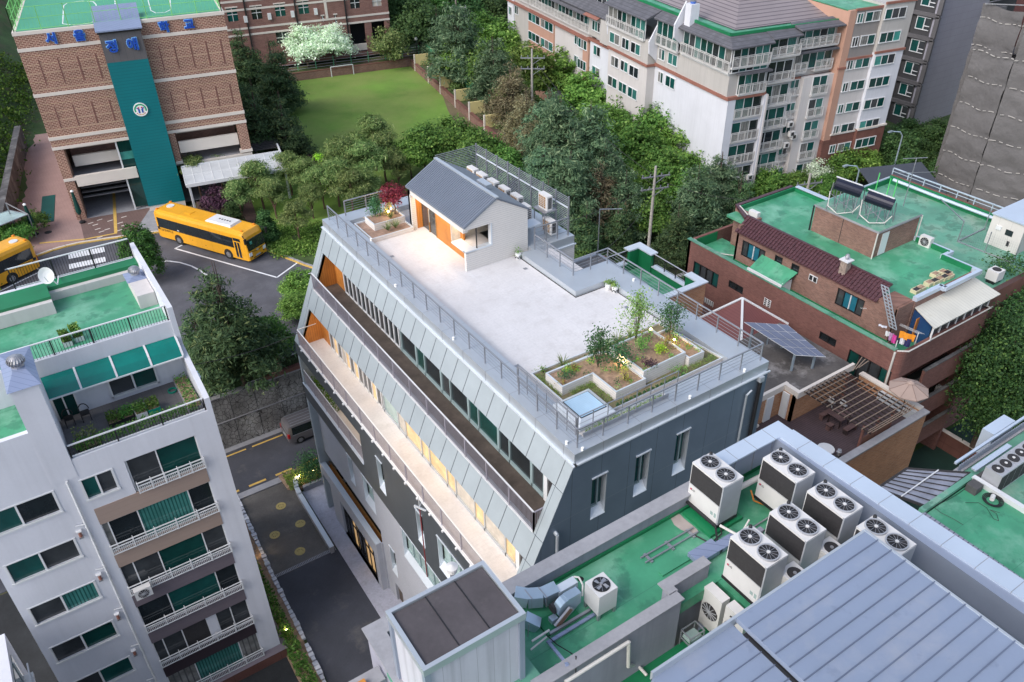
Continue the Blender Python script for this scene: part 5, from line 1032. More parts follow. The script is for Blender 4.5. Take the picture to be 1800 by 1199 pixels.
# roof vent cap and red antenna mast in front of the office facade
c = PZ(794, 995, 27.9); t = thing('vent_cowl', 'white mushroom vent cowl poking up behind the lift house', 'roof vent', (c.x, c.y, 26)); MB().mat(steel).tube((c.x, c.y, 26), (c.x, c.y, 27.85), .07).build('pipe', None, t); MB().mat(ac_white).lathe((c.x, c.y, 27.78), [(.09, -.12), (.14, -.08), (.14, 0), (.09, .02), (.17, .06), (.17, .1), (.02, .17)], 18).build('cap', None, t)
a, b_ = PZ(738, 897, 29.5), None
t = thing('antenna_mast', 'thin red antenna mast rising behind the lift house', 'antenna', (a.x, a.y, 26.9)); MB().mat(rusty).tube((a.x, a.y, 26.9), (a.x, a.y, 29.6), .018).build('mast', None, t); MB().mat(ac_white).tube((a.x, a.y, 29.6), (a.x, a.y, 30.0), .01).bar((a.x-.12, a.y+.05, 29.7), (a.x+.12, a.y-.1, 29.5), .03, .05).tube((a.x, a.y, 29.6), (a.x+.15, a.y+.1, 29.72), .008).build('aerial', None, t)
# left neighbour sliver at the bottom-left corner
LN = thing('balcony_corner_building', 'white building corner with glazed balconies in the bottom left corner', 'building', (-7, 22, 2)); m_ = MB().mat(white_wall).box(-14, -7.0, 10, 32, 2, 13.5).mat(wframe)
for k in range(4):
    z = 12.5-2.9*k; m_.box(-7.0, -6.6, 14, 31, z-1.2, z-1.0).mat(g_deep).box(-7.0, -6.97, 14, 31, z-1, z+.6).mat(wframe)
    for i in range(12): m_.box(-6.97, -6.92, 14+1.5*i-.04, 14+1.5*i+.04, z-1, z+.6)
    m_.bar((-6.62, 14, z-.35), (-6.62, 31, z-.35), .06)
    for i in range(60): m_.bar((-6.62, 14+.28*i, z-1), (-6.62, 14+.28*i, z-.35), .02)
m_.build('wall', None, LN)
# more pipework and cables among the units
d = MB().mat(coil); rr_ = random.Random(4)
for (x, y) in cs:
    d.path([(x-.3, y-.66, 27.3), (x-.34, y-.8, 27.08), (x-.9+.3*rr_.random(), y-.85, 27.03), (x-1.0, y-.3, 27.02)], .022)
tag(d.build('refrigerant_lines'), 'black refrigerant lines looping between the twin-fan units', 'pipes')
d = MB().mat(steel)
for a, b_ in (((11.2, 10.9), (13.2, 10.9)), ((11.2, 10.7), (13.2, 10.7)), ((13.4, 9.9), (15.4, 9.95))): d.tube((*a, 27.07), (*b_, 27.07), .025)
for x in (11.4, 12.2, 13.0): d.box(x-.04, x+.04, 10.62, 10.98, 27.0, 27.05)
d.build('conduit'); tag(bpy.data.objects[-1] if 0 else COL.objects[-1], 'pair of thin steel conduits lying on the green deck', 'conduit')
dr = MB().mat(black)
for (x, y) in ((9.4, 11.3), (13.9, 9.75)): dr.lathe((x, y, 27.0), [(.09, 0), (.09, .01)], 12)
dr.mat(steel).lathe((7.3, 9.5, 27.0), [(.08, 0), (.06, .05)], 10); dr.build('roof_drain', None, NB)
dr = MB().mat(steel)
for (x, y) in ((15.9, 24.2), (15.9, 36.5), (21.1, 31.2), (23.0, 25.2)): dr.box(x-.1, x+.1, y-.1, y+.1, 23.7, 23.708)
dr.build('floor_drain', None, B)
# ================================================================== SMALL GREEN ROOF BUILDING beside the office
GB = thing('flat_roof_annex', 'small orange brick building with a walled bright green roof', 'building', (36.5, 37.5, 2))
w = MB().mat(orange_brick).box(34.2, 38.1, 33.75, 34.0, 2, 15.9).box(37.85, 38.1, 34, 40.8, 2, 14.9).box(34.2, 38.1, 40.5, 40.8, 2, 14.6).box(34.2, 34.4, 34, 40.8, 2, 15)
w.mat(green_dark).box(37.6, 37.85, 38.9, 40.5, 14.2, 15.9).box(36.7, 37.9, 40.3, 40.55, 14.2, 15.9).box(37.7, 37.86, 34, 38.9, 14.2, 14.95).box(37.6, 37.85, 34.0, 35.3, 14.2, 15.9).box(34.3, 37.9, 34.0, 34.1, 14.2, 15.9).box(34.4, 36.7, 40.4, 40.52, 14.2, 14.8)
w.build('wall', None, GB)
MB().mat(green_roof).box(34.3, 37.7, 34.0, 40.4, 14.0, 14.2).build('roof', None, GB)
c = MB().mat(alu_white).box(37.5, 38.2, 38.85, 40.9, 15.9, 16.0).box(36.6, 37.5, 40.25, 40.9, 15.9, 16).box(37.5, 38.2, 33.65, 35.35, 15.9, 16.0).box(34.1, 37.5, 33.65, 34.15, 15.9, 16.0).box(37.6, 38.15, 35.35, 38.85, 14.93, 15.0).box(34.2, 36.6, 40.35, 40.85, 14.8, 14.9); c.build('coping', None, GB)
r_ = MB().mat(black); rail_h(r_, [(37.85, 35.35), (37.85, 38.85)], 15.0, .9, bars=4, r=.02); rail_h(r_, [(34.3, 40.6), (36.6, 40.6)], 14.9, .9, bars=4, r=.02); r_.mat(rail_pale).bar((37.85, 35.35, 15.93), (37.85, 38.85, 15.93), .07).bar((34.3, 40.6, 15.83), (36.6, 40.6, 15.83), .07); r_.build('railing', None, GB)
AN = thing('flat_grey_roof', 'low building with a plain grey gravel roof tucked behind the office roof corner', 'building', (30, 36, 2)); MB().mat(M('grey_gravel_roof', (.15, .145, .145), .95, 0, .2, 1, grain=.3)).box(27.2, 32.1, 33.5, 38.5, 17.5, 17.8).build('roof', None, AN)
MB().mat(concrete_d).box(27.3, 32.0, 33.6, 38.4, 2, 17.5).build('wall', None, AN); MB().mat(steel).box(32.0, 32.2, 33.4, 38.6, 17.8, 17.95).box(27.1, 32.2, 38.45, 38.65, 17.8, 17.95).build('coping', None, AN)
p = PZ(1048, 495, 17.8); t = thing('lamp_pole', 'thin bent pole rising from the plain grey roof', 'pole', tuple(p)); q_ = PZ(1052, 412, 22); MB().mat(steel).tube((p.x, p.y, 17.8), (p.x, p.y, 23.0), .03).tube((p.x, p.y, 23.0), (p.x+1.3, p.y-.6, 22.9), .03).build('pole', None, t)
# ================================================================== SOLAR ROOF + TIMBER DECK BUILDING
SO = thing('deck_roof_building', 'orange brick building with a solar-panelled grey roof and a dark timber roof deck', 'building', (37, 22, 2))
w = MB().mat(orange_brick).box(33.6, 33.75, 24.2, 29, 2, 13.7).box(33.6, 35.75, 24.2, 24.4, 11.7, 13.7).box(35.6, 35.75, 23.25, 24.2, 11.7, 13.7).box(35.6, 40.7, 23.25, 23.45, 11.7, 13.7).box(33.6, 42.4, 18.5, 18.8, 2, 12.5).box(42.2, 42.4, 18.8, 23.3, 2, 12.6).box(40.6, 40.75, 23.4, 29, 2, 13.7).box(27, 33.6, 18.5, 18.8, 2, 11.7).mat(stone_band).box(27, 33.7, 24.0, 24.2, 11.5, 11.85)
w.build('wall', None, SO)
MB().mat(M('weathered_roof_slab', (.095, .085, .08), .9, 0, .35, .6, stain=(.30, .28, .27, .85), stain_at=(.52, .68), sscale=.7, grain=.25)).prism([(26.5, 24.3), (35.9, 24.3), (35.9, 23.2), (40.9, 23.2), (40.9, 29.2), (26.5, 29.2)], 13.7, 13.95).build('roof_slab', None, SO)
c = MB().mat(stone_band).box(33.6, 36.0, 24.15, 24.35, 13.6, 14.05).box(35.65, 35.95, 23.1, 24.15, 13.6, 14.05).box(35.95, 41, 23.1, 23.3, 13.6, 14.05).mat(concrete).box(33.5, 42.5, 18.4, 18.85, 12.5, 12.62).mat(stone_band).box(42.1, 42.5, 18.85, 23.3, 12.6, 12.72); c.build('coping', None, SO)
MB().mat(M('dark_timber_deck', (.075, .05, .055), .7, 0, .25, .7, lines=[('y', .14, .02, (.02, .015, .018))], grain=.3)).box(26.5, 42.2, 18.8, 24.2, 11.5, 11.7).build('timber_deck', None, SO)
d = MB().mat(wframe).box(34.15, 34.75, 24.1, 24.2, 11.75, 13.6).box(35.5, 35.62, 23.6, 24.1, 11.75, 13.65); d.build('door', None, SO)
d = MB().mat(alu_white).box(41.9, 42.2, 18.8, 21.6, 11.7, 12.4).build('white_bench_wall', None, SO)
def solar():
    t = thing('solar_array', 'tilted grey solar panel array on posts above the stained roof slab', 'solar panel', (37.3, 26, 13.95)); a, b, c_, d_ = [Vector(v) for v in ((36.35, 28.6, 16.1), (38.4, 26.8+1.6, 15.7), (38.75, 23.4, 15.3), (36.3, 24.2, 15.9))]
    a, b, c_, d_ = PZ(1307.7, 566.7, 15.9), PZ(1384.4, 571.7, 15.5), PZ(1450+1.5, 628, 14.9), PZ(1398.6, 625.1, 15.3)
    f = MB(); pm = M('solar_cell', (.16, .18, .25), .3, .1, .06, 2)
    g_ = lambda u, v: (a.lerp(b, u)).lerp(d_.lerp(c_, u), v)
    z_ = Vector((0, 0, .03)); f.mat(wframe).add([a, b, c_, d_, a+z_, b+z_, c_+z_, d_+z_], [(0, 3, 2, 1), (4, 5, 6, 7), (0, 1, 5, 4), (1, 2, 6, 5), (2, 3, 7, 6), (3, 0, 4, 7)]); f.build('frame', None, t)
    f = MB().mat(pm); z2 = Vector((0, 0, .036))
    for i in range(4):
        for j in range(4): u0_, u1_, v0, v1 = i/4+.008, (i+1)/4-.008, j/4+.006, (j+1)/4-.006; f.quad(*[g_(*q)+z2 for q in ((u0_, v0), (u1_, v0), (u1_, v1), (u0_, v1))])
    f.build('cells', None, t)
    for u_, v_ in ((.1, .1), (.85, .12), (.1, .93), (.75, .93)): q = g_(u_, v_); MB().mat(duct_m).box(q.x-.06, q.x+.06, q.y-.06, q.y+.06, 13.95, q.z).build('post', None, t)
solar()
# pergola
PG = thing('timber_pergola', 'openwork pale-slatted timber pergola over the dark roof deck', 'pergola', (38.5, 20.8, 11.7)); f = MB().mat(M('pale_batten', (.27, .20, .15), .7)); f2 = MB().mat(M('dark_beam', (.035, .024, .022), .7))
for i in range(12): y = 22.95-.41*i; f.bar((36.0, y, 14.05), (39.8+.05*i, y, 14.05), .04, .06)
for i in range(11): x = 36.2+.37*i; f2.bar((x, 23.15, 13.95), (x, 18.35, 13.95), .05, .09)
for i in range(3): f.bar((40.2+.3*i, 22.7, 14.1), (41.9, 23.1-.25*i+.2, 14.1), .05); f.bar((36.3, 18.45+.12*i-.1, 14.0), (40.0, 18.45+.12*i-.1, 14.0), .04)
f.build('batten', None, PG); f2.build('beam', None, PG); 
for x, y in ((36.5, 19.0), (37.9, 19.0), (39.3, 19.0), (40.0, 22.8)): MB().mat(plinth_br).box(x-.07, x+.07, y-.07, y+.07, 11.7, 13.9).build('post', None, PG)
MB().mat(M('brown_slat_screen', (.17, .075, .05), .7)).box(36.5, 39.4, 18.95, 19.0, 11.7, 13.0).build('slat_screen', None, PG)
# picnic table with benches
tb = M('table_wood', (.13, .075, .07), .6, 0, .2, 3, lines=[('x', .12, .015, (.03, .02, .02))]); t = thing('picnic_table', 'brown slatted table on the dark roof deck', 'table', (37.9, 21.5, 11.7)); MB().mat(tb).box(37.45, 38.6, 21.0, 22.0, 12.36, 12.42).build('tabletop', None, t)
for x in (37.6, 38.45):
    for y in (21.1, 21.9): MB().mat(tb).box(x-.04, x+.04, y-.04, y+.04, 11.7, 12.36).build('leg', None, t)
for (x0, x1, y0, y1, lb) in ((37.3, 38.4, 22.15, 22.45, 'brown slatted bench behind the deck table'), (37.4, 38.5, 20.4, 20.75, 'brown slatted bench in front of the deck table'), (36.85, 37.25, 21.25, 21.6, 'small brown stool at the left end of the deck table')):
    nm = 'stool' if 'stool' in lb else 'bench'; t = thing(nm, lb, nm, ((x0+x1)/2, (y0+y1)/2, 11.7)); MB().mat(tb).box(x0, x1, y0, y1, 12.05, 12.1).build('seat', None, t)
    for x in (x0+.08, x1-.08): MB().mat(tb).box(x-.04, x+.04, y0+.03, y1-.03, 11.7, 12.05).build('leg', None, t)
c = PZ(1320+1470/5.212, 620+262/5.212, 14.6)
t = thing('parasol', 'open beige octagonal parasol at the corner of the roof deck', 'parasol', (c.x, c.y, 11.7)); MB().mat(black).tube((c.x-.05, c.y, 11.7), (c.x, c.y, 14.5), .03).build('pole', None, t)
f = MB().mat(M('beige_canvas', (.36, .27, .23), .85, 0, .05, 1)); rr = 1.2
tp = Vector((c.x, c.y, 14.55)); ring = [Vector((c.x+rr*math.cos(i*math.pi/4+.2), c.y+rr*math.sin(i*math.pi/4+.2), 14.0)) for i in range(8)]
for i in range(8): f.add([tp, ring[i], ring[(i+1) % 8], tp-Vector((0, 0, .03)), ring[i]-Vector((0, 0, .06)), ring[(i+1) % 8]-Vector((0, 0, .06))], [(0, 1, 2), (3, 5, 4), (1, 4, 5, 2)])
f.lathe((c.x, c.y, 14.5), [(.25, -.02), (.2, .04), (.03, .12)], 8); f.build('canopy', None, t)
f = MB().mat(M('seam_brown', (.2, .14, .12), .8))
for q in ring: f.bar(tp+Vector((0, 0, .005)), q+Vector((0, 0, .01)), .02)
f.build('rib', None, t)
# half-round white table + barbecue chimney by the deck edge
c = PZ(1452, 788, 12.3); t = thing('round_table', 'white round table at the near edge of the timber deck', 'table', (c.x, c.y, 11.7)); MB().mat(wframe).lathe((c.x, c.y, 12.25), [(.5, 0), (.5, .04)], 20).build('tabletop', None, t); MB().mat(black).tube((c.x, c.y, 11.7), (c.x, c.y, 12.25), .05).build('leg', None, t)
c = PZ(1475, 795, 12.5); t = thing('chimney_cowl', 'grey pyramid base with a steel chimney cowl beside the round table', 'roof vent', (c.x, c.y, 11.9)); MB().mat(coil).hexa([(c.x-.3, c.y-.3, 11.8), (c.x+.3, c.y-.3, 11.8), (c.x+.3, c.y+.3, 11.8), (c.x-.3, c.y+.3, 11.8)], [(c.x-.1, c.y-.1, 12.3), (c.x+.1, c.y-.1, 12.3), (c.x+.1, c.y+.1, 12.3), (c.x-.1, c.y+.1, 12.3)]).build('base', None, t); MB().mat(rim).lathe((c.x, c.y, 12.3), [(.09, 0), (.09, .2), (.15, .22), (.15, .27), (.08, .3), (.12, .4), (.03, .44)], 12).build('cowl', None, t)
ch = MB().mat(wframe)
for (x, y) in ((39.0, 22.8), (39.4, 22.2)): ch.box(x-.2, x+.2, y-.2, y+.2, 12.05, 12.1).box(x-.2, x-.16, y-.2, y+.2, 12.1, 12.5).box(x-.18, x-.14, y-.18, y-.14, 11.7, 12.05).box(x+.14, x+.18, y+.14, y+.18, 11.7, 12.05)
tag(ch.build('plastic_chair'), 'pair of white plastic chairs under the pergola by the brick wall', 'chair')
# ================================================================== HIP-ROOFED PAVILION
PV = thing('red_roof_house', 'low house with a maroon hip roof and white ridge caps between the brick buildings', 'house', (39.5, 31, 2)); ap = PZ(1305, 520, 14.3); cn = [PZ(1383, 565, 13.3), PZ(1312, 600, 13.3), PZ(1248, 547, 13.3), PZ(1320, 523, 13.3)]; cn = [Vector((42.2, 29.4, 13.2)), Vector((37.5, 29.4, 13.2)), Vector((37.5, 33.5, 13.2)), Vector((42.2, 33.5, 13.2))]; ap = Vector((40.3, 32.2, 14.6))
f = MB().mat(M('maroon_sheet_roof', (.19, .068, .062), .5, .1, .1, .5, lines=[('x', .2, .02, (.1, .035, .035))])); 
for i in range(4): f.add([ap, cn[i], cn[(i+1) % 4]], [(0, 1, 2), (0, 2, 1)][:1])
f.build('roof', None, PV); f = MB().mat(wframe)
for q in cn: f.bar(ap+Vector((0, 0, .05)), q+Vector((0, 0, .05)), .16, .08)
f.build('ridge_cap', None, PV); MB().mat(orange_brick).box(37.8, 42, 29.7, 33.3, 2, 13.2).build('wall', None, PV)
p_ = MB().mat(duct_m); b0 = PZ(1348, 605, 13.95); p_.tube((b0.x, b0.y, 13.95), (b0.x, b0.y, 15.2), .05); tag(p_.build('vent_pipe'), 'thin pale pipe standing on the grey roof under the solar array', 'pipe')
# ================================================================== BROWN BRICK BUILDING (right)
BB = thing('brick_terrace_building', 'dark red brick building with green roofs, curved balconies and a maroon tiled eave', 'building', (48, 30, 2))
w = MB().mat(red_brick)
def zq(px, X): return PX(*px, X)
bz, sz_, kz = Zo(1200, 330, 5.993), Zo(1200, 400, 2.997), Zo(1440, 280, 4.994)
X = 43
def yz(p): v = PX(*p, X); return v.y, v.z
wr = []
for a, b in (((60, 175), (190, 255)), ((245, 275), (320, 320)), ((725, 545), (810, 600)), ((880, 640), (1100, 760))):
    (y1, z1), (y0, _) = yz(sz_(*a)), yz(sz_(*b)); wr.append([y0, y1, z1])
hgt = [1.25, .6, .6, 1.9]; hs = [(y0, y1, z1-h-.0, z1) for (y0, y1, z1), h in zip(wr, hgt)]
holes(w, 21.9, 40.5, 2, 14.95, hs, lambda a, b, c, d: w.box(X, X+.25, a, b, c, d))
# rounded near corner
for i in range(6):
    a0, a1 = math.pi*1.0+i*math.pi/12, math.pi*1.0+(i+1)*math.pi/12
    q0 = (X+.6+.6*math.cos(a0), 22+.6*math.sin(a0)); q1 = (X+.6+.6*math.cos(a1), 22+.6*math.sin(a1)); w.prism([q0, q1, (X+.6+.35*math.cos(a1), 22+.35*math.sin(a1)), (X+.6+.35*math.cos(a0), 22+.35*math.sin(a0))], 10, 14.95)
w.box(X+.6, 52.6, 21.4, 21.65, 12.9, 14.95).box(X, 53, 40.25, 40.5, 2, 14.95).box(52.4, 52.65, 21.5, 24, 2, 14.95)
w.box(44.0, 52.3, 22.9, 23.1, 2, 13.8).box(X+.2, 44.2, 21.9, 22.1, 2, 12.9)
for z0, z1, xx in ((10.3, 12.2, 52.7), (7.5, 9.2, 52.7), (4.6, 6.2, 52.6)):
    w.box(46.5, xx-.5, 21.3, 21.5, z0, z1)
    for i in range(6):
        a0, a1 = -math.pi/2+i*math.pi/12, -math.pi/2+(i+1)*math.pi/12; o_ = (xx-.5, 21.9)
        w.prism([(o_[0]+.6*math.cos(a0), o_[1]+.6*math.sin(a0)), (o_[0]+.6*math.cos(a1), o_[1]+.6*math.sin(a1)), (o_[0]+.4*math.cos(a1), o_[1]+.4*math.sin(a1)), (o_[0]+.4*math.cos(a0), o_[1]+.4*math.sin(a0))], z0, z1)
w.build('wall', None, BB)
f = MB().mat(concrete_d)
for z0, z1, xx in ((10.3, 12.2, 52.7), (7.5, 9.2, 52.7), (4.6, 6.2, 52.6)): f.box(46.5, xx-.1, 21.27, 21.52, z1, z1+.06).box(46.5, xx-.3, 21.5, 22.3, z0, z0+.15)
f.mat(green_pale).box(X-.05, X+.3, 21.9, 40.6, 14.95, 15.02).mat(pipe_w).tube((X+.6, 21.35, 15.0), (52.9, 21.35, 15.0), .05).tube((X+.05, 21.8, 15.0), (X+.6, 21.35, 15.0), .05).tube((X-.05, 21.85, 14.9), (X-.05, 21.85, 3), .07).tube((52.6, 21.3, 15.0), (52.9, 23, 15.0), .05); f.build('coping', None, BB)
bw = MB().mat(g_deep).box(44.2, 46.2, 22.86, 22.89, 12.2, 13.0).box(47.5, 50.8, 22.86, 22.89, 12.2, 13.0).mat(dark).box(46.6, 52.2, 22.8, 22.89, 9.3, 10.4).box(46.6, 52.2, 22.8, 22.89, 6.3, 7.6); bw.build('band_window_and_recess_shade', None, BB)  # dark sheets in the lower two bands paint the shade of the recesses
for (y0, y1, z0, z1), n in zip(hs, (4, 2, 2, 4)):
    f = MB().mat(black)
    for i in range(n+1): y = y0+(y1-y0)*i/n; f.box(X+.02, X+.12, max(y0, y-.04), min(y1, y+.04), z0, z1)
    f.box(X+.02, X+.12, y0, y1, z1-.06, z1).box(X+.02, X+.12, y0, y1, z0, z0+.06); o = f.build('window', None, BB); p = MB()
    for i in range(n): p.mat([g_teal, g_grey, g_grey, g_deep][i % 4] if n == 4 else g_dark).box(X+.12, X+.14, y0+(y1-y0)*i/n, y0+(y1-y0)*(i+1)/n, z0, z1)
    p.build('pane', None, o)
f = MB().mat(wframe)
for (a, b) in ((sz_(110, 375), sz_(160, 420)), (sz_(430, 380), sz_(460, 425))):
    (y1, z1), (y0, z0) = yz(a), yz(b); f.box(X-.02, X, y0, y1, z0, z1+.2).mat(dark)
    n_ = 5 if y1-y0 > 1 else 2
    for i in range(n_):
        for j in range(4): f.box(X-.03, X-.02, y0+(y1-y0)*(i+.2)/n_, y0+(y1-y0)*(i+.8)/n_, z0+(z1+.2-z0)*(j+.2)/4, z0+(z1+.2-z0)*(j+.8)/4)
    f.mat(wframe)
f.build('block_grille', None, BB)
# balcony deck + upper storey
MB().mat(green_roof).box(X+.25, 44.3, 22, 40.3, 13.9, 14.1).box(44.3, 52.4, 21.6, 23.2, 13.9, 14.1).mat(green_dark).box(X+.25, X+.3, 22, 40.3, 14.1, 14.93).box(44.25, 44.3, 23.2, 36.8, 14.1, 14.45).box(X+.25, 45.9, 40.2, 40.27, 14.1, 14.9).mat(green_roof).box(44.3, 46.6, 36.9, 40.3, 13.9, 14.1).build('balcony_floor', None, BB)
uw = MB().mat(red_brick2); UX = 44.3
def yu(p): v = PX(*p, UX); return v.y, v.z
us = [(34.05, 36.22, 15.1, 16.33), (32.45, 33.12, 15.8, 16.46), (30.94, 31.6, 15.8, 16.48), (25.5, 27.6, 15.15, 16.38)]
holes(uw, 23.2, 36.9, 14.1, 16.9, us, lambda a, b, c, d: uw.box(UX, UX+.2, a, b, c, d))
uw.box(UX, 46.6, 36.7, 36.9, 14.1, 17.3).box(46.4, 46.6, 36.9, 39.2, 14.1, 17.3).box(UX, 46, 23.15, 23.3, 14.1, 17.0).box(46, 52.5, 23.1, 23.3, 14.1, 17.0).box(UX, 45.9, 23.3, 24.6, 16.9, 17.05)
uw.build('upper_wall', None, BB)
for (y0, y1, z0, z1) in us:
    big = y1-y0 > 1; f = MB().mat(black).box(UX-.03, UX+.1, y0, y1, z1-.05, z1).box(UX-.03, UX+.1, y0, y1, z0, z0+.05).box(UX-.03, UX+.1, y0, y0+.05, z0, z1).box(UX-.03, UX+.1, y1-.05, y1, z0, z1)
    if big: f.box(UX-.01, UX+.1, y0+.5, y0+.55, z0, z1).box(UX-.01, UX+.1, y1-.55, y1-.5, z0, z1).mat(wframe).box(UX, UX+.1, (y0+y1)/2-.03, (y0+y1)/2+.03, z0, z1)
    o = f.build('window', None, BB); MB().mat(M('blue_teal_glass', (.02, .14, .2), .1) if big else g_dark).box(UX+.08, UX+.1, y0+.55*big, y1-.55*big, z0, z1).mat(g_grey).box(UX+.05, UX+.07, y0+.02, y0+.52*big+.03, z0, z1).box(UX+.05, UX+.07, y1-.52*big-.03, y1-.02, z0, z1).build('pane', None, o)
# tiled eave (pantiles modelled as ridges)
te = MB().mat(maroon_tile); y = 24.65
te.hexa([(44.1, 24.6, 16.78), (45.3, 24.6, 17.62), (45.3, 37.0, 17.62), (44.1, 37.0, 16.78)], [(44.1, 24.6, 16.84), (45.3, 24.6, 17.68), (45.3, 37.0, 17.68), (44.1, 37.0, 16.84)])
while y < 37:
    for i in range(5): a = i/5; b_ = (i+1)/5; te.bar((44.08+1.2*a, y, 16.9+.84*a), (44.08+1.2*b_, y, 16.87+.84*b_), .13, .05)
    y += .27
te.bar((45.35, 24.6, 17.68), (45.35, 37.1, 17.68), .22, .14); te.build('tiled_eave', None, BB)
te = MB().mat(maroon_tile).bar((45.4, 37.2, 17.4), (46.6, 39.3, 17.4), .25, .2).bar((46.6, 39.3, 17.3), (53, 39.3, 17.3), .3, .2); te.build('ridge_tiles', None, BB)
rf = MB().mat(green_roof).box(45.4, 53.3, 23.3, 39.1, 16.8, 17.0); rf.mat(green_dark).box(46.6, 53, 39.0, 39.12, 17, 17.35).box(52.3, 52.42, 23.3, 25.5, 17, 17.35).box(53.2, 53.32, 25.5, 28.1, 17, 17.35).box(53.0, 53.1, 33.5, 39.1, 17, 17.35); rf.build('roof', None, BB)
c = MB().mat(cap_metal).box(45.9, 48.7, 23.0, 23.3, 17.0, 17.3).box(48.5, 48.8, 22.8, 23.2, 17.0, 17.3).box(48.6, 52.7, 22.7, 22.95, 17.0, 17.3).box(52.4, 52.7, 22.95, 25.6, 17, 17.3).box(52.7, 53.6, 25.35, 25.6, 17, 17.3).box(53.3, 53.6, 25.6, 28.3, 17, 17.3).box(53.0, 53.4, 33.7, 39.0, 17.3, 17.42); c.build_each('coping', None, BB)
ph = MB().mat(red_brick2).box(48.5, 53.3, 28.3, 33.6, 17, 19.0); ph.mat(concrete).box(48.45, 53.35, 28.2, 33.7, 18.95, 19.08).mat(green_pale).box(48.5, 53.3, 28.25, 33.65, 19.08, 19.12).mat(dark).box(48.49, 48.5, 31.1, 31.14, 17, 19).mat(wframe).box(49.1, 49.85, 28.26, 28.3, 17.05, 18.75).mat(pipe_w).tube((48.42, 28.25, 17), (48.42, 28.25, 18.95), .05).tube((53.38, 28.2, 17), (53.38, 28.2, 19), .05).mat(black).tube((48.44, 33.7, 17), (48.44, 33.7, 19), .06); ph.build('stair_house', None, BB)
aw = MB().mat(M('white_corrugated_sheet', (.55, .54, .48), .6, 0, .1, .5, lines=[('x', .28, .03, (.42, .41, .37))], stain=(.35, .3, .2, .5), stain_at=(.6, .75), sscale=1)).hexa([(46.2, 23.3, 16.45), (52.9, 23.3, 16.45), (53.0, 21.2, 16.0), (45.6, 21.2, 16.0)], [(46.2, 23.3, 16.5), (52.9, 23.3, 16.5), (53.0, 21.2, 16.05), (45.6, 21.2, 16.05)]); aw.build('lean_to_roof', None, BB)
aw = MB().mat(g_grey).box(46.2, 52.6, 21.62, 21.66, 14.95, 15.95).mat(wframe)
for i in range(8): x = 46.2+.92*i; aw.box(x-.03, x+.03, 21.56, 21.62, 14.95, 15.98)
aw.box(46.0, 52.8, 21.5, 21.62, 15.95, 16.02).bar((45.7, 21.3, 15.0), (45.7, 21.3, 16.0), .06).mat(M('blue_glazing', (.02, .06, .16), .1)).add([(46.2, 21.7, 14.1), (46.2, 23.2, 14.1), (46.2, 23.2, 16.3), (46.2, 21.7, 15.95)], [(0, 1, 2, 3)]).mat(wood).box(45.9, 46.2, 22.6, 22.65, 14.1, 15.9); aw.build('lean_to_glazing', None, BB)
c = MB().mat(green_roof).hexa([(43.1, 31.2, 15.15), (44.3, 31.0, 15.9), (44.3, 34.3, 15.9), (43.1, 34.3, 15.15)], [(43.1, 31.2, 15.2), (44.3, 31.0, 15.95), (44.3, 34.3, 15.95), (43.1, 34.3, 15.2)]).mat(wframe).box(43.0, 43.12, 31.2, 34.4, 15.05, 15.22).box(43.2, 44.2, 31.25, 31.3, 14.1, 15.3); c.build('green_porch', None, BB)
chm = MB().mat(M('rubble_stone', (.3, .24, .2), .9, 0, .4, 5, grain=.4)).box(44.6, 45.1, 27.6, 28.1, 16.9, 18.2).mat(wframe).box(44.5, 45.2, 27.5, 28.2, 18.2, 18.28).mat(rim).lathe((44.85, 27.85, 18.28), [(.1, 0), (.1, .15), (.18, .2), (.12, .35), (.03, .4)], 10); chm.build('chimney', None, BB)
vt = MB().mat(wframe).box(44.24, 44.3, 29.3, 30.0, 15.9, 16.35).mat(dark).box(44.22, 44.24, 29.7, 29.95, 15.95, 16.3).box(44.22, 44.24, 29.35, 29.6, 15.95, 16.3); vt.build('wall_vent', None, BB)
p = MB().mat(pipe_w); p.path([(46.5, 38.9, 17.5), (46.0, 37.6, 17.4), (45.9, 37.4, 16), (45.9, 37.3, 14.2), (45.2, 37.4, 14.15), (44.0, 38.6, 14.3), (43.7, 39.8, 14.6), (43.4, 40.3, 14.95)], .05); p.build('drain_pipe', None, BB)
# ladder standing on the balcony
a, b = Vector((43.75, 24.3, 17.85)), Vector((43.9, 22.9, 14.2)); a, b = PX(*sz_(1065, 310), 43.9), PX(*sz_(1108, 530), 43.9)
t = thing('aluminium_ladder', 'double aluminium ladder leaning upright against the brick balcony wall', 'ladder', tuple(b)); f = MB().mat(alu)
for o_ in (-.26, 0, .26): f.bar(a+Vector((0, o_, 0)), b+Vector((0, o_, 0)), .05)
for i in range(13): c0 = a.lerp(b, i/12); f.bar(c0-Vector((0, .26, 0)), c0+Vector((0, .26, 0)), .045)
f.build('rungs', None, t)
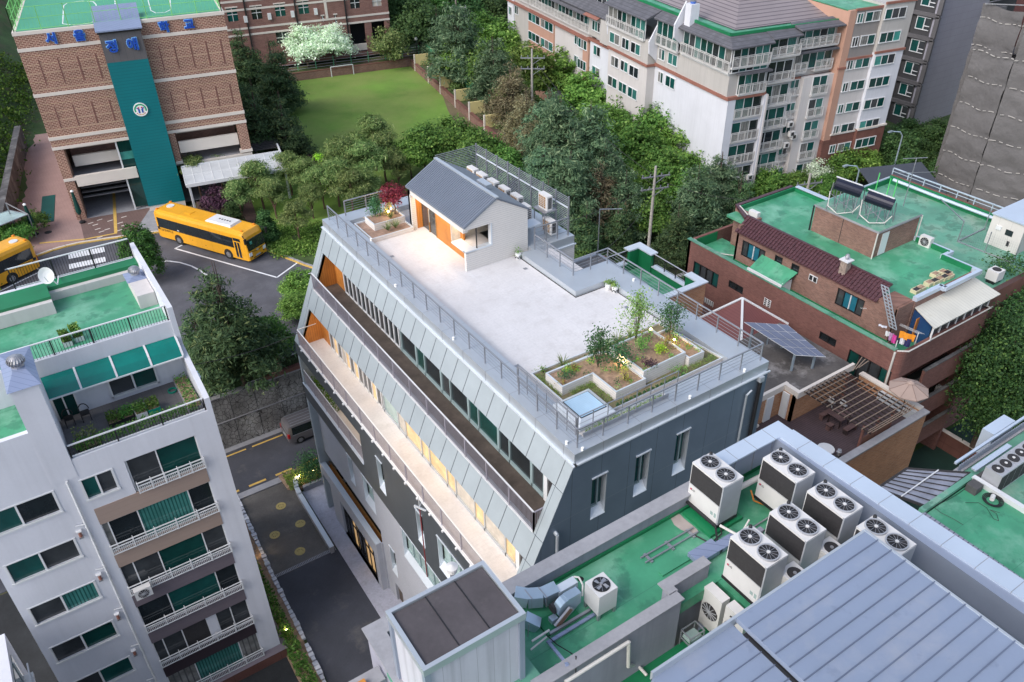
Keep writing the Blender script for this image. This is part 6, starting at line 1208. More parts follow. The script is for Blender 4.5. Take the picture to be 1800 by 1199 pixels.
# washing on lines
WL = thing('washing_line', 'washing lines strung across the brick balcony corner', 'washing line', (44, 22.5, 14.1)); f = MB().mat(wframe); p0, p1 = PX(1512, 541, 44.25), PX(1612, 590, 43.3)
for i in range(4): o_ = Vector((-.15*i, -.12*i, 0)); f.bar(p0+Vector((0, -.1*i, .05*i)), Vector((43.3+.1*i+2.0, 22.0-.1*i, 15.35)), .012)
f.bar((43.5, 22.2, 14.1), (43.5, 22.2, 15.4), .05).bar((45.4, 22.0, 14.1), (45.4, 22.0, 15.4), .05); f.build('line', None, WL)
def cloth(u, v, w_, h_, col, label, x=43.55):
    p = PX(u, v, x); m_ = M('cloth', col, .9, 0, .08, 6); mb = MB().mat(m_); n = 5
    for i in range(n):
        a0, a1 = -w_/2+w_*i/n, -w_/2+w_*(i+1)/n; b0, b1 = .05*math.sin(i*1.9), .05*math.sin((i+1)*1.9)
        mb.add([(p.x+b0+a0*.35, p.y-a0, p.z), (p.x+b1+a1*.35, p.y-a1, p.z), (p.x+b1*1.6+a1*.35, p.y-a1*.9, p.z-h_), (p.x+b0*1.6+a0*.35, p.y-a0*.9, p.z-h_+.04*math.sin(i)), (p.x+b0+a0*.35+.02, p.y-a0, p.z), (p.x+b1+a1*.35+.02, p.y-a1, p.z), (p.x+b1*1.6+a1*.35+.02, p.y-a1*.9, p.z-h_), (p.x+b0*1.6+a0*.35+.02, p.y-a0*.9, p.z-h_+.04*math.sin(i))], [(0, 1, 2, 3), (7, 6, 5, 4)])
    tag(mb.build('hanging_cloth'), label, 'laundry', 'washing hung on the brick balcony')
cloth(1596, 586, .9, .5, (.75, .28, .02), 'large orange cloth on the washing line'); cloth(1575, 590, .35, .6, (.6, .06, .32), 'bright pink top on the washing line'); cloth(1588, 594, .3, .5, (.7, .7, .75), 'white top hanging between pink and navy washing')
cloth(1597, 596, .35, .6, (.03, .03, .12), 'navy spotted cloth nearest the balcony corner'); cloth(1561, 583, .25, .35, (.7, .72, .74), 'small white towel at the left end of the washing'); cloth(1568, 586, .25, .55, (.45, .28, .45), 'lilac garment left of the pink top'); cloth(1552, 572, .5, .15, (.68, .7, .78), 'white bundle of cloth over the far washing line'); cloth(1581, 590, .22, .6, (.04, .04, .07), 'black garment between the pink and white tops')
side_ac('air_conditioner', (51.2, 21.9, 7.65), .85, .35, .75, 'air conditioner on the third curved brick balcony', (-1, 0))
side_ac('air_conditioner', (52.3, 34.9, 17.0), .9, .35, .8, 'white air conditioner beside the solar water heater stair house', (-1, 0)); side_ac('air_conditioner', (46.4, 37.3, 17.0), .85, .35, .7, 'white air conditioner tucked behind the maroon ridge at the roof corner', (1, 0)); side_ac('air_conditioner', (53.2, 27.3, 17.0), .85, .4, .75, 'cream air conditioner against the wall by the white door', (-1, 0))
# solar water heaters on the stair house
for i, (ya, yb) in enumerate(((33.5, 31.2), (31.0, 28.5))):
    a, b = (PZ(*kz(150, 175), 21.4), PZ(*kz(380, 255), 21.0)) if i == 0 else (PZ(*kz(425, 285), 21.1), PZ(*kz(660, 370), 20.8))
    t = thing('solar_water_heater', ['dark cylindrical solar water heater at the left of the stair house roof', 'dark cylindrical solar water heater at the right of the stair house roof'][i], 'water heater', (a.x, a.y, 19.1), 'solar water heaters on the stair house')
    MB().mat(M('navy_tank', (.012, .014, .03), .4, .1, .1, 2)).tube(a-Vector((0, 0, .3)), b-Vector((0, 0, .3)), .42, n=16).build('tank', None, t); MB().mat(wframe).bar(a+Vector((.12, .1, .14)), b+Vector((.12, .1, .14)), .12, .05).build('top_cap', None, t)
    f = MB().mat(steel)
    for u_ in (0, .35, .7, 1):
        q = a.lerp(b, u_); f.bar(q+Vector((.35, 0, -.2)), (q.x+.5, q.y, 19.12), .05).bar(q-Vector((.2, 0, .2)), (q.x-.45, q.y, 19.12), .05); f.bar((q.x+.5, q.y, 19.15), q-Vector((.2, 0, .2)), .035)
    q = a.lerp(b, .0); q2_ = b; f.bar((q.x-.45, q.y, 19.3), (q2_.x-.3, q2_.y, 20.4), .035).bar((q.x-.3, q.y, 20.4), (q2_.x-.45, q2_.y, 19.3), .035); f.build('stand', None, t)
    f = MB().mat(pipe_w); f.path([(a.x-.4, a.y, 20.6), (a.x-.6, a.y-.2, 19.6), (a.x-.5, a.y-1.0, 19.25), (b.x-.5, b.y, 19.3), (b.x-.3, b.y-.3, 19.9)], .035); f.build('pipe', None, t)
# recycled planter crates on the roof
cr = M('cream_crate', (.55, .5, .32), .7, 0, .08, 3); boxes = [(850, 1150, .3), (890, 1130, .32), (965, 1085, .32), (1010, 1070, .3), (1055, 1050, .3), (1020, 1010, .42), (1100, 1035, .3), (1140, 1020, .34), (1085, 990, .34), (1125, 1000, .3)]
for i, (x, y, s__) in enumerate(boxes):
    p = PZ(*kz(x, y), 17.15); MB_ = MB().mat(cr).box(p.x-.3, p.x+.3, p.y-.22, p.y+.22, 17.0, 17.25).mat(soil if i % 3 else coil).box(p.x-.24, p.x+.24, p.y-.16, p.y+.16, 17.25, 17.255)
    tag(MB_.build('planter_crate'), ['cream crate at the near end of the crate row on the green roof', 'second cream crate from the near roof coping', 'third cream crate of the row, soil filled', 'fourth cream crate along the row', 'cream crate where the row starts to double', 'largest cream crate, set left of the row', 'cream crate in the doubled part, near side', 'cream crate nearest the dark green parapet', 'cream crate at the far end of the row', 'cream crate second from the far end'][i], 'crate', 'cream planter crates on the green roof')
# ================================================================== LOWER GREEN ROOF FURTHER RIGHT
RR = thing('green_terrace_building', 'building with a wide patchy green roof, white pipe and chain-link pen', 'building', (60, 30, 2))
MB().mat(green_pale).box(53.6, 65.3, 22.3, 38.3, 14.8, 15.0).build('roof', None, RR); MB().mat(red_brick).box(53.7, 65.2, 22.5, 38.2, 2, 14.8).mat(plinth_br).box(53.7, 60, 22.1, 22.5, 14.0, 15.3).box(53.6, 53.7, 23, 25.5, 13, 15.3).mat(green_dark).box(64.9, 65.1, 22.5, 38.2, 15, 15.7).box(53.6, 65, 38.1, 38.25, 15, 15.5).mat(plinth_br).box(65.1, 65.3, 22.5, 38.2, 14, 15.75).build('wall', None, RR)
f = MB().mat(cap_metal).tube((64.6, 37.6, 15.6), (64.7, 33.5, 15.5), .14).tube((64.7, 33.5, 15.5), (64.7, 24, 15.5), .14); f.build('duct_pipe', None, RR)
f = MB().mat(cap_metal); rail_h(f, [(65.2, 38.2), (65.2, 27.5)], 15.75, .6, bars=1, post=1.5, r=.04, rp=.05); f.bar((54, 38.2, 15.55), (65.2, 38.2, 15.55), .15, .1); f.build('railing', None, RR)
t = thing('rooftop_cabin', 'white prefabricated cabin on the patchy green roof', 'cabin', (63.5, 25.8, 15)); MB().mat(M('cabin_white', (.6, .58, .55), .6, 0, .05, .6, lines=[(('y', .2), .95, .02, (.42, .41, .4))])).box(61.2, 66.2, 24.5, 27.0, 15.0, 17.4).mat(cap_metal).box(61.1, 66.3, 24.4, 27.1, 17.4, 17.5).build('wall', None, t)
MB().mat(g_dark).box(61.18, 61.2, 25.2, 25.75, 16.2, 16.65).build('window', None, t); MB().mat(black).box(61.17, 61.2, 25.2, 25.4, 15.4, 15.8).mat(wframe).box(61.1, 61.2, 26.1, 26.5, 16.4, 16.7).build('vent', None, t)
f = MB().mat(steel); A4 = [PZ(*kz(1215, 720), 15.05), PZ(*kz(1700, 915), 15.05), PZ(*kz(1450, 610), 15.05)]
f.bar(A4[0], A4[1], .09).bar(A4[0], A4[2], .09)
for q in (A4[0], A4[0].lerp(A4[1], .5), A4[1], A4[2]): f.bar(q, q+Vector((0, 0, 1.7)), .06)
f.bar(A4[0]+Vector((0, 0, 1.7)), A4[0]+Vector((2.2, 3.4, 1.7)), .07)
for i in range(28): q = A4[0].lerp(A4[1], i/28); f.bar(q, q+Vector((0, 0, 1.65)), .008)
for i in range(8): f.bar(A4[0]+Vector((0, 0, .2*i)), A4[1]+Vector((0, 0, .2*i)), .006)
tag(f.build('chain_link_pen'), 'thin grey chain-link pen in front of the white cabin', 'fence')
p = PZ(*kz(1545, 1010), 15.6); t = thing('cooling_unit', 'boxy white cooling unit on legs at the near edge of the patchy green roof', 'AC unit', (p.x, p.y, 15)); MB().mat(ac_white).box(p.x-.45, p.x+.45, p.y-.4, p.y+.4, 15.25, 16.0).mat(black).box(p.x-.4, p.x-.34, p.y-.3, p.y+.3, 15, 15.25).box(p.x+.34, p.x+.4, p.y-.3, p.y+.3, 15, 15.25).build('casing', None, t); MB().mat(coil).lathe((p.x, p.y, 16.0), [(.3, 0), (.3, .03)], 18).build('fan', None, t)
f = MB().mat(steel); p = PZ(*kz(735, 420), 15); f.tube(p, p+Vector((0, 0, 4.3)), .04); q = p+Vector((0, 0, 4.3)); f.bar(q-Vector((-.9, .4, 0)), q+Vector((-.9, .6, 0)), .08, .03).bar(q-Vector((0, 0, 1.2))+Vector((-1, .6, 0)), q-Vector((0, 0, 1.2))+Vector((1.6, -1, 0)), .03); tag(f.build('tv_aerial'), 'tall television aerial on the patchy green roof', 'antenna')
f = MB().mat(M('lime_pole', (.1, .6, .15), .5))
for u, v in ((590, 320), (650, 330), (495, 270)): p = PZ(*kz(u, v), 15); f.bar(p, p+Vector((0, 0, 1.6)), .06)
tag(f.build('green_post'), 'row of bright green posts at the far corner of the patchy roof', 'post')
f = MB(); c = PZ(*kz(935, 680), 17.6); f.mat(ac_white).lathe((c.x, c.y, c.z), [(.02, -.05), (.25, .0), (.28, .04)], 14).tube((53.7, 27.4, 17.2), (c.x, c.y, c.z), .02); tag(f.build('small_dish'), 'small white dish aerial between the two green roofs', 'satellite dish')
# dark yard below
tag(MB().mat(M('dark_green_yard', (.014, .045, .034), .8, 0, .3, .4, grain=.2)).box(43, 64, 3, 22.2, 1.9, 2.06).build('yard'), kind='structure')
f = MB().mat(plinth_br).box(53, 53.3, 12, 24, 2, 3.6).mat(stone_band).box(52.97, 53.33, 12, 24, 3.6, 3.66); tag(f.build('yard_wall'), 'low brick wall with a pale coping crossing the dark yard', 'low wall')
# ================================================================== BOTTOM-RIGHT BUILDING
QR = thing('green_roof_block', 'building at the right edge with glass lean-to, tiled wall and green roof', 'building', (33, 9, 2)); Zr = 18
qz = Zo(1480, 720, 5.625)
MB().mat(green_roof).box(29.1, 32.8, -6, 11.45, 17.6, 17.8).mat(green_pale).box(33.0, 42, 2, 12.3, 17.3, 17.5).build('roof', None, QR)
MB().mat(M('small_square_tile', (.26, .26, .32), .5, 0, .06, 1, lines=[('y', .22, .04, (.06, .06, .09)), ('z', .22, .04, (.06, .06, .09))])).box(28.9, 29.1, -6, 11.4, 10, 17.9).mat(concrete_d).box(28.95, 42, 11.3, 11.45, 2, 17.8).box(33, 42, 12.25, 12.4, 2, 17.3).build('wall', None, QR)
MB().mat(green_pale).box(29.0, 33.0, 11.35, 11.6, 17.8, 18.0).mat(wframe).box(32.7, 32.95, -6, 11.4, 17.8, 18.05).build('coping', None, QR)
g5 = [PZ(*qz(*p_), z) for p_, z in (((640, 585), 17.2), ((1275, 630), 17.2), ((830, 960), 17.9), ((360, 775), 17.9))]
a, b, c_, d_ = PZ(*qz(640, 585), 17.3), PZ(*qz(1270, 630), 17.9), PZ(*qz(830, 960), 17.9), PZ(*qz(350, 780), 17.3)
f = MB().mat(M('smoky_glass_roof', (.24, .25, .30), .15, 0, .35, .9)).add([a, b, c_, d_], [(0, 3, 2, 1)]); f.build('glass_roof', None, QR)
f = MB().mat(coil); up_ = Vector((0, 0, .03))
for i in range(8): q0, q1 = a.lerp(d_, i/7), b.lerp(c_, i/7); f.bar(q0+up_, q1+up_, .035)
for p0, p1 in ((a, b), (b, c_), (c_, d_), (d_, a)): f.bar(p0, p1, .1)
f.mat(wframe).bar(a.lerp(b, .5)+up_*2, d_.lerp(c_, .5)+up_*2, .05); f.mat(concrete_d).box(28.6, 29.0, 10.6, 12.6, 10, 16.8); f.build('glass_roof_frame', None, QR)
f = MB().mat(cap_metal).box(32.9, 42, 12.3, 12.42, 18.0, 18.12).mat(concrete).box(32.9, 42, 12.05, 12.35, 17.5, 17.6).mat(cap_side)
i = 0
while i < 60: f.box(33.0+i*.15, 33.04+i*.15, 12.15, 12.2, 17.55, 18.05); i += 1
f.mat(cap_metal).box(33.2, 36.2, 11.5, 11.75, 18.0, 18.1); f.build('louvred_parapet', None, QR)
f = MB().mat(cap_metal).box(36.4, 38.3, 12.5, 13.1, 16.5, 18.0); f.build('white_duct_box', None, QR)
def row_unit():
    t = thing('row_condenser', '', 'AC unit', (0, 0, 0), 'row of condensers at the right edge'); MB().mat(ac_side).box(-.31, .31, -.4, .4, 0, 1.2).mat(coil).box(-.29, .29, -.41, -.4, .1, 1.1).build('casing', None, t, local=True); MB().mat(coil).lathe((0, 0, 1.2), [(.26, 0), (.26, .05)], 16).mat(ac_white).lathe((0, 0, 1.25), [(.07, 0), (.07, .02)], 8).build('fan', None, t, local=True); return t
ru = row_unit(); reg(ru)
nm = ['first', 'second', 'third', 'fourth', 'fifth', 'sixth', 'seventh', 'eighth']
for i in range(8):
    L_ = '%s condenser from the glass lean-to in the row at the right edge' % nm[i]
    if i == 0: ru.location = (33.35, 10.75, 17.5); ru['label'] = L_
    else: copy_tree(ru, (33.35+.64*i, 10.75, 17.5), 0, L_)
p = PZ(*qz(1300, 760), 18.0); f = MB().mat(concrete_d).box(p.x-.3, p.x+.25, p.y-.3, p.y+.2, 17.8, 18.2); tag(f.build('concrete_block'), 'grubby concrete block with cables on the right-edge green roof', 'block')
p = PZ(*qz(1490, 900), 17.85); f = MB().mat(black)
for k in range(4):
    for i in range(20): t0, t1 = 2*math.pi*i/20, 2*math.pi*(i+1)/20; r_ = .28+.05*k; f.bar((p.x+r_*math.cos(t0), p.y+r_*math.sin(t0), 17.84+.02*k), (p.x+r_*math.cos(t1), p.y+r_*math.sin(t1), 17.84+.02*k), .03)
f.mat(ac_white).tube((p.x-.15, p.y, 18.0), (p.x+.15, p.y+.1, 18.0), .1, n=12); tag(f.build('cable_coil'), 'black cable coil with a white reel on the right-edge green roof', 'cable reel')
f = MB().mat(black); f.path([PZ(*qz(x, y), 17.83) for x, y in ((1220, 780), (1150, 830), (1050, 890), (900, 960), (980, 1020), (1100, 1080), (1200, 1140))], .012, 4); f.path([PZ(*qz(x, y), 17.83) for x, y in ((1220, 920), (1350, 920), (1430, 970), (1500, 1080), (1550, 1100), (1530, 1030), (1460, 990), (1560, 1020))], .012, 4); tag(f.build('loose_cable'), 'thin loose cables trailing over the right-edge green roof', 'cable')
# ================================================================== LARGE APARTMENT BLOCK (upper right)
FP = CAM + ray(1200+280/2.997, 530/2.997)*88
FR = Frame(FP, -10.3); TR = FT(FR); PT = 2.65
R1 = thing('balcony_apartment_block', 'long pale apartment block with white balconies, slate skirts and a mauve tiled roof', 'building', tuple(FR.w(10, 15, 4)))
g_l = [g_teal, g_grey, g_deep, g_dark, g_blind, g_teal, g_blind, g_curt, g_dark]
RB = random.Random(5)
def win_front(x0, x1, z0, z1, y, n, parent=R1, fr=wframe, ms=None):
    f = MB(TR).mat(fr).box(x0-.07, x1+.07, y-.07, y+.02, z1, z1+.08).box(x0-.07, x1+.07, y-.1, y+.02, z0-.1, z0)
    for i in range(n+1): x = x0+(x1-x0)*i/n; f.box(x-.035, x+.035, y-.07, y+.02, z0, z1)
    o = f.build('window', None, parent); p = MB(TR)
    for i in range(n): p.mat(RB.choice(ms or g_l)).box(x0+(x1-x0)*i/n+.05, x0+(x1-x0)*(i+1)/n-.05, y-.04, y-.02, z0, z1)
    p.build('pane', None, o)
def win_side(y0, y1, z0, z1, x, n, ms=None):
    f = MB(TR).mat(wframe).box(x-.07, x+.02, y0-.07, y1+.07, z1, z1+.08).box(x-.1, x+.02, y0-.07, y1+.07, z0-.1, z0)
    for i in range(n+1): y = y0+(y1-y0)*i/n; f.box(x-.07, x+.02, y-.05, y+.05, z0, z1)
    o = f.build('window', None, R1); p = MB(TR)
    for i in range(n): p.mat(RB.choice(ms or g_l)).box(x-.04, x-.02, y0+(y1-y0)*i/n+.05, y0+(y1-y0)*(i+1)/n-.05, z0, z1)
    p.build('pane', None, o)
balc = M('balcony_rail_white', (.55, .54, .53), .6)
def balcony_front(x0, x1, z1, y, h=1.1, n=6):
    f = MB(TR).mat(balc)
    for z in (z1, z1-.14, z1-h+.05): f.bar((x0, y, z), (x1, y, z), .06)
    n_ = int((x1-x0)/.15)
    for i in range(n_+1): x = x0+(x1-x0)*i/n_; f.bar((x, y, z1-h), (x, y, z1-.14), .03)
    m_ = max(1, round((x1-x0)/.9))
    for i in range(m_+1): x = x0+(x1-x0)*i/m_; f.bar((x, y, z1-h), (x, y, z1), .08)
    f.box(x0, x1, y, y+.5, z1-h-.12, z1-h); f.build('balcony_railing', None, R1)
def balcony_side(y0, y1, z1, x, h=1.1):
    f = MB(TR).mat(balc)
    for z in (z1, z1-.14, z1-h+.05): f.bar((x, y0, z), (x, y1, z), .06)
    n_ = int((y1-y0)/.2)
    for i in range(n_+1): y = y0+(y1-y0)*i/n_; f.bar((x, y, z1-h), (x, y, z1-.14), .03)
    m_ = max(1, round((y1-y0)/1.1))
    for i in range(m_+1): y = y0+(y1-y0)*i/m_; f.bar((x, y, z1-h), (x, y, z1), .08)
    f.box(x, x+.5, y0, y1, z1-h-.12, z1-h); f.build('balcony_railing', None, R1)
ZB = 16.3
w = MB(TR)
w.mat(white_wall).box(-1.0, 3.95, .35, 30, 3, ZB).mat(cream_wall).box(3.95, 8.0, .9, 20, 3, ZB).box(8.0, 13.6, 1.2, 20, 3, ZB).box(4.0, 4.2, -.2, .9, 3, ZB).box(9.4, 13.6, .5, 1.2, 3, ZB+.9)
w.mat(white_wall).box(-1.0, .0, .0, .35, 3, ZB).box(3.75, 4.05, -.1, .35, 3, ZB)
w.mat(greige).box(-1.05, 3.9, .3, 14.8, ZB, 19.2).box(3.9, 8.0, .9, 20, ZB, 22).box(8.0, 13.6, 1.4, 20, ZB, 22.5)
w.mat(salmon).box(13.6, 14.55, -.0, 20, 3, 24.0)
w.mat(cream_wall).box(14.55, 18.15, .05, 20, 10, 18.7).mat(taupe).box(14.55, 18.15, .05, 20, 18.7, 23.9).mat(white_wall).box(18.15, 22.4, -.35, 20, 10.2, 19.1).mat(greige).box(18.15, 22.4, -.35, 20, 19.1, 24.3)
w.mat(plinth_br).box(14.55, 18.15, .0, 20, 3, 9.95).box(18.15, 22.45, -.4, 20, 3, 10.2).box(13.5, 14.6, -.05, .5, 3, 9.4)
# long side pieces
w.mat(white_wall).box(-1.0, 0, 14.8, 15, 3, ZB).mat(cream_wall).box(-2.1, -.9, 14.9, 24.6, 3, ZB).mat(greige).box(-2.15, -.9, 14.9, 27, ZB, 19.2).box(-1.5, 0, 24.6, 31.5, ZB, 19.8).mat(white_wall).box(-1.4, 0, 24.6, 31, 3, ZB-.6).mat(cream_wall).box(-1.3, 0, 31, 42.4, 3, ZB-.8).mat(salmon).box(-1.5, 0, 42.4, 51.6, 3, ZB-.8).box(-1.6, -1, 31.2, 32.8, 3, 15.4).mat(greige).box(-1.3, 0, 51.6, 57.5, 3, 19).mat(white_wall).box(-1.5, 0, 57.5, 60, 3, 19).box(-1.3, 3, 60, 60.2, 3, 19)
w.mat(greige).box(0, 13, 15, 60, 3, 20).box(-1.2, 0, 31, 57.5, ZB-.8, 17); w.build('wall', None, R1)
b = MB(TR).mat(rust_band).box(-1.2, 3.95, .2, 14.8, ZB-.05, ZB+.3).box(-1.15, 3.9, -.05, .2, ZB-.05, ZB+.3).box(4.0, 8.0, .7, .9, ZB+.75, ZB+1.0).box(8.0, 13.6, 1.1, 1.3, ZB+.6, ZB+.9).box(-2.3, -1, 14.8, 24.7, ZB-.15, ZB+.15).box(-1.6, -1, 24.7, 31.6, ZB-.7, ZB-.4).box(-1.75, -1, 31, 60, ZB-.95, ZB-.65)
b.box(14.4, 18.2, -.1, .1, 18.6, 18.85).box(18.1, 22.5, -.5, -.3, 19.0, 19.25).box(13.5, 14.6, -.1, .1, 17.7, 17.95).box(14.4, 18.2, -.1, .1, 23.9, 24.15).box(18.1, 22.5, -.5, -.3, 24.3, 24.55).mat(stone_band).box(14.4, 18.2, -.1, .1, 9.9, 10.1).box(18.1, 22.5, -.55, -.3, 10.15, 10.35); b.build_each('cornice', None, R1)
# front balconies
for k in range(5): z = ZB-.15-2.68*k; win_front(.15, 3.7, z-2.1, z, .3, 3); balcony_front(.1, 3.75, z-1.05, 0)
win_front(-.95, 3.6, 19.2, 21.85, .2, 5); balcony_front(-1.25, 3.6, 20.9, -.25, 1.15); win_front(.15, 3.6, 16.75, 18.75, .26, 4); balcony_front(.15, 3.7, 17.8, -.1)
for k in range(4): z = 16.8-2.66*k; win_front(4.3, 7.6, z-2.0, z, .85, 3); balcony_front(4.25, 7.75, z-1.0, .3)
win_front(4.3, 7.6, 17.4, 19.4, .85, 3); balcony_front(4.25, 7.75, 18.4, .3); win_front(4.1, 7.6, 20.2, 22.1, .85, 3); balcony_front(4.0, 7.8, 21.2, .1)
for k in range(5): z = 16.9-2.62*k; win_front(8.1, 9.3, z-1.1, z, 1.15, 2); balcony_front(8.0, 9.4, z-.8, .9, .9)
for k in range(5): z = 17.15-2.6*k; win_front(10.65, 12.65, z-1.9, z, .46, 2); balcony_front(10.6, 12.8, z-.95, .2)
win_front(8.2, 13.4, 18.0, 19.9, 1.35, 5); balcony_front(8.0, 9.6, 18.9, .7); balcony_front(10.8, 13.2, 18.9, .7); win_front(8.1, 13.2, 20.7, 22.6, 1.35, 5); balcony_front(7.9, 13.3, 21.6, .5)
for k in range(6):
    z = 23.6-2.52*k
    win_front(14.75, 15.5, z-.95, z-.02, .0, 2); win_front(15.9, 17.9, z-.95, z, .0, 2); win_front(18.25, 21.2, z-.85, z+.15, -.4, 3, ms=[g_teal, g_grey, g_deep, g_teal2])
for z in (8.6,): win_front(14.8, 15.6, z-.9, z, -.02, 2); win_front(16, 17.9, z-.9, z, -.02, 2); win_front(18.3, 21.3, z-.7, z+.3, -.42, 3)
# side windows / balconies of the long face
YR = random.Random(3)
win_side(.4, 9.4, 18.9, 21.8, -1.0, 8); balcony_side(.2, 9.4, 20.3, -1.35, 1.15); win_side(10, 14.6, 18.9, 21.8, -1.3, 4); balcony_side(9.8, 14.4, 20.2, -1.6, 1.15); win_side(15.8, 24.8, 19.2, 21.8, -2.2, 8); balcony_side(15.8, 25, 20.2, -2.45, 1.1)
for y0, y1, z1, x, n in ((12.9, 14.2, 18.45, -1.07, 2), (10.2, 12.1, 18.45, -1.07, 2), (21.8, 24.3, 18.25, -2.17, 2), (19.4, 21.1, 18.25, -2.17, 2), (16.7, 18.9, 18.25, -2.17, 2), (12.9, 14.0, 15.75, -1.02, 2), (10.3, 12.3, 15.75, -1.02, 2), (21.8, 23.7, 15.4, -2.12, 2), (19.4, 21.2, 15.45, -2.12, 2), (16.8, 19.0, 15.4, -2.12, 2), (21.9, 24.3, 12.7, -2.12, 2), (19.4, 21.4, 12.7, -2.12, 2), (16.8, 19, 12.7, -2.12, 2), (28, 29.9, 15.2, -1.42, 2), (27.9, 30.1, 12.4, -1.42, 2), (28, 30, 9.8, -1.42, 2), (42.6, 46.8, 15.2, -1.52, 3), (47.3, 51.5, 15.2, -1.52, 3), (42.6, 46.8, 12.4, -1.52, 3), (47.3, 51.5, 12.4, -1.52, 3), (34.4, 35.8, 15.2, -1.32, 2), (34.4, 35.8, 12.4, -1.32, 2), (31.6, 34.1, 15.25, -1.62, 3), (31.6, 34.1, 12.4, -1.62, 3), (56, 57.3, 15, -1.32, 2), (56, 57.3, 18, -1.32, 2), (12.0, 14.0, 10.4, -1.02, 2), (28, 30.2, 18.4, -1.6, 3), (58.2, 59.4, 14.5, -1.52, 2), (58.2, 59.4, 17.4, -1.52, 2)):
    win_side(y0, y1, z1-1.15, z1, x, n)
win_side(31.6, 57.3, 17.0, 19.3, -.9, 22); balcony_side(31.3, 57.5, 17.45, -1.5, 1.1); balcony_side(25.5, 38, 20.1, -.9, 1.1); win_side(25.5, 38, 19.9, 21.9, -.1, 10)
f = MB(TR).mat(rust_band).hexa([(-2.6, 27.3, 19.0), (-1.2, 27.3, 19.6), (-1.2, 31.2, 19.6), (-2.6, 31.2, 19.0)], [(-2.6, 27.3, 19.08), (-1.2, 27.3, 19.68), (-1.2, 31.2, 19.68), (-2.6, 31.2, 19.08)]); f.build('window_canopy', None, R1)
s_ = MB(TR).mat(shingle)
def skirt(x0, y0, x1, y1, x2, y2, x3, y3, zl, zh): s_.add([(x0, y0, zl), (x1, y1, zl), (x2, y2, zh), (x3, y3, zh), (x0, y0, zl-.15), (x1, y1, zl-.15), (x2, y2, zh-.2), (x3, y3, zh-.2)], [(0, 1, 2, 3), (7, 6, 5, 4), (0, 4, 5, 1), (1, 5, 6, 2), (2, 6, 7, 3), (3, 7, 4, 0)])
skirt(-1.8, -.6, 3.9, -.3, 3.9, 1.6, -.6, 1.6, 21.9, 22.6); skirt(3.9, -.0, 7.9, .1, 7.9, 1.9, 3.9, 1.7, 22.15, 22.7); skirt(7.6, .1, 13.5, .1, 13.5, 2.4, 7.6, 2.2, 22.6, 23.0); skirt(-1.8, 14.8, -1.8, -.6, -.6, 1.6, -.6, 14.8, 21.9, 22.6); skirt(-2.9, 25, -2.9, 14.9, -.6, 14.9, -.6, 25, 21.7, 22.6); skirt(-2.2, 45, -2.2, 25, -.6, 25, -.6, 45, 19.5, 20.6); skirt(-2.3, 60, -2.3, 31, -.9, 31, -.9, 60, 18.9, 19.9)
s_.box(-.3, 3.9, -.55, .3, 18.95, 19.15).box(8, 13.4, .3, 1.4, 19.95, 20.15); s_.build('slate_skirt', None, R1)
r_ = MB(TR).mat(green_roof).box(-.6, 13.6, 1.6, 3.6, 22.3, 22.62).box(-.6, 2, 3.6, 60, 22.3, 22.62).mat(green_dark).box(-.7, -.5, 1.5, 25, 22.6, 22.9).box(-.7, 13.6, 1.45, 1.65, 22.6, 22.9).mat(green_roof).box(13.6, 22.3, .4, 20, 23.9, 24.05)
r_.mat(tile_roof).add([(1.0, 3.0, 22.75), (13.8, 3.0, 22.75), (13.8, 12, 25.2), (8, 12, 25.2), (1.0, 60, 22.75), (8, 60, 25.2)], [(0, 1, 2, 3), (0, 3, 5, 4)]); r_.mat(black).box(7.2, 10.5, 11.5, 13.5, 25.2, 25.9); r_.build('roof', None, R1)
f = MB(TR)
for x, y, z, h in ((-1.3, 8.2, 21.9, 2.6), (13.9, 7.4, 24, 2.2)):
    f.mat(white_wall).box(x, x+1.1, y, y+1.1, z, z+h).mat(M('blue_collar', (.05, .12, .4))).lathe((x+.55, y+.55, z+h), [(.3, 0), (.3, .25)], 12).mat(rim).lathe((x+.55, y+.55, z+h+.25), [(.3, 0), (.42, .25), (.35, .5), (.05, .6)], 12)
f.build('roof_duct', None, R1)
for i, (x, y) in enumerate(((455, 1080), (870, 760), (930, 640), (950, 670), (915, 540))):
    lx, lz = FR.q(*Zo(1240, 130, 5.993)(x, y)); f = MB(TR).mat(ac_white).box(lx-.35, lx+.35, -.35 if i == 0 else .2, .0 if i == 0 else .6, lz-.3, lz+.3).mat(coil).box(lx-.2, lx+.2, -.36 if i == 0 else .19, -.35 if i == 0 else .2, lz-.2, lz+.2); f.build('air_conditioner', None, R1)
f = MB(TR).mat(white_wall)
for y, z in ((14.6, 17), (24.9, 17), (9.6, 20)):
    f.hexa([(-2.2, y, z+.8), (-1, y, z-.3), (-1, y+.2, z-.3), (-2.2, y+.2, z+.8)], [(-2.3, y, z+2.2), (-1, y, z+4.6), (-1, y+.2, z+4.6), (-2.3, y+.2, z+2.2)])
f.build_each('party_wall_fin', None, R1)
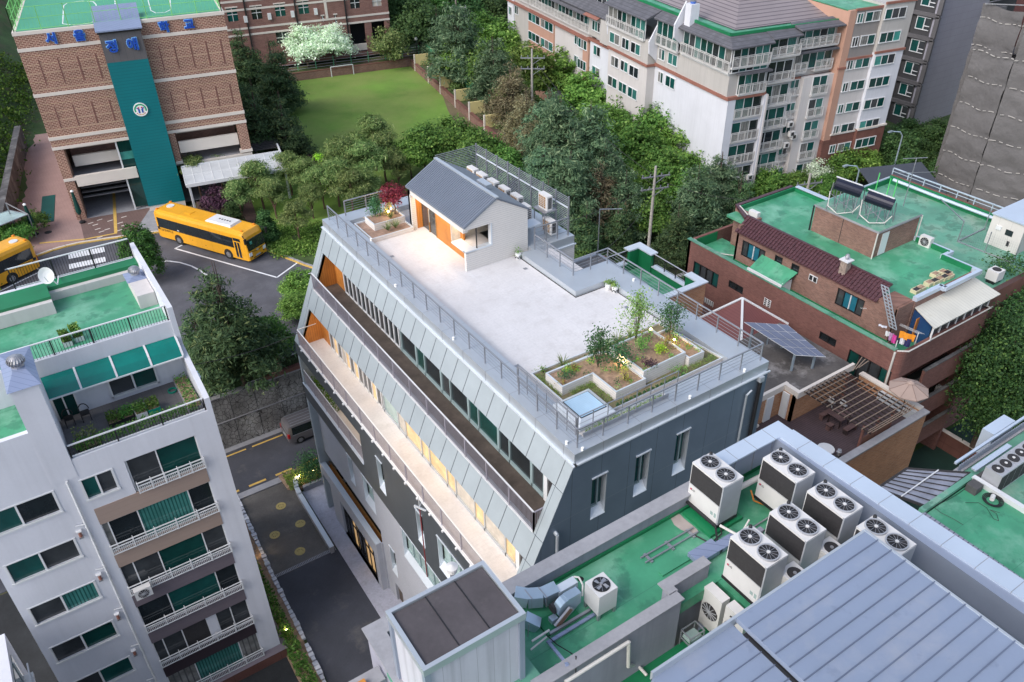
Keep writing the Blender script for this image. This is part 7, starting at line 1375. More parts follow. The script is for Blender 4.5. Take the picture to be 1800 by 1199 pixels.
# ================================================================== GREY TOWER
GT = thing('grey_tower_block', 'dark grey and lilac panelled tower block with stacked teal windows', 'building', (112, 70, 3)); tz = Zo(1200, 0, 2.997); c0 = Vector((110.8, 64.57, 3))
x_r = PY(*tz(1500, 300), c0.y).x
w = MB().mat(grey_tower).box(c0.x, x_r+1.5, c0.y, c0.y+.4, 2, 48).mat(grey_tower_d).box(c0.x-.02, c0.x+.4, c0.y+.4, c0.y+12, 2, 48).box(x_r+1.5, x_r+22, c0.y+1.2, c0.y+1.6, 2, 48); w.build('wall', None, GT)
q0 = PX(*tz(1240, 85), c0.x); q1 = PX(*tz(1208, 205), c0.x); pitch = q0.z-q1.z; ya, yb = q0.y, PX(*tz(1310, 105), c0.x).y; hh = q0.z-PX(*tz(1228, 145), c0.x).z
f1 = MB().mat(M('tower_band', (.11, .105, .11), .8))
for k in range(-3, 9):
    z1 = q0.z-pitch*k
    if z1 < 4: break
    f1.box(c0.x-.35, c0.x, yb-1.2, ya+1.5, z1+.25, z1+.75).box(c0.x-.35, c0.x, ya+.7, ya+1.3, z1-2.4, z1+.4).box(c0.x-.35, c0.x, yb-1.3, yb-.7, z1-2.4, z1+.4)
    f = MB().mat(wframe).box(c0.x-.12, c0.x, yb, ya, z1, z1+.1).box(c0.x-.14, c0.x, yb, ya, z1-hh-.1, z1-hh).box(c0.x-.12, c0.x, ya-.1, ya, z1-hh, z1).box(c0.x-.12, c0.x, yb+(ya-yb)*.38, yb+(ya-yb)*.44, z1-hh, z1).box(c0.x-.12, c0.x, yb, yb+(ya-yb)*.38, z1-hh*.72, z1-hh*.65); o = f.build('window', None, GT)
    MB().mat(g_teal).box(c0.x-.06, c0.x-.04, yb+(ya-yb)*.42, ya, z1-hh, z1).mat(g_grey).box(c0.x-.06, c0.x-.04, yb, yb+(ya-yb)*.4, z1-hh, z1).build('pane', None, o)
f1.build('window_surround', None, GT)
f1 = MB().mat(grey_tower_d); p0 = PY(*tz(1605, 60), c0.y+.0)
for k in range(-2, 9):
    z = 30.6-2.75*k
    f1.mat(M('ledge', (.15, .145, .15), .8) if k == -2 else f1.mats[-1]).box(x_r+.8, x_r+5, c0.y-.9, c0.y+1.2, z, z+.6)
    MB().mat(wframe).box(x_r+1.4, x_r+1.55, c0.y+1.1, c0.y+1.2, z-2.0, z-.1).box(x_r+3, x_r+3.15, c0.y+1.1, c0.y+1.2, z-2.0, z-.1).mat(g_deep).box(x_r+1.55, x_r+3, c0.y+1.15, c0.y+1.18, z-2.0, z-.1).mat(g_grey).box(x_r+3.1, x_r+5, c0.y+1.15, c0.y+1.18, z-2.0, z-.1).build('window', None, GT)
f1.build('ledge', None, GT)
# ================================================================== SHEETED SCAFFOLD TOWER
SCF = thing('sheeted_scaffold_building', 'building wrapped in wrinkled grey scaffold sheeting at the upper right', 'building', (97, 47, 3))
def sheetface(p, q, z0, z1, seed, nx=26):
    """wrinkled cloth between p and q"""
    rr = random.Random(seed); nz = int((z1-z0)/.42); mb = MB().mat(sheet_m); p, q = Vector(p), Vector(q); d = (q-p).normalized(); n = Vector((d.y, -d.x)); L = (q-p).length
    waves = [(rr.uniform(.25, 1.1), rr.uniform(-.9, .9), rr.uniform(0, 6), rr.uniform(.04, .11)) for _ in range(9)]
    for j in range(nz+1):
        z = z0+(z1-z0)*j/nz
        for i in range(nx+1):
            s = L*i/nx; band = abs(((z-z0) % 2.9)/2.9-.5)*2
            off = sum(a*abs(math.sin(f*s+g*z*1.7+ph)) for f, g, ph, a in waves)*(.35+.65*(1-band**3)); c = p+d*s+n*off*.75; mb.v.append((c.x, c.y, z+.12*math.sin(s*1.3+j)))
    for j in range(nz):
        for i in range(nx): a = j*(nx+1)+i; mb.f.append([a, a+1, a+nx+2, a+nx+1]); mb.m.append(0)
    o = mb.build('sheeting', None, SCF, smooth=True)
    tr = MB().mat(M('sheet_seam', (.42, .40, .38), .7)); 
    k = z0+2.9
    while k < z1+.1:
        last = None
        for i in range(nx+1):
            s = L*i/nx; off = .12+.06*math.sin(s*2+k); c = p+d*s+n*(off+.18); pt = Vector((c.x, c.y, k-.0+.12*math.sin(s*1.7)))
            if last is not None and (i*7+int(k*3)) % 5 < 3: tr.bar(last, pt, .07)
            last = pt
        k += 2.9
    tr.build('sheet_tie', None, SCF)
a0 = (93.2, 48.9); a1 = (92.5, 44.0); dq = PZ(1800, 420, 3)
sheetface(a0, a1, 2.5, 20.2, 1, 16); sheetface((a1[0], a1[1]), (97.5, 22), 2.5, 26.5, 2, 60); sheetface((95.0, 50.2), (94.3, 45.2), 2.5, 24.2, 3, 16); sheetface((94.3, 45.2), (98.8, 26), 20, 24.6, 5, 50)
MB().mat(sheet_m).prism([(94.2, 50), (96.2, 45.2), (100.5, 22), (125, 22), (125, 50)], 2, 19.5).build('inner_mass', None, SCF)
MB().mat(M('dark_red_frame', (.06, .02, .02), .8)).box(99, 125, 26, 49, 19.5, 25.8).build('core', None, SCF)
f = MB().mat(steel).bar((94.3, 49.9, 24.3), (95.5, 30, 26.8), .1).bar((95, 50.2, 24.2), (110, 50.2, 24.2), .1); f.build('scaffold_tube', None, SCF)
# dark low buildings and glass roof between
f = MB().mat(M('dark_metal_roof', (.07, .08, .10), .5, .2, .1, .5)).hexa([(79, 47, 6.5), (86, 43.5, 6.5), (89, 49, 7.6), (81.5, 52, 7.6)], [(79, 47, 6.6), (86, 43.5, 6.6), (89, 49, 7.7), (81.5, 52, 7.7)]).mat(dark).box(80, 86.5, 44.6, 49, 2, 6.4); tag(f.build('dark_shed'), 'dark low shed with a slate grey roof beside the scaffold sheeting', 'shed')
c = [PZ(u, v, 6) for u, v in ((1545, 300), (1600, 293), (1600, 320), (1545, 330))]
f = MB().mat(M('slatted_roof', (.13, .14, .15), .5, 0, .1, .8, lines=[('x', .9, .08, (.2, .21, .22)), ('y', 1.2, .08, (.2, .21, .22))])).prism([(p.x, p.y) for p in c], 5.9, 6.0).mat(dark).prism([(p.x, p.y) for p in c], 2, 5.9); tag(f.build('glazed_shelter'), 'grey glazed low shelter behind the trees by the dark shed', 'shelter')
# street lamps, poles
def street_lamp(u, v, z, h, label):
    p = PZ(u, v, z+h); t = thing('street_lamp', label, 'street lamp', (p.x, p.y, z)); MB().mat(duct_m).tube((p.x, p.y, z), (p.x, p.y, z+h-.5), .12, .08).tube((p.x, p.y, z+h-.5), (p.x-.3, p.y+.2, z+h), .06).tube((p.x-.3, p.y+.2, z+h), (p.x-1.2, p.y+.8, z+h+.1), .06).build('pole', None, t); MB().mat(duct_m).box(p.x-1.7, p.x-1.0, p.y+.65, p.y+.95, z+h+.02, z+h+.15).build('lamp_head', None, t)
street_lamp(1512, 292, 3, 8, 'curved grey street lamp behind the solar water heaters'); street_lamp(1588, 232, 3, 7, 'street lamp with a white head in the dark tree by the grey tower')
def power_pole(u, v, z, h, label, base=None, arms=2, dirv=(.8, -.6)):
    p = PZ(u, v, z+h); t = thing('power_pole', label, 'power pole', (p.x, p.y, z)); MB().mat(M('pole_concrete', (.36, .34, .31), .85, 0, .08, 1)).tube((p.x, p.y, z), (p.x, p.y, z+h), .2, .12, n=10).build('pole', None, t); f = MB().mat(steel); d = Vector((*dirv, 0))
    for k in range(arms):
        q = Vector((p.x, p.y, z+h-1.1-1.3*k)); f.bar(q-d*1.4, q+d*1.6, .12); f.bar(q-Vector((0, 0, .8)), q+d*1.2, .06)
        for s_ in (-1.3, -.5, .7, 1.5): f.tube(q+d*s_, q+d*s_+Vector((0, 0, .3)), .06)
    f.build('crossarm', None, t); return p
P1 = power_pole(935, 86, 6, 12, 'concrete power pole among the trees beside the pink apartment facade'); P2 = power_pole(1153, 292, 3, 11, 'concrete power pole in front of the big green trees beside the office', dirv=(.95, -.3)); P3 = power_pole(801, 0, 8, 9, 'concrete power pole at the top of the picture behind the lawn'); P4 = power_pole(1425, 305, 3, 10, 'concrete power pole between the white-flowering tree and the brick building', dirv=(.9, -.3))
f = MB().mat(coil)
def wire(a, b, sag=1.0, r=.02, n=10):
    a, b = Vector(a), Vector(b); last = a
    for i in range(1, n+1): t = i/n; q = a.lerp(b, t)-Vector((0, 0, sag*4*t*(1-t))); f.bar(last, q, r); last = q
wire(P1-Vector((0, 0, 1)), P2-Vector((0, 0, 1)), 1.2, .035); wire(P1-Vector((0, 0, 2)), P2-Vector((0, 0, 2)), 1.2, .03); wire(P2-Vector((0, 0, 1.2)), (52, 39, 16.5), .8, .03); wire(P2-Vector((0, 0, 2)), (25.2, 40, 20.5), .6, .03); wire(P2-Vector((0, 0, 3)), (31, 38, 18), .8, .03); wire((4.4, 38.6, 19.8), (11.35, 41.5, 17.6), .3, .03)
tag(f.build('overhead_wires'), 'thin dark overhead wires sagging between the poles and roofs', 'wires')
f = MB().mat(duct_m)
for i in range(3): y = .25*i; f.tube((4.34, 37.8+y, 19.6), (4.34+.5, 37.9+y, 19.3), .09)
tag(f.build('wall_insulators'), 'cluster of grey cylindrical fittings on the left apartment side wall', 'insulators')
# right alley with fence wall behind the annex
tag(MB().mat(asphalt_d).prism([(57, 40), (70, 58), (74, 58), (66, 40)], 2.0, 3.1).build('side_road'), kind='structure')
f = MB().mat(cream_wall).hexa([(61, 55, 2), (61.3, 55, 2), (57.3, 47, 2), (57, 47, 2)], [(61, 55, 4.4), (61.3, 55, 4.4), (57.3, 47, 4.2), (57, 47, 4.2)]); tag(f.build('alley_wall'), 'pale wall along the dark lane behind the annex roof', 'wall')
f = MB().mat(coil_br).hexa([(52, 52, 2), (52.2, 52, 2), (50.2, 42, 2), (50, 42, 2)], [(52, 52, 3.4), (52.2, 52, 3.4), (50.2, 42, 3.4), (50, 42, 3.4)]); tag(f.build('alley_fence'), 'low brown fence in the dark lane behind the annex', 'fence')
# ================================================================== VEHICLES
def loft(mb, secs, cap=True):
    n = len(secs[0][1]); vs = [(x, y, z) for x, pr in secs for y, z in pr]
    fs = [(j*n+i, j*n+(i+1) % n, (j+1)*n+(i+1) % n, (j+1)*n+i) for j in range(len(secs)-1) for i in range(n)]
    if cap: fs += [list(range(n))[::-1], list(range((len(secs)-1)*n, len(secs)*n))]
    return mb.add(vs, fs)
def wheel(parent, x, y, r, w, name='wheel'):
    o = MB().mat(tyre).tube((x, y-w/2, r), (x, y+w/2, r), r, n=22).build(name, None, parent, local=True); s = 1 if y > 0 else -1
    m_ = MB().mat(rim).tube((x, y+s*w/2*.9, r), (x, y+s*(w/2+.01), r), r*.58, n=18).mat(coil)
    for i in range(8): t = i*math.pi/4; m_.tube((x+r*.38*math.cos(t), y+s*w/2, r+r*.38*math.sin(t)), (x+r*.38*math.cos(t), y+s*(w/2+.015), r+r*.38*math.sin(t)), r*.08, n=6)
    m_.mat(rim).tube((x, y+s*w/2, r), (x, y+s*(w/2+.05), r), r*.16, n=8).build('rim', None, o, local=True)
def bus(label):
    t = thing('school_bus', label, 'bus', (0, 0, 0), 'yellow school buses'); H = 3.15
    def prof(s, zt, zb=.32, wd=1.22): k = wd*s; return [(-k, zb), (-k, zt-.75), (-k*.985, zt-.35), (-k*.9, zt-.1), (-k*.7, zt), (k*.7, zt), (k*.9, zt-.1), (k*.985, zt-.35), (k, zt-.75), (k, zb)]
    b = MB().mat(yellow_bus); loft(b, [(-5.95, prof(.86, H-.25, .5)), (-5.85, prof(.96, H-.08, .4)), (-5.6, prof(1, H)), (5.3, prof(1, H)), (5.62, prof(.985, H-.06)), (5.85, prof(.95, H-.5, .32)), (5.98, prof(.9, 1.4, .34))]); b.build('body', None, t, local=True, smooth=False)
    for s in (-1, 1):
        w = MB().mat(g_dark).box(-5.55, 4.35 if s < 0 else 5.2, s*1.215, s*1.232, 1.4, 2.45)
        for i in range(7): x = -5.5+i*1.4; w.mat(black).box(x, x+.04, s*1.21, s*1.236, 1.4, 2.45)
        w.build('side_window', None, t, local=True)
    w = MB().mat(g_dark).add([(5.62, -1.1, 2.75), (5.62, 1.1, 2.75), (5.9, 1.14, 2.35), (6.02, 1.1, 1.3), (6.02, -1.1, 1.3), (5.9, -1.14, 2.35)], [(0, 1, 2, 5), (5, 2, 3, 4)]); w.mat(g_teal2).box(6.0, 6.035, -.75, -.5, 1.9, 2.2).mat(black).bar((6.04, -.3, 1.3), (6.02, .2, 1.9), .03).bar((6.04, .6, 1.3), (6.03, 1.0, 1.8), .03).build('windscreen', None, t, local=True)
    MB().mat(g_dark).add([(-5.93, -.95, 2.55), (-5.93, .95, 2.55), (-5.99, .98, 1.7), (-5.99, -.98, 1.7)], [(0, 3, 2, 1)]).build('rear_window', None, t, local=True)
    d = MB().mat(yellow_bus).box(4.42, 5.25, -1.24, -1.225, .4, 2.3).mat(g_dark).box(4.5, 4.79, -1.245, -1.24, .5, 2.1).box(4.88, 5.17, -1.245, -1.24, .5, 2.1).box(4.42, 5.3, -1.242, -1.22, 2.2, 2.5); d.build('door', None, t, local=True)
    r = MB().mat(M('bus_roof_white', (.68, .68, .68), .5)).hexa([(.6, -.75, H-.02), (3.9, -.75, H-.02), (3.9, .75, H-.02), (.6, .75, H-.02)], [(.9, -.65, H+.2), (3.8, -.65, H+.2), (3.8, .65, H+.2), (.9, .65, H+.2)]); r.mat(black)
    for i in range(5): r.tube((1.9+.32*i, .0, H+.2), (1.9+.32*i, .0, H+.215), .1, n=12)
    r.build('roof_unit', None, t, local=True)
    MB().mat(wframe).lathe((-4.9, .2, H), [(.38, 0), (.38, .06)], 20).mat(yellow_bus).box(-2.4, -1.7, -.35, .35, H, H+.05).mat(M('amber_lamp', (.8, .25, .02), .4)).box(-5.7, -5.5, -.95, -.75, H-.06, H+.08).box(-5.7, -5.5, .75, .95, H-.06, H+.08).box(5.2, 5.4, -.9, -.75, H-.05, H+.08).box(5.2, 5.4, .75, .9, H-.05, H+.08).build('roof_hatch', None, t, local=True)
    for s in (-1, 1):
        MB().mat(lamp_w).box(5.86, 6.0, s*.72, s*1.08, .75, 1.1).mat(black).box(5.9, 6.01, s*.7, s*.82, .62, .74).build('headlight', None, t, local=True)
        MB().mat(M('tail_red', (.5, .01, .01), .4)).box(-5.98, -5.9, s*.88, s*1.08, .8, 1.5).build('tail_light', None, t, local=True)
    MB().mat(black).box(5.95, 6.0, -.6, .6, .42, .5).mat(alu).box(5.98, 6.02, -.3, .3, .5, .66).mat(black).bar((6.0, -.7, 1.15), (6.0, -.1, 1.0), .03).bar((6.0, .1, 1.0), (6.0, .7, 1.15), .03).mat(alu).box(5.99, 6.03, -.12, .12, 1.02, 1.16).build('bumper', None, t, local=True)
    for s in (-1, 1):
        tx = text_mesh('side_lettering', '서울정애학교', .3, lambda a, b, c, s=s: Vector((-4.6+(a if s < 0 else -a)*1.15, s*(1.226+c), 1.16+b)), black, ext=.004); tx.parent = t
        MB().mat(black).box(-5.75, -5.45, s*1.2, s*1.226, 1.15, 1.42).box(-1.2, -1.1, s*1.22, s*1.226, .9, .95).box(.5, .6, s*1.22, s*1.226, .75, .8).mat(wframe).box(-3.0, -2.75, s*1.22, s*1.24, 1.5, 1.6).build('side_badge', None, t, local=True)
    for s in (-1, 1): MB().mat(black).bar((5.6, s*1.15, 2.9), (6.15, s*1.38, 2.75), .05).box(6.08, 6.2, s*1.38-.12, s*1.38+.12, 2.25, 2.75).build('mirror', None, t, local=True)
    for x in (-3.1, 3.4):
        for s in (-1, 1):
            MB().mat(dark).tube((x, s*1.16, .5), (x, s*1.229, .5), .56, n=20).build('wheel_arch', None, t, local=True); wheel(t, x, s*1.1, .48, .28)
    return t
b1 = bus('yellow school bus parked in the white bay in front of the office building'); reg(b1)
b1.location = (14.15, 75.4, 8.0); b1.rotation_euler = (0, 0, R(-61.5))
b2 = copy_tree(b1, (-6.3, 78.3, 8.0), R(180+27.5), 'yellow school bus cut off by the left edge of the picture')
def van():
    t = thing('grey_van', 'dark grey minivan parked in the alley under the office building', 'van', (14.0, 51.0, 2)); m_ = M('van_grey', (.19, .18, .19), .3, .3, .05, 1)
    def pr(k, zt, zb, kr): return [(-k, zb), (-k*1.01, .95), (-k*kr, zt-.12), (-k*kr*.93, zt), (k*kr*.93, zt), (k*kr, zt-.12), (k*1.01, .95), (k, zb)]
    b = MB().mat(m_); loft(b, [(-2.55, pr(.88, 1.5, .45, .86)), (-2.42, pr(.93, 1.84, .3, .86)), (-2.2, pr(.95, 1.92, .28, .86)), (1.0, pr(.95, 1.92, .28, .86)), (1.75, pr(.95, 1.25, .28, .95)), (2.4, pr(.92, 1.0, .3, .95)), (2.58, pr(.85, .8, .4, .95))]); b.build('body', None, t, local=True)
    MB().mat(alu).box(-2.2, .9, -.75, -.72, 1.9, 1.94).box(-2.2, .9, .72, .75, 1.9, 1.94).box(-2.1, .9, -.4, -.38, 1.92, 1.935).box(-2.1, .9, -.05, -.03, 1.92, 1.935).box(-2.1, .9, .35, .37, 1.92, 1.935).build('roof_rails', None, t, local=True)
    for s in (-1, 1):
        w = MB().mat(g_dark).add([(-2.2, s*.96, 1.08), (1.3, s*.96, 1.08), (.9, s*.845, 1.75), (-2.15, s*.845, 1.75)], [(0, 1, 2, 3)]); w.build('side_window', None, t, local=True)
        MB().mat(alu).box(-2.2, 1.3, s*.955, s*.965, 1.03, 1.06).build('side_trim', None, t, local=True)
        MB().mat(M('tail_lamp', (.45, .01, .01), .3)).box(-2.57, -2.4, s*.72, s*.96, .85, 1.25).build('tail_light', None, t, local=True)
        for x in (-1.65, 1.6): wheel(t, x, s*.86, .34, .22)
    MB().mat(g_dark).add([(-2.56, -.7, 1.15), (-2.56, .7, 1.15), (-2.44, .7, 1.75), (-2.44, -.7, 1.75)], [(0, 3, 2, 1)]).build('rear_window', None, t, local=True); MB().mat(alu).box(-2.6, -2.5, -.3, .3, .75, .82).build('number_plate', None, t, local=True)
    t.rotation_euler = (0, 0, R(0)); t.location = (13.95, 50.95, 2.0); t.scale = (1, .95, .95)
van()
# ================================================================== ROOF EQUIPMENT BEHIND THE GABLED HOUSE
def white_unit(x, y, z, h, label, w_=.85):
    t = thing('rooftop_air_conditioner', label, 'AC unit', (x, y, z), 'white condensers behind the gabled roof house'); MB().mat(ac_white).box(x-.18, x+.18, y-w_/2, y+w_/2, z, z+h).build('casing', None, t)
    g_ = MB().mat(coil_br).box(x-.19, x-.18, y-w_/2+.18, y+w_/2-.06, z+.1, z+h-.1).mat(ac_white)
    for i in range(1, 4): g_.box(x-.2, x-.19, y-w_/2+.18+(w_-.24)*i/4-.01, y-w_/2+.18+(w_-.24)*i/4+.01, z+.1, z+h-.1)
    for i in range(1, 6): g_.box(x-.2, x-.19, y-w_/2+.18, y+w_/2-.06, z+.1+(h-.2)*i/6-.01, z+.1+(h-.2)*i/6+.01)
    g_.mat(coil)
    for i in range(9): g_.box(x-.12, x+.12, y-w_/2-.012, y-w_/2, z+.12+i*(h-.2)/9, z+.17+i*(h-.2)/9)
    g_.build('grille', None, t)
for i, y in enumerate((41.0, 39.9, 38.65, 37.4, 36.1)): white_unit(23.85, y, 24.4, 1.0, ['white condenser furthest behind the gabled roof house', 'second white condenser from the far end behind the roof house', 'third white condenser, middle of the row behind the roof house', 'fourth white condenser, its orange coil showing past the roof', 'white condenser behind the near end of the roof ridge'][i])
white_unit(23.5, 34.7, 24.1, 1.3, 'tall white condenser right behind the gable corner', .7); white_unit(24.3, 33.9, 25.3, .85, 'white condenser raised on a rack by the louvre screen'); white_unit(24.1, 33.2, 24.15, .8, 'white condenser standing under the raised rack')
f = MB().mat(steel)
for x in (23.9, 24.7):
    for y in (33.4, 34.4): f.bar((x, y, 24.01), (x, y, 25.3), .05)
f.box(23.85, 24.75, 33.35, 34.45, 25.25, 25.3).mat(alu_white).box(22.35, 23.4, 33.0, 33.8, 24.9, 24.98).mat(steel).bar((23.9, 41.4, 24.3), (23.9, 35.5, 24.3), .08); tag(f.build('equipment_rack'), 'steel rack carrying the raised condenser at the roof corner', 'rack')
# small white spotlights on the roof margin
for i, (u, v, lb) in enumerate(((652, 420, 'tiny white camera on the roof margin near the planter'), (695, 501, 'small white spotlight on the long metal roof margin, upper one'), (797, 594, 'small white spotlight on the long metal roof margin, lower one'), (996, 777, 'small white spotlight left of the near roof corner'), (1024, 788, 'small white spotlight right of the near roof corner'), (1213, 697, 'small white spotlight mid-way along the short roof margin'), (1309, 650, 'small white spotlight near the right roof corner'), (1114, 491, 'small white spotlight on the margin beside the bright green annex roof'))):
    p = PZ(u, v, 24.1); tag(MB().mat(lamp_w).lathe((p.x, p.y, 24.01), [(.06, 0), (.03, .04), (.06, .06), (.065, .13), (.03, .14)], 10).build('roof_spotlight'), lb, 'spotlight', 'small white spotlights on the roof margin')
# ================================================================== VEGETATION
import numpy as np
def leaf_obj(name, mat, cents, size, rng, aspect=.6, up=.35, jit=.5, parent=None, local=True, out=None):
    """one small quad per centre, random orientation; out = outward dirs that the leaves face partly"""
    n = len(cents); c = np.asarray(cents, float)
    nr = rng.normal(size=(n, 3)); nr /= np.linalg.norm(nr, axis=1)[:, None]
    if out is not None: nr = nr*.75+out*.8
    nr[:, 2] += up; nr /= np.linalg.norm(nr, axis=1)[:, None]
    a = np.cross(nr, rng.normal(size=(n, 3))); a /= np.linalg.norm(a, axis=1)[:, None]; b = np.cross(nr, a)
    s = (size*(1-jit+2*jit*rng.random(n)))[:, None]; a = a*s*.5; b = b*s*.5*aspect
    v = np.stack([c-a, c+b, c+a, c-b], 1).reshape(-1, 3)
    me = bpy.data.meshes.new(name); me.vertices.add(4*n); me.vertices.foreach_set('co', v.astype(np.float32).ravel())
    me.loops.add(4*n); me.loops.foreach_set('vertex_index', np.arange(4*n, dtype=np.int32)); me.polygons.add(n)
    me.polygons.foreach_set('loop_start', np.arange(0, 4*n, 4, dtype=np.int32)); me.materials.append(mat); me.update(calc_edges=True)
    o = bpy.data.objects.new(name, me); COL.objects.link(o)
    if parent is not None: o.parent = parent
    return o
def clumps(rng, blobs, nc, per, cr, shell=.55, flat=.7):
    """clump centres near the surface of ellipsoid blobs, then leaves around each clump"""
    P = []; O = []; wt = np.array([b[1][0]*b[1][1] for b in blobs], float); wt /= wt.sum()
    for k in range(nc):
        b = blobs[rng.choice(len(blobs), p=wt)]; d = rng.normal(size=3); d /= np.linalg.norm(d)
        if d[2] < -.35: d[2] *= -.6
        r = shell+(1-shell)*rng.random()**.5; c = np.array(b[0])+d*np.array(b[1])*r*(.88+.24*rng.random())
        q = rng.normal(size=(per, 3))*np.array([cr, cr, cr*flat]); P.append(c+q); O.append(np.repeat(d[None], per, 0))
    return np.concatenate(P), np.concatenate(O)
def trunk_mb(rng, h, r, limbs, m, lean=0):
    mb = MB().mat(m); p = Vector((0, 0, -.3)); last = p
    for i in range(4):
        q = Vector((lean*(i+1)/4+rng.normal()*.08, rng.normal()*.08, h*(i+1)/4)); mb.tube(last, q, r*(1-.2*i), r*(1-.2*(i+1)), n=8); last = q
    for (z0, x, y, z) in limbs: a = Vector((lean*z0/h, 0, z0)); b = Vector((x, y, z)); m_ = a.lerp(b, .5)+Vector((0, 0, .25)); mb.tube(a, m_, r*.45, r*.3, n=6).tube(m_, b, r*.3, r*.12, n=5)
    return mb
L_bright = leafM('leaf_bright', (.04, .088, .014), (.10, .175, .032), (.16, .235, .055)); L_mid = leafM('leaf_mid', (.026, .07, .012), (.07, .14, .028), (.12, .19, .04)); L_dark = leafM('leaf_dark', (.016, .045, .014), (.048, .092, .028))
L_big = leafM('leaf_big', (.010, .030, .010), (.03, .068, .018), (.07, .12, .03)); L_pine = leafM('needle_blue', (.03, .062, .035), (.085, .14, .07), (.15, .2, .11)); L_pined = leafM('needle_dark', (.02, .045, .02), (.055, .10, .04), (.10, .13, .05)); L_redp = leafM('needle_olive', (.04, .075, .022), (.12, .16, .05), (.2, .22, .09))
L_white = leafM('blossom', (.30, .40, .26), (.42, .46, .38), (.52, .55, .50)); L_maple = leafM('maple_red', (.05, .008, .012), (.17, .022, .035), (.24, .05, .05)); L_purple = leafM('leaf_purple', (.02, .010, .018), (.06, .025, .045)); L_brown = leafM('needle_brownish', (.06, .05, .03), (.15, .13, .07), (.2, .2, .12)); L_yel = leafM('leaf_yellow', (.14, .16, .03), (.30, .26, .05), (.36, .16, .05))
def make_tree(name, cat, seed, h, rad, ht, mat, bk, nc, per, cr, ls, blobs=None, aspect=.6, up=.35, shell=.55, flat=.7, rt=.22, lean=0):
    rng = np.random.default_rng(seed); t = thing(name, '', cat, (0, -900, 0))
    if blobs is None:
        blobs = [((0, 0, h-ht*.42), (rad*.72, rad*.72, ht*.42))]
        for i in range(7): a = i*2*math.pi/7+rng.random(); rr = rad*(.42+.2*rng.random()); blobs.append(((rr*math.cos(a), rr*math.sin(a), h-ht*(.5+.28*rng.random())), (rad*.45, rad*.45, ht*.27)))
    limbs = [(h*(.3+.3*rng.random()), b[0][0]*.9, b[0][1]*.9, b[0][2]) for b in blobs]
    trunk_mb(rng, h*.8, rt, limbs, bk, lean).build('trunk', None, t, local=True)
    c, o = clumps(rng, blobs, nc, per, cr, shell, flat); leaf_obj('crown', mat, c, ls, rng, aspect, up, .5, t, out=o); reg(t); return t
def tiers(h, rad, n=7, z0=.25):
    b = []
    for i in range(n):
        f = i/(n-1); r = rad*(1-f)**.75+.35
        for k in range(5 if f < .7 else 2): a = k*2*math.pi/5+i*1.1; b.append(((r*.52*math.cos(a), r*.52*math.sin(a), h*(z0+(1-z0)*f)), (r*.56, r*.56, h*.075)))
    return b
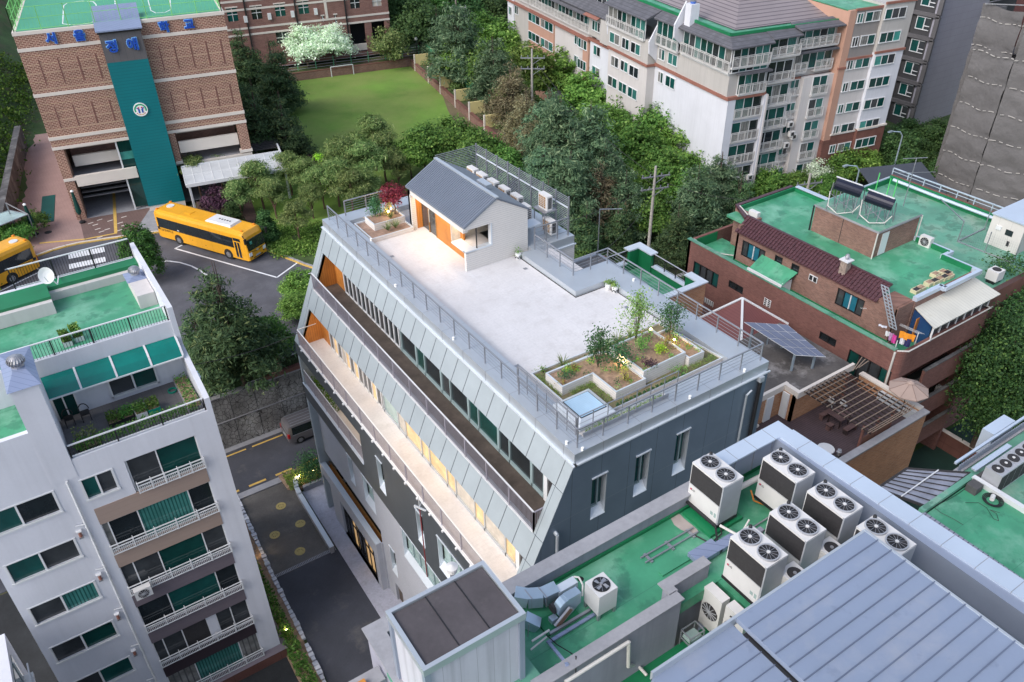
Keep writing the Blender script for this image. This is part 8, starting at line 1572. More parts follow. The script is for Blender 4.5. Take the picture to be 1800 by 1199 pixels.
PR = {
 'zelk': [make_tree('broadleaf_tree', 'tree', s, 9, 4.4, 6.5, L_bright, bark, 260, 46, .48, .38, flat=.35, up=.7) for s in (1, 2)],
 'mid': [make_tree('broadleaf_tree', 'tree', s, 8.5, 4.2, 6.4, L_mid, bark, 270, 46, .5, .38, flat=.5) for s in (3, 4)],
 'dark': [make_tree('dark_tree', 'tree', s, 9, 4.4, 7.4, L_dark, bark, 260, 46, .55, .4, flat=.6) for s in (5,)],
 'pine': [make_tree('pine_tree', 'tree', s, 11, 3.9, 9, L_pine, bark, 330, 52, .4, .46, blobs=tiers(11, 3.9), aspect=.24, up=.5, shell=.4, flat=.6) for s in (6, 7)],
 'pined': [make_tree('pine_tree', 'tree', s, 13, 4.2, 11, L_pined, bark, 360, 50, .42, .48, blobs=tiers(13, 4.2, 8, .15), aspect=.26, up=.4, shell=.4, flat=.55) for s in (8,)],
 'brown': [make_tree('pine_tree', 'tree', 9, 10, 4, 8, L_brown, bark, 260, 46, .42, .42, blobs=tiers(10, 4), aspect=.24, up=.4, shell=.4)],
 'redp': [make_tree('red_pine', 'tree', s, 7, 2.9, 4, L_redp, bark_r, 110, 80, .34, .36, blobs=[((1.6*math.cos(a*1.26+s), 1.6*math.sin(a*1.26+s), 4.4+.5*(a % 3)), (.95, .95, .32)) for a in range(5)]+[((0, 0, 6.4), (1.3, 1.3, .45)), ((.9, .3, 5.6), (1, 1, .4))], aspect=.24, up=.6, shell=.2, rt=.17, lean=.4) for s in (10, 11)],
 'flower': [make_tree('flowering_tree', 'tree', 12, 7, 3.4, 5, L_white, bark, 190, 40, .42, .26, flat=.5)],
 'maple': [make_tree('red_maple', 'tree', 13, 3.2, 1.5, 2.2, L_maple, bark, 90, 30, .2, .16, rt=.07)],
 'purp': [make_tree('purple_tree', 'tree', 14, 4.5, 2.2, 3.4, L_purple, bark, 110, 34, .3, .24, rt=.1)],
 'bush': [make_tree('round_bush', 'bush', 15, 1.7, 1.1, 1.7, L_mid, bark, 80, 34, .16, .16, blobs=[((0, 0, .8), (1.1, 1.1, .85))], rt=.05)],
 'cone': [make_tree('clipped_conifer', 'bush', 16, 4.2, 1.3, 4, L_dark, bark, 260, 34, .16, .18, blobs=[((0, 0, 1.0), (1.25, 1.25, 1.0)), ((0, 0, 2.1), (.95, .95, 1.0)), ((0, 0, 3.2), (.55, .55, .9))], rt=.1)],
 'column': [make_tree('clipped_column_bush', 'bush', 17, 5.0, 1.5, 5, leafM('leaf_column', (.012, .04, .01), (.045, .11, .02)), bark, 420, 36, .14, .16, blobs=[((0, 0, 1.3), (1.5, 1.5, 1.5)), ((0, 0, 2.7), (1.45, 1.45, 1.6)), ((0, 0, 3.7), (1.25, 1.25, 1.4))], shell=.85, rt=.1)],
 'lime': [make_tree('lime_green_tree', 'tree', 18, 6, 1.9, 5, leafM('leaf_lime', (.10, .26, .012), (.26, .46, .04)), bark, 120, 36, .3, .24, flat=.35, up=.6, rt=.1)],
 'big': [make_tree('broadleaf_tree', 'tree', s, 15, 4.2, 11.5, L_big, bark, 620, 46, .5, .22, rt=.3, flat=.5) for s in (31,)],
 'olive': [make_tree('olive_green_tree', 'tree', 19, 5.5, 2.9, 4.2, L_redp, bark, 130, 36, .34, .24)],
}
H0 = {'big': 15, 'zelk': 9, 'mid': 8.5, 'dark': 9, 'pine': 11, 'pined': 13, 'brown': 10, 'redp': 7, 'flower': 7, 'maple': 3.2, 'purp': 4.5, 'bush': 1.7, 'cone': 4.2, 'column': 5, 'lime': 6, 'olive': 5.5}
R0 = {'big': 4.5, 'zelk': 4.6, 'mid': 4.4, 'dark': 4.6, 'pine': 4.1, 'pined': 4.5, 'brown': 4.2, 'redp': 2.9, 'flower': 3.5, 'maple': 1.6, 'purp': 2.3, 'bush': 1.1, 'cone': 1.3, 'column': 1.6, 'lime': 2, 'olive': 3}
FAT = {'column': 1, 'cone': 1.1, 'pined': 1.1, 'bush': 1, 'maple': 1, 'redp': 1.0}; used = {}; TR_ = random.Random(11)
def plant(kind, u, v, rpx, label, z=None, group=None, zc=.62, hs=1):
    rpx *= FAT.get(kind, 1.2)
    """crown centre seen at (u, v) with radius rpx in the photo; solved for the real ground below it"""
    h0, r0 = H0[kind], R0[kind]; gz = 6 if z is None else z
    for _ in range(12):
        # scale from radius and distance, crown height above the ground
        s = 1.0
        for _ in range(6):
            P = PZ(u, v, gz+h0*s*hs*zc); D = (P-CAM).dot(CF); s = rpx*D/_f/r0
        P = PZ(u, v, gz+h0*s*hs*zc); g2 = gh(P.x, P.y) if z is None else z; gz = gz*.5+g2*.5
    k = used.get(kind, 0); used[kind] = k+1; src = PR[kind][k % len(PR[kind])]
    rz = TR_.uniform(0, 6.28); sc_ = (s, s, s*hs); loc = (P.x, P.y, gz)
    copy_tree(src, loc, rz, label, sc_, group)
G1, G2, G3, G4 = 'trees between the lawn and the pale apartments', 'trees behind the office roof', 'pines in the garden by the bus', 'trees round the brick building'
T = [('pined', 430, 95, 42, 'dark pine at the top left beside the school tower roof', G2), ('pined', 400, 150, 40, 'dark pine hugging the right wall of the speckled brick school', G2), ('pined', 480, 120, 44, 'dark pine left of the white-flowering trees', G2), ('pined', 450, 200, 52, 'big dark pine at the left end of the lawn', G2), ('pined', 497, 215, 46, 'dark pine leaning over the lawn above the glass canopy', G2), ('pined', 425, 240, 34, 'small dark pine squeezed behind the glass canopy', G2),
 ('flower', 537, 78, 36, 'white-flowering tree on the left in front of the classroom building', 'white-flowering trees'), ('flower', 583, 76, 36, 'white-flowering tree on the right in front of the classroom building', 'white-flowering trees'), ('olive', 685, 78, 34, 'yellowish small tree by the open gallery of the classroom building', None),
 ('dark', 735, 40, 44, 'dark tree right beside the end of the classroom building', G1), ('mid', 770, 15, 40, 'green tree at the top edge left of the far power pole', G1), ('dark', 830, 15, 46, 'dark tree at the top edge right of the far power pole', G1), ('dark', 880, 30, 40, 'dark tree at the top edge next to the pale apartment end wall', G1), ('mid', 850, 55, 36, 'mid green tree under the dark top-edge trees', G1), ('pine', 803, 62, 50, 'broad blue-green pine behind the far corner of the lawn', G1), ('pine', 768, 48, 30, 'smaller blue-green pine beside the far globe lamp', G1), ('dark', 700, 8, 40, 'dark tree at the top edge above the classroom building end', G1),
 ('zelk', 885, 75, 44, 'bright green tree in front of the pale apartment end wall', G1), ('zelk', 925, 120, 48, 'bright green tree just left of the power pole', G1), ('mid', 860, 120, 42, 'green tree behind the broad pine', G1), ('pine', 868, 118, 42, 'blue-green pine between the lawn fence and the bright trees', G1), ('brown', 897, 160, 42, 'brownish thin pine in the middle of the wooded strip', G1), ('brown', 925, 205, 42, 'second brownish pine, nearer the power pole foot', G1),
 ('zelk', 990, 130, 50, 'bright green tree right of the power pole under the salmon wall', G1), ('zelk', 1030, 170, 48, 'bright green tree below the bay windows', G1), ('zelk', 1075, 150, 36, 'bright green tree touching the white apartment wall', G1), ('pine', 965, 215, 50, 'blue-green pine at the foot of the power pole', G1), ('pine', 985, 235, 58, 'large blue-green pine in the centre of the wooded strip', G1), ('pine', 945, 262, 34, 'small pine beside the green wire fence', G1), ('pine', 1035, 245, 56, 'large blue-green pine right of the centre one', G1), ('pine', 955, 300, 44, 'blue-green pine behind the louvre screen', G2), ('pine', 1000, 330, 56, 'bushy pine just right of the louvre screen', G2), ('brown', 1055, 340, 50, 'pale olive pine left of the nearer power pole', G2), ('pine', 1060, 300, 46, 'blue-green pine above the pale olive one', G2),
 ('zelk', 1120, 190, 50, 'bright green tree in front of the white apartment wall', G1), ('mid', 1165, 225, 56, 'big green tree left of the balconies', G1), ('zelk', 1200, 260, 50, 'bright green tree at the corner of the balcony facade', G1), ('mid', 1105, 255, 50, 'green tree in front of the white side wall, lower', G1), ('mid', 1165, 305, 50, 'green tree behind the nearer power pole', G2), ('zelk', 1110, 320, 34, 'small bright tree left of the nearer power pole', G2), ('mid', 1140, 370, 44, 'green tree at the foot of the nearer power pole', G2), ('pine', 1225, 345, 48, 'dark green pine behind the brick building corner', G4), ('pine', 1265, 320, 46, 'pine next to the brick building corner pine', G4), ('pined', 1300, 345, 40, 'dark pine touching the maroon ridge of the brick building', G4), ('pined', 1190, 400, 38, 'dark tree in the lane left of the brick building', G4), ('pined', 1030, 400, 40, 'dark tree over the lane behind the grey gravel roof', G2), ('pined', 1085, 395, 36, 'dark tree over the lane behind the annex', G2), ('mid', 985, 385, 36, 'green tree below the louvre screen corner', G2),
 ('mid', 1360, 330, 36, 'green tree under the lowest balconies', G4), ('flower', 1428, 296, 32, 'white-flowering tree at the foot of the balcony facade', 'white-flowering trees'), ('mid', 1400, 330, 34, 'green tree behind the brick building roof corner', G4), ('mid', 1478, 290, 36, 'green tree right of the white-flowering one', G4), ('zelk', 1515, 290, 34, 'tree around the curved street lamp', G4), ('dark', 1575, 262, 40, 'dark tree at the foot of the grey tower', G4), ('dark', 1612, 275, 34, 'dark tree beside the scaffold sheeting', G4), ('dark', 1545, 255, 34, 'dark tree below the brick base of the apartments', G4),
 ('mid', 745, 255, 42, 'round green tree left of centre at the near edge of the lawn', G2), ('mid', 795, 245, 42, 'round green tree in the middle of the near lawn edge', G2), ('mid', 845, 265, 42, 'round green tree behind the louvre screen top', G2), ('zelk', 720, 275, 34, 'paler round tree right behind the gabled roof house', G2), ('redp', 655, 245, 44, 'olive pine at the near lawn corner', G3), ('redp', 700, 300, 30, 'olive pine above the red maple', G3), ('redp', 640, 290, 46, 'bushy olive-green pine behind the roof planter', G3), ('redp', 600, 285, 46, 'olive pine above the far roof railing', G3), ('redp', 615, 335, 40, 'olive pine touching the roof railing', G3), ('redp', 565, 325, 36, 'olive pine left of the roof railing corner', G3), ('lime', 565, 300, 22, 'lime green young tree among the olive pines', None), ('purp', 550, 285, 16, 'dark purple tree at the lawn edge', None), ('redp', 505, 300, 36, 'red pine standing below the glass canopy corner', G3), ('redp', 455, 320, 40, 'red pine with bare limbs in the middle of the garden', G3), ('redp', 420, 345, 32, 'red pine beside the dark purple maple', G3), ('redp', 345, 305, 34, 'red pine in front of the teal tower', G3), ('redp', 520, 385, 34, 'red pine nearest the office building corner', G3), ('redp', 545, 350, 30, 'red pine between the path and the office corner', G3), ('purp', 383, 352, 28, 'dark purple maple behind the yellow bus', None), ('cone', 408, 372, 17, 'dark clipped conifer right behind the bus roof', None), ('cone', 465, 390, 20, 'dark clipped conifer by the bus windscreen', None),
 ('pined', 395, 545, 82, 'huge dark pine in front of the office building, over the retaining wall', None), ('pined', 350, 590, 50, 'dark pine at the left of the huge one, touching the apartment block', None), ('mid', 470, 590, 40, 'leafy tree at the right foot of the huge dark pine', None), ('zelk', 530, 500, 32, 'bright green tree against the upper office corner', None), ('zelk', 520, 540, 28, 'smaller bright green tree below the one at the office corner', None), ('dark', 440, 610, 40, 'dark tree just above the bar fence', None),
 ('zelk', 1045, 215, 44, 'bright tree wedged between the large pines and the white apartment wall', G1), ('mid', 1085, 225, 40, 'green tree behind the wedged bright tree', G1), ('zelk', 960, 95, 40, 'bright green tree filling the foot of the salmon wall', G1), ('mid', 905, 165, 36, 'green tree left of the power pole below the bright ones', G1), ('mid', 1240, 300, 44, 'green tree just right of the balcony corner', G4), ('zelk', 1150, 262, 44, 'bright tree at the middle of the white side wall', G1), ('mid', 1200, 330, 44, 'green tree behind the nearer pole wires', G4), ('pine', 1100, 350, 44, 'blue-green pine directly left of the nearer pole', G2), ('pine', 1010, 285, 50, 'blue-green pine filling the gap behind the olive one', G1), ('brown', 940, 245, 40, 'brown-green pine over the fence corner', G1), ('pine', 965, 365, 44, 'blue-green pine touching the condenser rack', G2),
 ('mid', 885, 290, 36, 'low round tree behind the louvre screen corner', G2), ('mid', 1325, 315, 34, 'green tree between the pines and the lowest balconies', G4), ('dark', 1590, 300, 30, 'dark low tree between shed and tower', G4), ('mid', 1450, 335, 30, 'green low tree behind the water heaters', G4), ('redp', 640, 330, 36, 'olive pine peeking over the maple planter', G3), ('redp', 590, 315, 40, 'olive pine in the middle of the garden group', G3), ('redp', 675, 270, 40, 'olive pine between the broadleaf trees and garden pines', G3), ('redp', 480, 345, 34, 'red pine between the two clipped conifers', G3), ('redp', 535, 310, 36, 'red pine left of the lime green tree', G3), ('redp', 385, 300, 30, 'red pine at the near edge of the glass canopy', G3),
 ('dark', 1640, 240, 34, 'dark tree between the grey tower and the scaffold sheeting', G4), ('dark', 1600, 238, 32, 'dark tree against the base of the lilac tower face', G4), ('dark', 1655, 300, 26, 'low dark tree at the foot of the scaffold sheeting', G4),
 ('zelk', 805, 108, 38, 'yellow-green tree in the lawn planting strip', None)]
for k, u, v, r_, lb, g_ in T:
    plant(k, u, v, r_, lb, None if not (g_ is None and v > 480) else 7.2, g_)
plant('column', 247, 447, 34, 'rounded column bush at the road bend beside the zebra stripes', 8.0, zc=.5)
for i, (u, v, r_) in enumerate(((1748, 560, 74), (1765, 650, 78), (1812, 500, 66), (1800, 720, 66), (1722, 610, 50))): plant('big', u, v, r_, ['large dark-leaved tree at the right edge beside the curved balconies', 'large tree above the white duct box at the right edge', 'leafy treetop at the right edge over the patchy green roof', 'dark tree at the right edge low over the yard', 'dark slender tree touching the curved brick balconies'][i], 2.0, 'large trees at the right edge', hs=1.15)
for i, (u, v, r_) in enumerate(((30, 405, 26), (60, 385, 22), (20, 440, 24))): plant('bush', u, v, r_, ['clipped bush above the left bus roof', 'clipped bush beside the plaza wall', 'bush hidden behind the left bus'][i], 8.0, 'bushes by the left bus')
# undergrowth masses -------------------------------------------------
rng = np.random.default_rng(5)
def carpet(name, mat, fn, n, size, label, hmax=.8, clump=1.2):
    nc = n//30; C_ = []
    while len(C_) < nc:
        x, y = fn(rng)
        if x is None: continue
        C_.append((x, y, gh(x, y)+rng.random()*hmax*.5))
    C_ = np.repeat(np.array(C_), 30, 0)+rng.normal(size=(nc*30, 3))*np.array([clump*.5, clump*.5, hmax*.3]); tag(leaf_obj(name, mat, C_, size, rng, .6, .8, .5), label, 'undergrowth', kind='stuff')
def hill(r): a, b = r.uniform(-26, -6.8), r.uniform(-12, 60); p = SF.w(a, b, 0); return p.x, p.y
carpet('undergrowth', leafM('hill_leaf', (.02, .045, .006), (.055, .10, .012), (.09, .12, .02)), hill, 52000, .36, 'dense dark green undergrowth on the slope left of the school', 1.2, 1.6)
def strip_(r): a, b = r.uniform(3.6, 16), r.uniform(-46, 10); p = FL.w(a, b, 0); return p.x, p.y
carpet('undergrowth', L_dark, strip_, 22000, .34, 'dark undergrowth beneath the trees beyond the green fence', 1.0, 1.4)
def gard_(r): p = PZ(r.uniform(440, 570), r.uniform(385, 455), 8); return (p.x, p.y) if loc(SF, p.x, p.y)[1] < -6 else (None, None)
def slope_(r): x, y = r.uniform(30, 62), r.uniform(44, 78); return x, y
carpet('undergrowth', L_dark, slope_, 16000, .3, 'dark ground cover on the slope behind the office building', .8, 1.2)
def local_leaves(name, mat, boxes, n, size, label, cat, asp=.5, up=.6, group=None, kind=None):
    vol = np.array([(b[1]-b[0])*(b[3]-b[2])+.05 for b in boxes]); vol /= vol.sum(); i = rng.choice(len(boxes), n, p=vol); B_ = np.array(boxes)[i]; u_ = rng.random((n, 3)); c = B_[:, [0, 2, 4]]+(B_[:, [1, 3, 5]]-B_[:, [0, 2, 4]])*u_
    return tag(leaf_obj(name, mat, c, size, rng, asp, up, .5), label, cat, group, kind)
local_leaves('garden_cover', leafM('garden_leaf', (.04, .09, .015), (.11, .19, .035), (.18, .24, .06)), [(x-.7, x+.7, y-.7, y+.7, 8.1, 8.6) for x, y in [(p.x, p.y) for p in [PZ(rng.uniform(480, 580), rng.uniform(395, 452), 8.2) for _ in range(60)]]], 9000, .2, 'loose green ground cover in the garden in front of the bus', 'ground cover', kind='stuff')
local_leaves('hedge', L_mid, [(4.45, 5.3, y, y+1.0, 2.1, 3.0+.5*rng.random()) for y in np.arange(20, 46, 1.3)], 9000, .17, 'leafy hedge strip between the apartment block and the courtyard', 'hedge', kind='stuff')
local_leaves('hedge', L_mid, [(-20, 44, 53.3, 54.3, 7.2, 7.9), (10.9-3.2, 10.9-2.2, 52.8, 53.5, 7, 8.5)], 9000, .2, 'low green hedge behind the bar fence on the retaining wall', 'hedge', kind='stuff')
local_leaves('strip_plants', L_redp, [(lx[0], lx[0]+1.4, lx[1], lx[1]+1.4, 9.0, 9.9) for lx in [tuple(FL.w(rng.uniform(.6, 2.6), rng.uniform(-38, -1), 0)[:2]) for _ in range(26)]], 5000, .22, 'patchy shrubs in the planting strip between the yellow fins', 'shrubs', kind='stuff')
local_leaves('lit_shrubs', leafM('lit_leaf', (.06, .11, .02), (.16, .2, .05)), [(9.6, 12.1, 45.1, 47.0, 2.25, 2.7)], 2500, .13, 'low shrubs in the lamp-lit bed beside the office building', 'shrubs', kind='stuff')
sapling_late = True
# ------------------------------------------------ roof garden
def planter(name, poly, z0, z1, th, label, soilm=soil, wall=white_brick):
    t = thing(name, label, 'planter', (sum(p[0] for p in poly)/len(poly), sum(p[1] for p in poly)/len(poly), z0)); w = MB().mat(wall); n = len(poly); cp = MB().mat(alu_white)
    a = sum(poly[i][0]*poly[(i+1) % n][1]-poly[(i+1) % n][0]*poly[i][1] for i in range(n))
    if a < 0: poly = poly[::-1]
    ins = []
    for i in range(n):
        p0, p1, p2 = [Vector(poly[(i+k) % n]) for k in (-1, 0, 1)]; d0, d1 = (p1-p0).normalized(), (p2-p1).normalized(); n0, n1 = Vector((-d0.y, d0.x)), Vector((-d1.y, d1.x)); ins.append(p1+(n0+n1)*th)
    for i in range(n):
        j = (i+1) % n; q = [tuple(poly[i]), tuple(poly[j]), tuple(ins[j]), tuple(ins[i])]; w.prism(q, z0, z1-.02); cp.prism(q, z1-.02, z1)
    w.build('wall', None, t); cp.build('coping', None, t); MB().mat(soilm).prism([tuple(p) for p in ins], z0, z1-.1).build('soil', None, t)
planter('low_planter', [(15.95, 20.85), (15.95, 23.2), (23.2, 23.1), (23.6, 19.35), (17.3, 19.3), (17.3, 20.85)], 23.71, 23.9, .05, 'low outer planting bed wrapping the skylight on the paved roof', M('mossy_soil', (.2, .17, .10), .95, 0, .3, 3, grain=.5, stain=(.10, .14, .04, .8), stain_at=(.48, .6), sscale=1.5))
planter('raised_planter', [(16.2, 21.28), (16.2, 22.47), (18.9, 22.47), (19.45, 22.2), (19.45, 19.75), (17.82, 19.75), (17.82, 21.3)], 23.72, 24.27, .07, 'stepped raised planter of pale bricks nearest the skylight')
planter('tall_planter', [(19.46, 19.95), (19.46, 22.2), (21.9, 22.2), (21.9, 20.0)], 23.72, 24.5, .07, 'tallest pale brick planter in the middle of the roof garden'); planter('end_planter', [(21.95, 19.8), (21.95, 22.1), (22.85, 22.1), (22.85, 19.8)], 23.72, 24.27, .07, 'narrow raised planter at the right end of the roof garden')
planter('corner_planter', [(15.66, 38.5), (15.66, 40.9), (18.3, 40.9), (18.3, 38.5)], 23.71, 23.98, .06, 'pale brick planter beside the gabled roof house', pink_soil); planter('inner_planter', [(16.3, 39.45), (16.3, 40.75), (18.28, 40.75), (18.28, 39.45)], 23.75, 24.3, .06, 'inner raised bed holding the red maple by the roof house', pink_soil)
def sapling(x, y, z, h, r, mat, label, n=900, ls=.085, seed=0, stems=5, name='sapling', group=None, lo=.25):
    rg = np.random.default_rng(seed); t = thing(name, label, 'shrub', (x, y, z), group); mb = MB().mat(bark); C_ = []
    for i in range(stems):
        a = rg.random()*6.28; rr = r*(.15+.85*rg.random()); p = Vector((x, y, z)); q = Vector((x+rr*math.cos(a)*.6, y+rr*math.sin(a)*.6, z+h*(.75+.25*rg.random()))); m_ = p.lerp(q, .5)+Vector((.05*rg.normal(), .05*rg.normal(), .05)); mb.tube(p, m_, .018, .012, n=5).tube(m_, q, .012, .005, n=5)
        for k in range(int(n/stems/9)):
            f = lo+(1-lo)*rg.random()**.8; b_ = p.lerp(q, f); sp = r*.5*(1.05-abs(f-.55)); c = np.array(b_)+rg.normal(size=3)*np.array([sp, sp, h*.05]); C_.append(c+rg.normal(size=(9, 3))*ls*1.1)
    mb.build('stem', None, t); o = leaf_obj('leaves', mat, np.concatenate(C_), ls, rg, .6, .5, .4); o.parent = t; o.matrix_parent_inverse = Matrix.Translation(-Vector((x, y, z)))
Lr1 = leafM('roof_leaf_dark', (.015, .05, .02), (.05, .12, .045)); Lr2 = leafM('roof_leaf_light', (.05, .12, .025), (.15, .24, .06), (.2, .28, .08)); Lr3 = leafM('roof_leaf_lime', (.12, .24, .02), (.26, .40, .04)); Lg = leafM('ornamental_grass', (.06, .10, .04), (.16, .2, .09))
sapling(18.35, 21.6, 24.2, 2.0, .5, Lr1, 'dark upright shrub with small leaves in the stepped planter', 1500, .095, 1, 6); sapling(19.0, 21.0, 24.2, 1.3, .5, Lr1, 'lower dark shrub right of the upright one in the stepped planter', 1000, .09, 2, 5)
sapling(20.6, 21.8, 24.5, 2.6, .75, Lr2, 'tall airy multi-stem tree in the middle of the roof garden', 1700, .09, 3, 8, 'multi_stem_tree'); sapling(22.3, 21.4, 24.25, 2.0, .6, Lr1, 'dark airy tree in the narrow end planter', 1500, .09, 4, 7, 'multi_stem_tree'); sapling(20.35, 21.2, 24.5, .7, .3, Lr2, 'bushy shrub at the foot of the tall airy tree', 500, .07, 5, 5)
sapling(21.0, 20.6, 24.5, .35, .28, Lr3, 'lime green shrub in the tallest planter', 450, .07, 6, 6); sapling(21.5, 20.8, 24.5, .5, .25, L_yel, 'orange-yellow shrub beside the lime green one', 300, .06, 7, 5); sapling(20.0, 20.25, 24.5, .18, .25, L_purple, 'purple low plant at the front of the tallest planter', 250, .07, 8, 6)
sapling(16.65, 21.75, 24.2, .4, .25, Lr1, 'small green plant at the left tip of the stepped planter', 300, .06, 9, 5); sapling(17.4, 22.1, 24.2, .25, .35, L_yel, 'yellowing ground plant in the stepped planter', 300, .05, 10, 6); sapling(18.75, 20.3, 24.2, .5, .35, L_yel, 'sparse yellow shrub near the front of the stepped planter', 260, .05, 11, 6)
sapling(16.45, 23.0, 23.85, .3, .2, Lr2, 'small tuft at the left end of the low bed', 150, .06, 12, 4); sapling(21.3, 19.65, 23.85, .35, .3, Lr2, 'green tuft at the corner of the low bed by the tall wall', 260, .06, 13, 5)
BED = {}
def grass_tuft(x, y, z, r, n, label, m=Lg, seed=0):
    rg = random.Random(seed); mb = MB().mat(m)
    for i in range(n): a = rg.random()*6.28; l = r*(.6+.6*rg.random()); tp = Vector((x+l*math.cos(a), y+l*math.sin(a), z+r*(.5+.8*rg.random()))); b_ = Vector((x, y, z)); s_ = Vector((-math.sin(a), math.cos(a), 0))*.014; md = b_.lerp(tp, .6)+Vector((0, 0, r*.25)); mb.add([b_-s_, b_+s_, md+s_*.8, tp, md-s_*.8], [(0, 1, 2, 4), (4, 2, 3)])
    tag(mb.build('grass_tuft'), label, 'grass tuft', 'spiky grass tufts on the roof')
for i, (x, y, lb) in enumerate(((17.4, 22.85, 'spiky grey-green tuft at the left of the low roof bed'), (19.9, 22.75, 'spiky tuft behind the dark upright shrub'), (20.5, 22.9, 'largest spiky tuft at the back of the low roof bed'), (21.2, 22.75, 'spiky tuft under the tall airy tree'))): grass_tuft(x, y, 23.85, .42, 60, lb, seed=i)
for i in range(34):
    bx = [(16.3, 17.7, 21.4, 22.4, 24.17), (17.9, 19.4, 19.85, 22.3, 24.17), (19.6, 21.8, 20.05, 22.1, 24.4), (22.0, 22.75, 19.9, 22.0, 24.17)][i % 4]; m_ = [Lr1, Lr2, L_yel, Lr2, Lr3][i % 5]; x, y = TR_.uniform(bx[0], bx[1]), TR_.uniform(bx[2], bx[3])
    rg = np.random.default_rng(100+i); BED.setdefault(m_, []).append(np.array([x, y, bx[4]+.08])+rg.normal(size=(60, 3))*np.array([.11, .11, .07]))
for m_, c_ in BED.items(): tag(leaf_obj('bedding_plants', m_, np.concatenate(c_), .07, rng, .5, .5), 'scattered low bedding plants across the roof garden mulch', 'bedding plants', kind='stuff')
grass_tuft(16.9, 38.95, 23.95, .4, 70, 'pale spiky tuft at the front of the corner planter', seed=9); grass_tuft(17.4, 39.0, 23.95, .42, 70, 'second pale spiky tuft at the front of the corner planter', seed=10); grass_tuft(17.5, 39.8, 24.2, .32, 60, 'round spiky tuft in the inner bed by the maple', L_redp, 11)
local_leaves('bed_cover', Lr2, [(21.5, 23.3, 19.4, 19.75, 23.88, 24.02), (16.0, 16.2, 21.2, 23.0, 23.85, 23.95), (16.5, 17.7, 21.0, 21.25, 23.85, 24.0), (17.4, 17.75, 19.8, 21.2, 23.85, 23.98), (22.9, 23.1, 20, 22, 23.85, 23.95)], 2600, .05, 'sparse green ground cover filling the low roof bed', 'ground cover', kind='stuff')
local_leaves('edge_plants', Lr1, [(x, x+.14, 19.38, 19.5, 23.84, 23.95) for x in np.arange(17.6, 21.4, .24)], 1800, .05, 'row of small dark plants along the front edge of the low roof bed', 'ground cover', kind='stuff')
local_leaves('rail_planting', Lr2, [(14.98, 15.15, 18.9, 22.4, 23.85, 24.0), (15.4, 19.4, 18.62, 18.78, 24.02, 24.2)], 2000, .06, 'thin strip of plants behind the inner roof railing', 'ground cover', kind='stuff')
f = MB().mat(white_brick).box(15.2, 19.6, 18.56, 18.86, 24.01, 24.04).mat(steel).box(15.2, 19.6, 18.52, 18.56, 24.01, 24.2); tag(f.build('strip_planter'), 'narrow steel strip planter along the near roof railing', 'planter')
reg_m = PR['maple'][0]; copy_tree(reg_m, (17.95, 40.2, 24.2), .5, 'dark red maple in the inner bed beside the gabled roof house', (.62, .62, .62)); sapling(16.9, 40.6, 24.15, 1.25, .42, Lr1, 'slim dark green tree beside the red maple', 1300, .09, 21, 5); sapling(17.55, 40.35, 24.2, .45, .3, L_yel, 'lamp-lit yellow shrub in front of the red maple', 260, .06, 22, 5); sapling(18.1, 41.2, 24.0, .8, .3, L_yel, 'yellow-lit shrub squeezed behind the roof house corner', 400, .07, 23, 5)
for i, (x, y, lb) in enumerate(((23.35, 27.05, 'white ribbed pot with a green plant at the inner roof corner'), (23.45, 26.65, 'black and white zigzag pot at the inner roof corner'), (23.55, 26.95, 'brown pot behind the two patterned pots'), (21.4, 32.35, 'black and white zigzag pot at the foot of the gable wall'))):
    t = thing('plant_pot', lb, 'plant pot', (x, y, 23.7)); m_ = [wframe, wframe, tan_p, wframe][i]; p = MB().mat(m_).lathe((x, y, 23.7), [(.12, 0), (.16, .12), (.17, .28), (.15, .32)], 14)
    if i in (1, 3):
        p.mat(black)
        for k in range(12): a0, a1 = k*math.pi/6, (k+1)*math.pi/6; p.bar((x+.172*math.cos(a0), y+.172*math.sin(a0), 23.78+.12*(k % 2)), (x+.172*math.cos(a1), y+.172*math.sin(a1), 23.78+.12*((k+1) % 2)), .03)
    p.build('pot', None, t); rg = np.random.default_rng(i); o = leaf_obj('leaves', Lr2, np.array([x, y, 24.1])+rg.normal(size=(90, 3))*np.array([.09, .09, .07+.12*(i == 3)]), .08, rg); o.parent = t; o.matrix_parent_inverse = Matrix.Translation(-Vector((x, y, 23.7)))
pt_ = PZ(545, 812, 4.0); sapling(pt_.x, pt_.y, 2.2, 2.6, 1.0, Lr1, 'young loose green tree over the lamp-lit bed by the alley', 2600, .12, 33, 6, 'young_tree')
# lit garden lamps
def glow(x, y, z, e, label, r=.05, col=(1, .7, .35)):
    t = thing('garden_lamp', label, 'garden lamp', (x, y, z), 'small lit garden lamps'); MB().mat(lamp_em).lathe((x, y, z), [(r*.6, 0), (r, r), (r*.5, r*1.6)], 10).build('bulb', None, t)
    l = bpy.data.lights.new('garden_lamp_light', 'POINT'); l.energy = e; l.color = col; l.shadow_soft_size = .06; o = bpy.data.objects.new('garden_lamp_light', l); COL.objects.link(o); o.location = (0, 0, r*2.5); o.parent = t
glow(21.9, 22.3, 24.4, 9, 'lit garden lamp at the back corner of the roof garden'); glow(22.15, 21.0, 24.45, 8, 'lit garden lamp in the narrow end planter'); glow(19.35, 21.3, 24.3, 6, 'lit garden lamp between the two dark shrubs'); glow(17.55, 40.15, 24.45, 8, 'lit garden lamp by the red maple', .06); glow(18.1, 40.95, 24.2, 5, 'lit garden lamp behind the roof house corner')
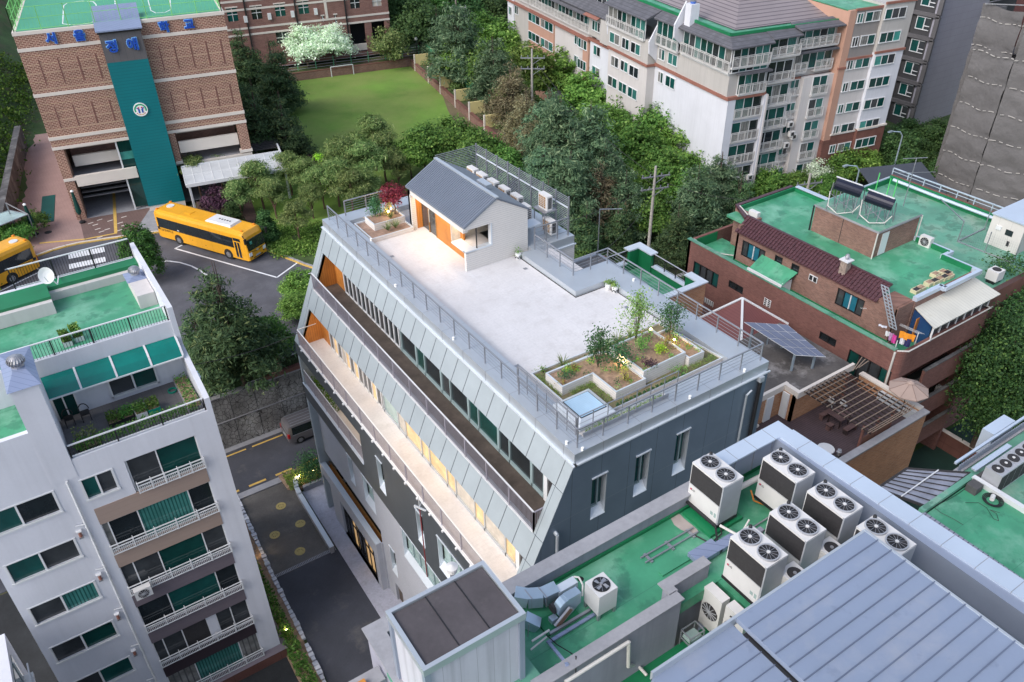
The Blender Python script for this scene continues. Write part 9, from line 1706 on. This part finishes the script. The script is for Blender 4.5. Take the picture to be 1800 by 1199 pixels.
glow(10.6, 45.9, 2.6, 16, 'brightest lit lamp in the bed beside the office building'); glow(11.7, 45.8, 2.6, 8, 'smaller lit lamp in the bed beside the office wall'); glow(4.5, 40.6, 2.9, 30, 'bright lit lamp on the side wall of the apartment block', .09); glow(5.2, 27.5, 2.6, 8, 'lit lamp low in the hedge strip near the bottom of the picture'); glow(5.0, 33.6, 2.6, 4, 'faint lit lamp in the middle of the hedge strip')
# ------------------------------------------------ terrace of the left apartment
local_leaves('terrace_plants', L_mid, [(-1.6+.45*i, -1.2+.45*i, 32.95, 33.3, 20.9, 21.5) for i in range(12)], 2600, .09, 'row of leafy plants behind the front railing of the apartment terrace', 'plants', kind='stuff')
def box_planter(x0, x1, y0, y1, z, h, m_, label, pm=L_mid, ph=.35):
    t = thing('planter_box', label, 'planter', ((x0+x1)/2, (y0+y1)/2, z)); MB().mat(m_).box(x0, x1, y0, y1, z, z+h).mat(soil).box(x0+.03, x1-.03, y0+.03, y1-.03, z+h, z+h+.004).build('box', None, t)
    rg = np.random.default_rng(int(x0*100) % 97); n = 420; c = np.column_stack([rg.uniform(x0, x1, n), rg.uniform(y0, y1, n), z+h+rg.random(n)*ph]); o = leaf_obj('leaves', pm, c, .09, rg, .7, .7); o.parent = t; o.matrix_parent_inverse = Matrix.Translation(-Vector(t.location))
gbx = M('green_plastic', (.0, .25, .17), .5)
box_planter(1.2, 1.7, 34.1, 34.9, 20.66, .35, wframe, 'white box planter in the middle of the apartment terrace'); box_planter(1.75, 2.3, 34.1, 34.8, 20.66, .35, gbx, 'green box planter in the middle of the apartment terrace'); box_planter(-.0, .6, 34.3, 35.0, 20.66, .2, black, 'black low planter left on the apartment terrace'); box_planter(.6, 1.15, 34.3, 35.0, 20.66, .25, black, 'black low planter next to the white box planter'); box_planter(3.35, 4.0, 33.2, 36.0, 20.66, .3, concrete, 'long concrete bed along the right wall of the apartment terrace', L_mid, .4); box_planter(-1.5, -.5, 33.3, 34.0, 20.66, .1, black, 'yellow-green bush at the left front of the apartment terrace', L_redp, .9)
for i, (x, y) in enumerate(((-1.45, 35.6), (-.75, 35.6))):
    t = thing('terrace_chair', ['black terrace chair nearer the tall white shaft', 'black terrace chair right of the other by the glass door'][i], 'chair', (x, y, 20.66)); MB().mat(black).box(x-.2, x+.2, y-.2, y+.2, 21.05, 21.09).build('seat', None, t); bk = MB().mat(black)
    for k in range(8): a0, a1 = k*math.pi/8, (k+1)*math.pi/8; bk.bar((x-.22*math.cos(a0), y+.2, 21.1+.35*math.sin(a0)), (x-.22*math.cos(a1), y+.2, 21.1+.35*math.sin(a1)), .035)
    bk.build('backrest', None, t)
    for sx in (-1, 1):
        for sy in (-1, 1): MB().mat(black).bar((x+sx*.18, y+sy*.18, 20.66), (x+sx*.18, y+sy*.18, 21.05), .03).build('leg', None, t)
p = PZ(303, 687, 20.7); f = MB().mat(gbx)
for k in range(3):
    for i in range(14): t0, t1 = 2*math.pi*i/14, 2*math.pi*(i+1)/14; f.bar((p.x+.2*math.cos(t0), p.y+.2*math.sin(t0), 20.69+.03*k), (p.x+.2*math.cos(t1), p.y+.2*math.sin(t1), 20.69+.03*k), .03)
tag(f.build('garden_hose'), 'coiled green garden hose on the apartment terrace', 'hose')
for i, (x, y) in enumerate(((-.4, 38.1), (.1, 38.35), (-.35, 37.6), (.15, 37.75))): box_planter(x-.2, x+.2, y-.2, y+.2, 23.62, .25, wframe, ['white pot at the back left of the plant group on the upper green roof', 'white pot at the back right with the tallest plant on the upper green roof', 'white pot at the front left of the plant group on the upper green roof', 'white pot at the front right of the plant group on the upper green roof'][i], L_mid if i != 1 else L_bright, .3)
local_leaves('balcony_plants', L_mid, [(43.4, 43.8, 23.5+.5*i, 23.9+.5*i, 14.2, 14.7) for i in range(4)], 900, .09, 'potted greenery on the brick balcony left of the washing', 'plants', kind='stuff')
local_leaves('terrace_greenery', leafM('yew_leaf', (.03, .07, .01), (.09, .15, .02)), [(11.8, 13.2, 38.6, 42.0, 13.0, 13.9)], 2500, .12, 'bushy greenery at the far end of the small third terrace', 'plants', kind='stuff')
for L_ in PR.values():
    for t in L_:
        for ch in list(t.children): bpy.data.objects.remove(ch)
        bpy.data.objects.remove(t)
